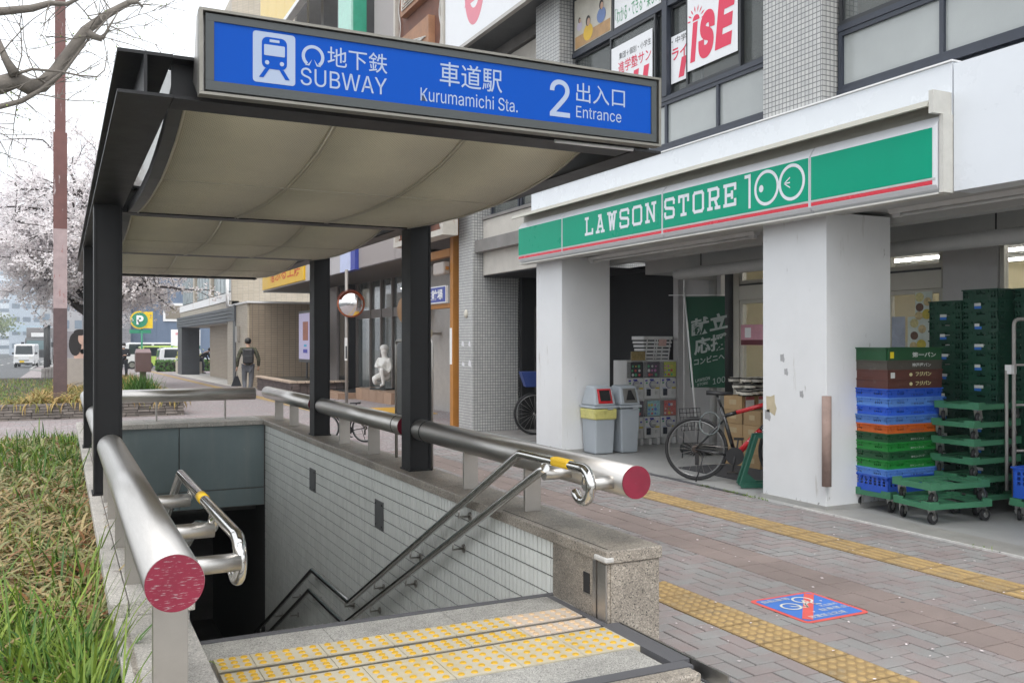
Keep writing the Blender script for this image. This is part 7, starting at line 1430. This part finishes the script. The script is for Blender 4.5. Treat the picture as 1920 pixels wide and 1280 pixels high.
while cnt < 36000 and tries < 200000:
    tries += 1
    y = 1.8 + 10.4 * rnd.random() ** 1.7; x = .14 - 2.0 * rnd.random() ** 1.25
    if not inview(x, y, .4, .12): continue
    r_ = rnd.random(); acc = 0; k = 'g'
    for kk, pr in zone(y, x):
        acc += pr
        if r_ < acc: k = kk; break
    az = rnd.random() * 6.283
    if k in ('g', 'd'): blade(mbs[k], (x, y, SOILZ - .01), rnd.uniform(.10, .30) * (1.5 if rnd.random() < .10 else 1) * (1.08 if y < 4.4 else 1) * (.75 + .5 * (.5 + .5 * math.sin(x * 9 + y * 4))), rnd.uniform(.2, 1.7), az, rnd.uniform(.004, .011) * (1 + .05 * y), 5)
    else:
        bz = SOILZ + rnd.random() * .10; blade(mbs[k], (x, y, bz), rnd.uniform(.20, .42), rnd.uniform(1.2, 2.5), az, rnd.uniform(.009, .017) * (1 + .04 * y), 6)
    cnt += 1
for i in range(34):   # long stems leaning over the coping
    blade(mbs['g'], (rnd.uniform(.02, .15), rnd.uniform(2.6, 4.4), SOILZ), rnd.uniform(.35, .58), rnd.uniform(.15, .6), rnd.uniform(-1.2, 1.5), .007, 6)
for i in range(40): blade(mbs['b' if i % 3 else 's'], (rnd.uniform(.05, .16), rnd.uniform(4.2, 6.6), SOILZ + .1), rnd.uniform(.2, .42), rnd.uniform(.7, 1.7), rnd.uniform(-.9, .9), .011, 5)
for k, m_, nm, lb_ in (('g', GRN, 'fresh_grass', 'bright green grass growing beside the near parapet'), ('d', GRD, 'dark_grass', 'darker green grass in the bed beside the stairs'), ('s', STR, 'straw_grass', 'straw coloured dry blades in the bed beside the stairs'), ('v', VAR, 'striped_grass', 'green and cream striped arching blades in the bed'), ('b', BRN, 'brown_grass', 'brown dead blades in the bed beside the stairs')):
    mbs[k].build(nm, m_, kind='stuff', label=lb_, cat='grass')
# second planter behind the stairwell
STO = mat('stacked_stone', (.21, .185, .165), rough=.85, var=.2, scale=8, orand=.25)
pl2 = thing('stone_planter', 'low planter with a stacked stone wall beyond the stairwell', 'planter', (.3, 20.9, gz(21)))
zb_ = gz(20.8); bx('soil', SOIL, pl2, -2.0, 2.30, 20.86, 38, zb_ - .3, zb_ + .25)
for r_ in range(6):
    x = -2.0 + (.1 if r_ % 2 else 0)
    while x < 2.30:
        l = rnd.uniform(.18, .36); e = min(x + l, 2.38); bx('stone', STO, pl2, x, e - .012, 20.74 + rnd.uniform(-.02, .02), 20.86, zb_ + r_ * .058 - .02, zb_ + r_ * .058 + .028); x = e
    y = 20.87
    while y < 24: l = rnd.uniform(.2, .36); bx('stone', STO, pl2, 2.30, 2.39 + rnd.uniform(-.02, .01), y, y + l - .012, zb_ + r_ * .058 - .02, zb_ + r_ * .058 + .028); y += l
ma, mb2, mc_ = MB(), MB(), MB(); zt_ = zb_ + .25
for i in range(9000):
    x = rnd.uniform(-1.95, 2.3); y = 20.9 + 15 * rnd.random() ** 1.6; left = x < -.9 + .12 * (y - 20.9)
    if left: blade(mc_ if rnd.random() < .8 else ma, (x, y, zt_ - .02), rnd.uniform(.06, .16), rnd.uniform(.3, 1.2), rnd.random() * 6.28, .012, 3)
    else: blade(ma if rnd.random() < .55 else mb2, (x, y, zt_ - .02), rnd.uniform(.35, .62), rnd.uniform(1.0, 2.1), rnd.random() * 6.28, rnd.uniform(.018, .032), 5)
STR2 = leafmat('tan_blade', (.34, .21, .07), (.50, .36, .12)); YG = leafmat('yellow_green_blade', (.16, .17, .03), (.32, .28, .07)); LAWN = leafmat('lawn', (.10, .20, .03), (.22, .32, .06))
ma.build('tan_ground_cover', STR2, kind='stuff', label='tan arching ground cover in the stone planter', cat='ground cover'); mb2.build('yellow_ground_cover', YG, kind='stuff', label='yellow green arching ground cover in the stone planter', cat='ground cover'); mc_.build('lawn', LAWN, kind='stuff', label='short lawn grass beside the road in the stone planter', cat='grass')
wd_ = MB()
for i in range(500): blade(wd_, (1.55 + rnd.gauss(0, .16), 21.6 + rnd.gauss(0, .2), zt_), rnd.uniform(.4, .75), rnd.uniform(.2, .8), rnd.random() * 6.28, .014, 4)
wd_.build('dark_green_tuft', GRD, kind='stuff', label='dark green tuft of grass beside the brown post box', cat='grass tuft')
# moss and weeds at the stones
# ---------------------------------------------------------------- trees
BARK = mat('grey_bark', (.17, .15, .13), rough=.9, var=.25, scale=12, bump=.6, bscale=50); BARKD = mat('dark_bark', (.045, .035, .032), rough=.9, var=.25, scale=12)
bt = thing('bare_tree', 'bare grey branched tree with small green buds at the upper left', 'tree', (-1.3, 8.4, SOILZ))
YT = 8.0
def pxp(L_, y0=YT, dy=0.): return [PY(u, v, y0 + dy * i) for i, (u, v) in enumerate(L_)]
tr_ = MB().tube([(-1.35, 8.4, SOILZ), (-1.36, 8.35, 2), (-1.30, 8.2, 3.6), (-1.28, 8.1, 5.0), (-1.32, 8.0, 6.4)], [.19, .17, .15, .13, .09], 14); tr_.build('trunk', BARK, bt)
limbs = [([(-230, 150), (-120, 175), (0, 160), (30, 150), (55, 163), (78, 160), (105, 135), (130, 100), (160, 58), (200, 28), (240, 6), (275, -8)], [.075, .06, .05, .048, .047, .042, .038, .034, .030, .024, .018, .012]),
         ([(-230, 40), (-80, 32), (0, 22), (60, 16), (95, 6), (125, 8), (160, -8)], [.05, .035, .022, .02, .016, .012, .008]),
         ([(-220, 230), (-60, 215), (0, 200), (40, 190), (75, 170), (120, 135), (165, 75), (215, 20)], [.04, .02, .015, .014, .012, .009, .006, .004]),
         ([(165, 62), (175, 68), (192, 74)], [.024, .02, .016]), ([(192, 74), (205, 50), (222, 22)], [.010, .006, .003]), ([(240, 6), (258, 4), (268, 14)], [.014, .010, .006]), ([(28, 140), (10, 110), (-10, 60)], [.03, .02, .012]),
         ([(20, 142), (60, 130), (110, 134), (150, 142), (182, 144), (196, 132), (202, 95)], [.009, .008, .006, .005, .004, .0035, .002])]
crn = MB()
allp = []
for L_, rr in limbs:
    P = pxp(L_, YT, rnd.uniform(-.03, .03)); crn.tube(P, [q_ * 1.4 for q_ in rr], 10); allp.append((L_, P))
crn.build('limbs', BARK, bt)
tw = MB(); bud = MB(); BUD = leafmat('bud_green', (.14, .24, .03), (.30, .38, .08))
def twig(p, d, ln, r0, depth):
    pts = [p]; q = p.copy(); dd = d.copy(); n_ = max(3, int(ln / .06))
    for i in range(n_):
        dd = (dd + Vector((rnd.gauss(0, .10), rnd.gauss(0, .06), rnd.gauss(0, .10)))).normalized(); q = q + dd * ln / n_; pts.append(q.copy())
        if rnd.random() < .8:
            s_ = .010 + .008 * rnd.random(); o_ = Vector((rnd.gauss(0, 1), rnd.gauss(0, 1), rnd.gauss(0, 1))).normalized() * .012; tw.tube([q, q + o_], [.0022, .0028], 4, caps=False)
            if rnd.random() < .22: a_ = o_.normalized(); b_ = a_.orthogonal().normalized() * s_ * .6; bud.add([q + o_, q + o_ + a_ * s_ * .6 + b_, q + o_ + a_ * s_ * 1.3, q + o_ + a_ * s_ * .6 - b_], [(0, 1, 2, 3)])
        if depth and rnd.random() < .33: twig(q, (dd + Vector((rnd.gauss(0, .7), rnd.gauss(0, .3), rnd.gauss(0, .7)))).normalized(), ln * .5, r0 * .6, depth - 1)
    tw.tube(pts, [r0 * (1 - .75 * i / n_) for i in range(n_ + 1)], 5, caps=False)
for li, (L_, P) in enumerate(allp[:5]):
    for i in range(len(P) - 1):
        if L_[i + 1][0] < -20: continue
        for k in range(2 if li == 0 else 1):
            p = P[i].lerp(P[i + 1], rnd.random()); twig(p, Vector((rnd.uniform(-1, 1), rnd.uniform(-.4, .4), rnd.uniform(-.7, .9))).normalized(), rnd.uniform(.25, .75), .006, 1)
twig(PY(-10, 235, YT), Vector((1, 0, -.25)).normalized(), .25, .004, 1); twig(PY(30, 145, YT), Vector((.2, 0, 1)), .9, .006, 1); twig(PY(70, 150, YT), Vector((-.15, 0, 1)), .8, .005, 1)
twig(PY(0, 100, YT), Vector((.6, 0, .8)), .7, .006, 1); twig(PY(160, 60, YT), Vector((1, 0, -.3)), .7, .005, 1); twig(PY(195, 75, YT), Vector((.1, 0, -1)), .5, .004, 1); twig(PY(165, 30, YT), Vector((1, 0, .1)), .8, .005, 1)
tw.build('twigs', BARK, bt, kind='stuff'); bud.build('buds', BUD, bt, kind='stuff')
# cherry tree
CX, CY = 1.15, 36.0
ch = thing('cherry_tree', 'spreading cherry tree in pale pink blossom behind the left columns', 'tree', (CX, CY, gz(CY)))
bm_ = MB(); tips = []
def grow(p, d, ln, r0, lev):
    n_ = 5; pts = [p]; q = p.copy(); dd = d.copy(); sub = []
    for i in range(n_):
        dd = (dd + Vector((rnd.gauss(0, .16), rnd.gauss(0, .16), rnd.gauss(0, .10) + (-.02 if lev > 1 else .03)))).normalized(); q = q + dd * ln / n_; pts.append(q.copy()); sub.append((q.copy(), dd.copy()))
        if lev >= 2: tips.append((q.copy(), lev))
    bm_.tube(pts, [max(.006, r0 * (1 - .6 * i / n_)) for i in range(n_ + 1)], 6 if lev else 10, caps=False)
    if lev < 4:
        for (q_, d_) in sub[1:]:
            for _ in range(2 if lev in (1, 2) else 1):
                if rnd.random() < (.85 if lev < 3 else .6): grow(q_, (d_ * .5 + Vector((rnd.gauss(0, .75), rnd.gauss(0, .75), rnd.gauss(.02, .45)))).normalized(), ln * rnd.uniform(.42, .66), r0 * .42, lev + 1)
bm_.tube([(CX, CY, gz(CY)), (CX + .05, CY, 1.2), (CX, CY + .05, 2.4)], [.32, .24, .22], 12)
for a in (30, 80, 140, 165, 185, 205, 250, 300): grow(Vector((CX, CY, 2.2 + rnd.random() * .5)), Vector((math.cos(R(a)) * .9, math.sin(R(a)) * .6, rnd.uniform(.25, 1.1))).normalized(), rnd.uniform(3.0, 3.7), .13, 1)
grow(Vector((CX, CY, 2.4)), Vector((.1, 0, 1)), 3.4, .15, 1); grow(Vector((CX, CY, 2.4)), Vector((-.5, 0, 1)), 3.4, .15, 1); grow(Vector((CX, CY, 3.0)), Vector((.95, .1, .42)), 3.0, .09, 2); grow(Vector((CX, CY, 2.6)), Vector((-.35, -.2, 1)), 4.2, .15, 1); grow(Vector((CX, CY, 2.6)), Vector((.25, .1, 1)), 3.8, .15, 1)
bm_.build('trunk', BARKD, ch)
BLO = leafmat('cherry_blossom', (.88, .83, .845), (.97, .95, .95), trans=.5); fl2 = MB()
rnd.shuffle(tips)
for (p, lv) in tips[:10000]:
    for _ in range(5):
        c = p + Vector((rnd.gauss(0, .11), rnd.gauss(0, .11), rnd.gauss(0, .10)))
        for k in range(3):
            a_ = Vector((rnd.gauss(0, 1), rnd.gauss(0, 1), rnd.gauss(0, 1))).normalized(); b_ = a_.orthogonal().normalized(); s_ = rnd.uniform(.024, .05); c2 = c + Vector((rnd.gauss(0, .03), rnd.gauss(0, .03), rnd.gauss(0, .03))); fl2.add([c2 + a_ * s_, c2 + b_ * s_, c2 - a_ * s_, c2 - b_ * s_], [(0, 1, 2, 3)])
fl2.build('crown', BLO, ch, kind='stuff')
# distant street trees
def fartree(label, x, y, h, r, ca, cb, n_=2600, s0=.22):
    t = thing('street_tree', label, 'tree', (x, y, gz(y))); MB().tube([(x, y, gz(y)), (x, y, h * .35), (x + .3, y, h * .8)], [.25, .2, .05], 8).build('trunk', BARKD, t); f_ = MB()
    lim = MB()
    for k in range(7): a = rnd.random() * 6.28; lim.tube([(x, y, h * .3), (x + r * .4 * math.cos(a), y + r * .4 * math.sin(a), h * .6), (x + r * .75 * math.cos(a), y + r * .75 * math.sin(a), h * .85)], [.12, .07, .02], 5)
    lim.build('limbs', BARKD, t)
    cl = [Vector((x + rnd.gauss(0, r * .5), y + rnd.gauss(0, r * .5), h * .62 + rnd.gauss(0, h * .17))) for _ in range(26)]
    for i in range(n_):
        c = rnd.choice(cl) + Vector((rnd.gauss(0, r * .22), rnd.gauss(0, r * .22), rnd.gauss(0, r * .2))); a_ = Vector((rnd.gauss(0, 1), rnd.gauss(0, 1), rnd.gauss(0, 1))).normalized(); b_ = a_.orthogonal(); s_ = rnd.uniform(.6, 1.2) * s0; f_.add([c + a_ * s_, c + b_ * s_, c - a_ * s_, c - b_ * s_], [(0, 1, 2, 3)])
    f_.build('crown', leafmat('leaf_' + label.split()[0] + str(int(y)), ca, cb), t, kind='stuff')
fartree('pale yellow green willow on the far side of the road', -16, 130, 7.5, 4.0, (.20, .24, .06), (.34, .36, .12)); fartree('yellow green street tree farther along the road', -17, 165, 8.5, 4.2, (.18, .22, .06), (.32, .34, .12)); fartree('dull green street tree at the end of the road', -13, 210, 8, 4.5, (.12, .17, .06), (.24, .28, .12))
hdg = MB()
for i in range(1600):
    c = Vector((rnd.uniform(5.4, 9.4), rnd.uniform(62.0, 62.8), gz(62) + rnd.random() * .75)); a_ = Vector((rnd.gauss(0, 1), rnd.gauss(0, 1), rnd.gauss(0, 1))).normalized(); b_ = a_.orthogonal(); s_ = .07; hdg.add([c + a_ * s_, c + b_ * s_, c - a_ * s_, c - b_ * s_], [(0, 1, 2, 3)])
hg2 = thing('hedge', 'clipped green hedge along the front of the car park', 'hedge', (7.4, 62.4, gz(62))); hdg.build('foliage', GRD, hg2, kind='stuff'); bx('stems', BARKD, hg2, 5.5, 9.3, 62.2, 62.6, gz(62), gz(62) + .6)
shr = MB()
for i in range(500):
    c = Vector((6.8 + rnd.gauss(0, .3), 57.2 + rnd.gauss(0, .5), .35 + abs(rnd.gauss(0, .4)))); a_ = Vector((rnd.gauss(0, 1), rnd.gauss(0, 1), rnd.gauss(0, 1))).normalized(); b_ = a_.orthogonal(); s_ = .08; shr.add([c + a_ * s_, c + b_ * s_, c - a_ * s_, c - b_ * s_], [(0, 1, 2, 3)])
sh_ = thing('shrub', 'yellow green shrub in the tiled planter box', 'shrub', (6.8, 57.2, .35)); shr.build('foliage', leafmat('shrub_leaf', (.30, .34, .05), (.55, .52, .12)), sh_, kind='stuff'); MB().tube([(6.8, 57.2, .3), (6.8, 57.2, .9)], .03, 5).build('stem', BARKD, sh_)
# ---------------------------------------------------------------- street furniture on the left
RUST = mat('rusty_pole_paint', (.155, .066, .058), rough=.6, var=.25, scale=3, dirt=((.50, .44, .45), 3.5, .62, (3, 3, .5), .06)); RUSTD = mat('brown_pole_base', (.115, .075, .075), rough=.6, var=.2)
PLx, PLy = PY(113, 700, 22.0).x, 22.0
po = thing('utility_pole', 'tall square rusty red and white painted steel pole in the planter', 'pole', (PLx, PLy, zt_))
dpt = PLx * SN + PLy * CS; kx_ = dpt / F
def pz(v): return CH + (V0 - v) * kx_
bx('lower_shaft', RUSTD, po, PLx - .135, PLx + .135, PLy - .1, PLy + .1, zt_, pz(578)); bx('white_shaft', mat('flaking_white', (.40, .31, .31), rough=.7, var=.18, scale=6, dirt=((.30, .10, .09), 5, .6, (2, 2, .6), .05)), po, PLx - .1349, PLx + .1349, PLy - .0999, PLy + .0999, pz(578), pz(430)); bx('red_shaft', RUST, po, PLx - .135, PLx + .135, PLy - .1, PLy + .1, pz(430), pz(250)); bx('upper_shaft', RUST, po, PLx - .105, PLx + .105, PLy - .08, PLy + .08, pz(250), 11.5)
PBX = GS(268, 712); pbx_y = 23.2; pX = PY(268, 680, pbx_y).x
pob = thing('post_box', 'brown metal box on a short post in the planter', 'post box', (pX, pbx_y, zt_)); BRB = mat('brown_enamel', (.115, .07, .065), rough=.45, var=.08)
dq = (pX * SN + pbx_y * CS) / F
def qz(v): return CH + (V0 - v) * dq
hw = 13.5 * dq
MB().prism([(pX - hw, pbx_y - .18, qz(697)), (pX + hw, pbx_y - .18, qz(697)), (pX + hw, pbx_y - .18, qz(661)), (pX - hw, pbx_y - .18, qz(661))], (0, .36, 0)).build('box', BRB, pob, bevel=.01); frustum(MB(), (pX - hw, pX + hw, pbx_y - .18, pbx_y + .18), (pX - hw * .85, pX + hw * .85, pbx_y - .05, pbx_y + .12), qz(660.8), qz(654)).build('hood', mat('brown_enamel_top', (.22, .15, .15), rough=.35), pob); bx('post', BRB, pob, pX - .07, pX + .07, pbx_y - .06, pbx_y + .06, zt_, qz(697.2))
# advertising panel on plinth
ADy = 27.5; aL, aR_ = PY(126, 650, ADy).x, PY(176, 650, ADy).x; da = (aL * SN + ADy * CS) / F
adp = thing('advertising_panel', 'portrait advertising panel of a long dark haired woman on a beige plinth', 'billboard', ((aL + aR_) / 2, ADy, zt_)); az_ = lambda v: CH + (V0 - v) * da
bx('plinth', mat('beige_plinth', (.38, .34, .31), rough=.7), adp, aL - .05, aR_, ADy, ADy + .6, zt_, az_(672)); bx('panel', mat('ad_grey', (.30, .29, .31), rough=.3), adp, aL, aR_, ADy + .1, ADy + .2, az_(671.5), az_(621))
def adb(m_, cu, cv, ru, rv, dy, nm): c = PY(cu, cv, ADy + .1); MB().add([(c.x + ru * da * math.cos(i * .3491), ADy + .1 - dy, c.z + rv * da * math.sin(i * .3491)) for i in range(18)], [tuple(range(18))]).build(nm, m_, adp)
adb(mat('ad_skin', (.55, .36, .29)), 156, 668, 16, 14, .006, 'shoulder_shape'); adb(MATS['ad_skin'], 154, 650, 5, 14, .006, 'neck_shape'); adb(mat('ad_hair', (.02, .016, .016)), 141, 645, 11, 22, .009, 'hair_shape'); adb(MATS['ad_skin'], 154, 634, 7, 12, .012, 'face_shape'); adb(MATS['ad_hair'], 150, 623, 11, 6, .015, 'fringe_shape')
# concrete bollards and tree post
for i, u in enumerate((82, 88, 94, 100)):
    p = GS(u, 716 - i * 1.5); t = thing('bollard', 'grey concrete bollard, %s from the left beside the road' % NTH[i], 'bollard', p, 'concrete bollards by the lay-by'); h = 1.0 * .62
    MB().lathe(p, [(.10, 0), (.10, h * .5), (.085, h * .62), (.10, h * .72), (.10, h * .95), (.06, h), (.001, h)], 14).build('shaft', CONCD, t)
tp = PY(88, 668, 60); tpo = thing('lamp_post', 'dark thick post standing behind the bollards', 'post', (tp.x, 60, gz(60))); MB().tube([(tp.x, 60, gz(60)), (tp.x, 60, 2.4)], .18, 10).build('shaft', mat('dark_post', (.035, .035, .035)), tpo); bx('cap', MATS['dark_post'], tpo, tp.x - .2, tp.x + .2, 59.8, 60.2, 2.4, 2.5)
# ================================================================ people
def person(label, loc, rz, joints, mats, bag=None, hairlong=False, mask=False, cap=False):
    t = thing('person', label, 'person', loc, None, rz); J = {k: Vector(v) for k, v in joints.items()}
    sk = mats['skin']
    nodes = [(J['hip'], .10, .12), (J['waist'], .09, .115), (J['chest'], .10, .14), (J['neck'], .05, .05), (J['head'] - (J['head'] - J['neck']).normalized() * .05, .065, .07), (J['head'], .088, .08), (J['head'] + (J['head'] - J['neck']).normalized() * .07, .07, .065)]
    ed = [(0, 1), (1, 2), (2, 3), (3, 4), (4, 5), (5, 6)]
    for s_ in 'lr':
        i = len(nodes); nodes += [(J['sh' + s_], .05), (J['el' + s_], .038), (J['wr' + s_], .026), (J['wr' + s_] + (J['wr' + s_] - J['el' + s_]).normalized() * .075, .032, .02)]; ed += [(2, i), (i, i + 1), (i + 1, i + 2), (i + 2, i + 3)]
        i = len(nodes); nodes += [(J['th' + s_], .085), (J['kn' + s_], .055), (J['an' + s_], .038)]; ed += [(0, i), (i, i + 1), (i + 1, i + 2)]
    body = skinmesh('body', nodes, ed, sk, t)
    fing = MB()
    for s_ in 'lr':
        d = (J['wr' + s_] - J['el' + s_]).normalized(); a_ = d.orthogonal().normalized(); c_ = d.cross(a_); h0 = J['wr' + s_] + d * .075
        for k in range(4): b0 = h0 + a_ * (.022 * (k - 1.5) / 1.2); L_ = [.06, .07, .065, .05][k]; fing.tube([b0, b0 + d * L_ * .5 + c_ * .006, b0 + d * L_ * .85 + c_ * .022], [.008, .0075, .006], 6)
        b0 = J['wr' + s_] + d * .03 + a_ * .026; fing.tube([b0, b0 + (d + a_ * .6).normalized() * .035, b0 + (d * 1.2 + a_ * .3) * .05], [.009, .008, .006], 6)
    fing.build('fingers', sk, t, local=True, kind='stuff')
    jn = [(J['hip'] + Vector((0, 0, -.02)), .135, .17), (J['waist'], .125, .155), (J['chest'], .135, .185), (J['neck'] - Vector((0, 0, .03)), .07, .075)]; je = [(0, 1), (1, 2), (2, 3)]
    for s_ in 'lr': i = len(jn); jn += [(J['sh' + s_], .075), (J['el' + s_], .058), (J['wr' + s_], .045)]; je += [(2, i), (i, i + 1), (i + 1, i + 2)]
    skinmesh('jacket', jn, je, mats['top'], t)
    tn = [(J['hip'], .125, .155)]; te = []
    for s_ in 'lr': i = len(tn); tn += [(J['th' + s_], .10), (J['kn' + s_], .072), (J['an' + s_] + Vector((0, 0, .03)), .058)]; te += [(0, i), (i, i + 1), (i + 1, i + 2)]
    skinmesh('trousers', tn, te, mats['legs'], t)
    for s_ in 'lr':
        f_ = J.get('toe' + s_, J['an' + s_] + Vector((0, .17, -.05))); hl = J['an' + s_] + (J['an' + s_] - f_) * .35 + Vector((0, 0, -.04)); skinmesh('shoe', [(hl, .042, .045), (J['an' + s_] + Vector((0, 0, -.02)), .05, .048), ((J['an' + s_] + f_) / 2 + Vector((0, 0, -.012)), .042, .045), (f_, .034, .04)], [(0, 1), (1, 2), (2, 3)], mats['shoe'], t, 1)
    hd_ = J['head']; fw_ = J.get('face', Vector((0, 1, 0))).normalized(); Mh = Matrix.Identity(3)
    MB().ball(hd_ + Vector((0, 0, .045)) - fw_ * .02, .098, .105, .10).build('hair', mats['hair'], t, local=True)
    ft = MB(); upv_ = Vector((0, 0, 1)); rt_ = fw_.cross(upv_).normalized()
    ft.ball(hd_ + fw_ * .10 - upv_ * .015, .014, .018, .022, 8, 6); 
    for s_ in (-1, 1): ft.ball(hd_ + rt_ * .088 * s_ - upv_ * .005, .012, .02, .03, 8, 6)
    ft.build('nose_and_ears', sk, t, local=True)
    ey = MB(); [ey.ball(hd_ + fw_ * .088 + rt_ * .034 * s_ + upv_ * .012, .009, .009, .007, 8, 6) for s_ in (-1, 1)]; ey.build('eyes', HAIR, t, local=True); MB().ball(hd_ + fw_ * .086 - upv_ * .052, .026, .014, .007, 8, 6).build('mouth', mat('lip', (.35, .14, .12)), t, local=True)
    if mask: MB().ball(hd_ + fw_ * .065 - upv_ * .045, .062, .045, .05, 10, 8).build('face_mask', mat('mask_white', (.7, .72, .74)), t, local=True)
    if cap: MB().ball(hd_ + Vector((0, 0, .06)), .108, .112, .085).build('cap', mats['hair'], t, local=True); MB().box(-.07, .07, 0, .1, -.006, .006).build('cap_peak', mats['hair'], t, local=True).location = hd_ + fw_ * .10 + upv_ * .05
    return t
CAMO = mat('camouflage_cloth', (.075, .075, .045), rough=.85, var=.5, scale=14, dirt=((.03, .028, .02), 16, .5, (1, 1, 1), .04)); GTR = mat('grey_trousers', (.115, .12, .135), rough=.8, var=.08); DKC = mat('dark_cloth', (.016, .017, .022), rough=.85, var=.2); WSH = mat('white_shoe', (.62, .62, .62), rough=.6)
wm = GS(465, 744)
walk = dict(hip=(0, 0, .92), waist=(0, 0, 1.08), chest=(0, .02, 1.32), neck=(0, .03, 1.50), head=(0, .045, 1.61), shl=(-.20, .02, 1.40), ell=(-.29, -.05, 1.12), wrl=(-.31, .03, .88), shr=(.20, .02, 1.40), elr=(.30, -.08, 1.13), wrr=(.30, .0, .90), thl=(-.10, 0, .86), knl=(-.10, .10, .48), anl=(-.09, -.02, .16), toel=(-.09, .10, .05), thr=(.10, 0, .86), knr=(.09, .04, .47), anr=(.05, .06, .08), toer=(.05, .24, .03), face=(0, 1, -.05))
wk = person('man in camouflage jacket walking away with black backpack and bag', wm, R(-8), walk, dict(skin=SKIN, top=CAMO, legs=GTR, shoe=WSH, hair=HAIR))
MB().box(-.155, .155, -.27, -.105, .98, 1.44).build('backpack', BLACKP, wk, local=True, bevel=.05); MB().box(-.12, .12, -.30, -.271, 1.02, 1.22).build('backpack_pocket', BLACKP, wk, local=True, bevel=.01)
bagm = thing('carrier_bag', 'black cloth carrier bag in the left hand of the walking man', 'bag', wm + Vector((-.32, .08, .32))); frustum(MB(), (-.15, .15, -.05, .05), (-.05, .05, -.025, .025), 0, .30).build('bag', DKC, bagm, local=True, bevel=.02); MB().tube([(-.04, 0, .29), (-.01, 0, .52), (.03, 0, .29)], .008, 5).build('handle', DKC, bagm, local=True)
wp_ = GS(382, 700)
bend = dict(hip=(0, -.16, .90), waist=(0, -.08, 1.03), chest=(0, .14, 1.20), neck=(0, .28, 1.30), head=(0, .37, 1.36), shl=(-.18, .18, 1.22), ell=(-.20, .26, .95), wrl=(-.14, .36, .74), shr=(.18, .18, 1.22), elr=(.20, .28, .97), wrr=(.14, .40, .78), thl=(-.10, -.16, .84), knl=(-.11, -.02, .47), anl=(-.11, -.06, .08), thr=(.10, -.16, .84), knr=(.11, -.04, .47), anr=(.11, -.08, .08), face=(0, .8, -.5))
wo_ = person('worker in dark clothes and cap bending to sweep by the dark entrance', wp_, R(-75), bend, dict(skin=SKIN, top=DKC, legs=mat('navy_trousers', (.02, .025, .045)), shoe=BLACKP, hair=HAIR), mask=True, cap=True)
dp = thing('dustpan', 'long handled dustpan in front of the bending worker', 'dustpan', wp_ + Vector((.5, -.1, .0))); lb('pan', mat('pan_olive', (.09, .09, .07)), dp, -.13, .13, -.12, .12, 0, .24, bevel=.02); MB().tube([(0, 0, .24), (-.08, .05, .76)], .012, 6).build('handle', BLACKP, dp, local=True)
tp_ = GS(232, 712)
stnd = dict(hip=(0, 0, .92), waist=(0, 0, 1.08), chest=(0, 0, 1.32), neck=(0, 0, 1.49), head=(0, .02, 1.60), shl=(-.19, 0, 1.40), ell=(-.26, .06, 1.14), wrl=(-.10, .24, 1.16), shr=(.19, 0, 1.40), elr=(.27, .06, 1.15), wrr=(.10, .24, 1.14), thl=(-.10, 0, .86), knl=(-.11, .03, .47), anl=(-.11, 0, .08), thr=(.10, 0, .86), knr=(.12, .02, .47), anr=(.12, 0, .08), face=(0, 1, 0))
person('person in black wearing a white mask beside the left column', tp_, R(175), stnd, dict(skin=SKIN, top=DKC, legs=DKC, shoe=BLACKP, hair=HAIR), mask=True)

wdm = MB()
for i in range(160):
    yw = rnd.choice((7.6, 7.2, 6.95, 6.75, 4.4)) + rnd.gauss(0, .07); blade(wdm, (5.985 + rnd.gauss(0, .008), yw, 0), rnd.uniform(.015, .05), rnd.uniform(.5, 1.8), rnd.random() * 6.28, .005, 3)
wdm.build('kerb_weeds', GRN, kind='stuff', label='tiny green weeds in the joint by the near white column', cat='weeds')
# ================================================================ thin spring haze over the whole street
hm = bpy.data.materials.new('haze_air'); hm.use_nodes = True; hn = hm.node_tree.nodes; hn.clear()
ho = hn.new('ShaderNodeOutputMaterial'); hv_ = hn.new('ShaderNodeVolumePrincipled'); hv_.inputs['Color'].default_value = (.90, .95, 1, 1); hv_.inputs['Density'].default_value = .0011; hv_.inputs['Anisotropy'].default_value = .3
hm.node_tree.links.new(hv_.outputs[0], ho.inputs['Volume'])
MB().box(-450, 450, -110, 950, -9, 46).build('haze', hm, kind='stuff')
flush_texts()
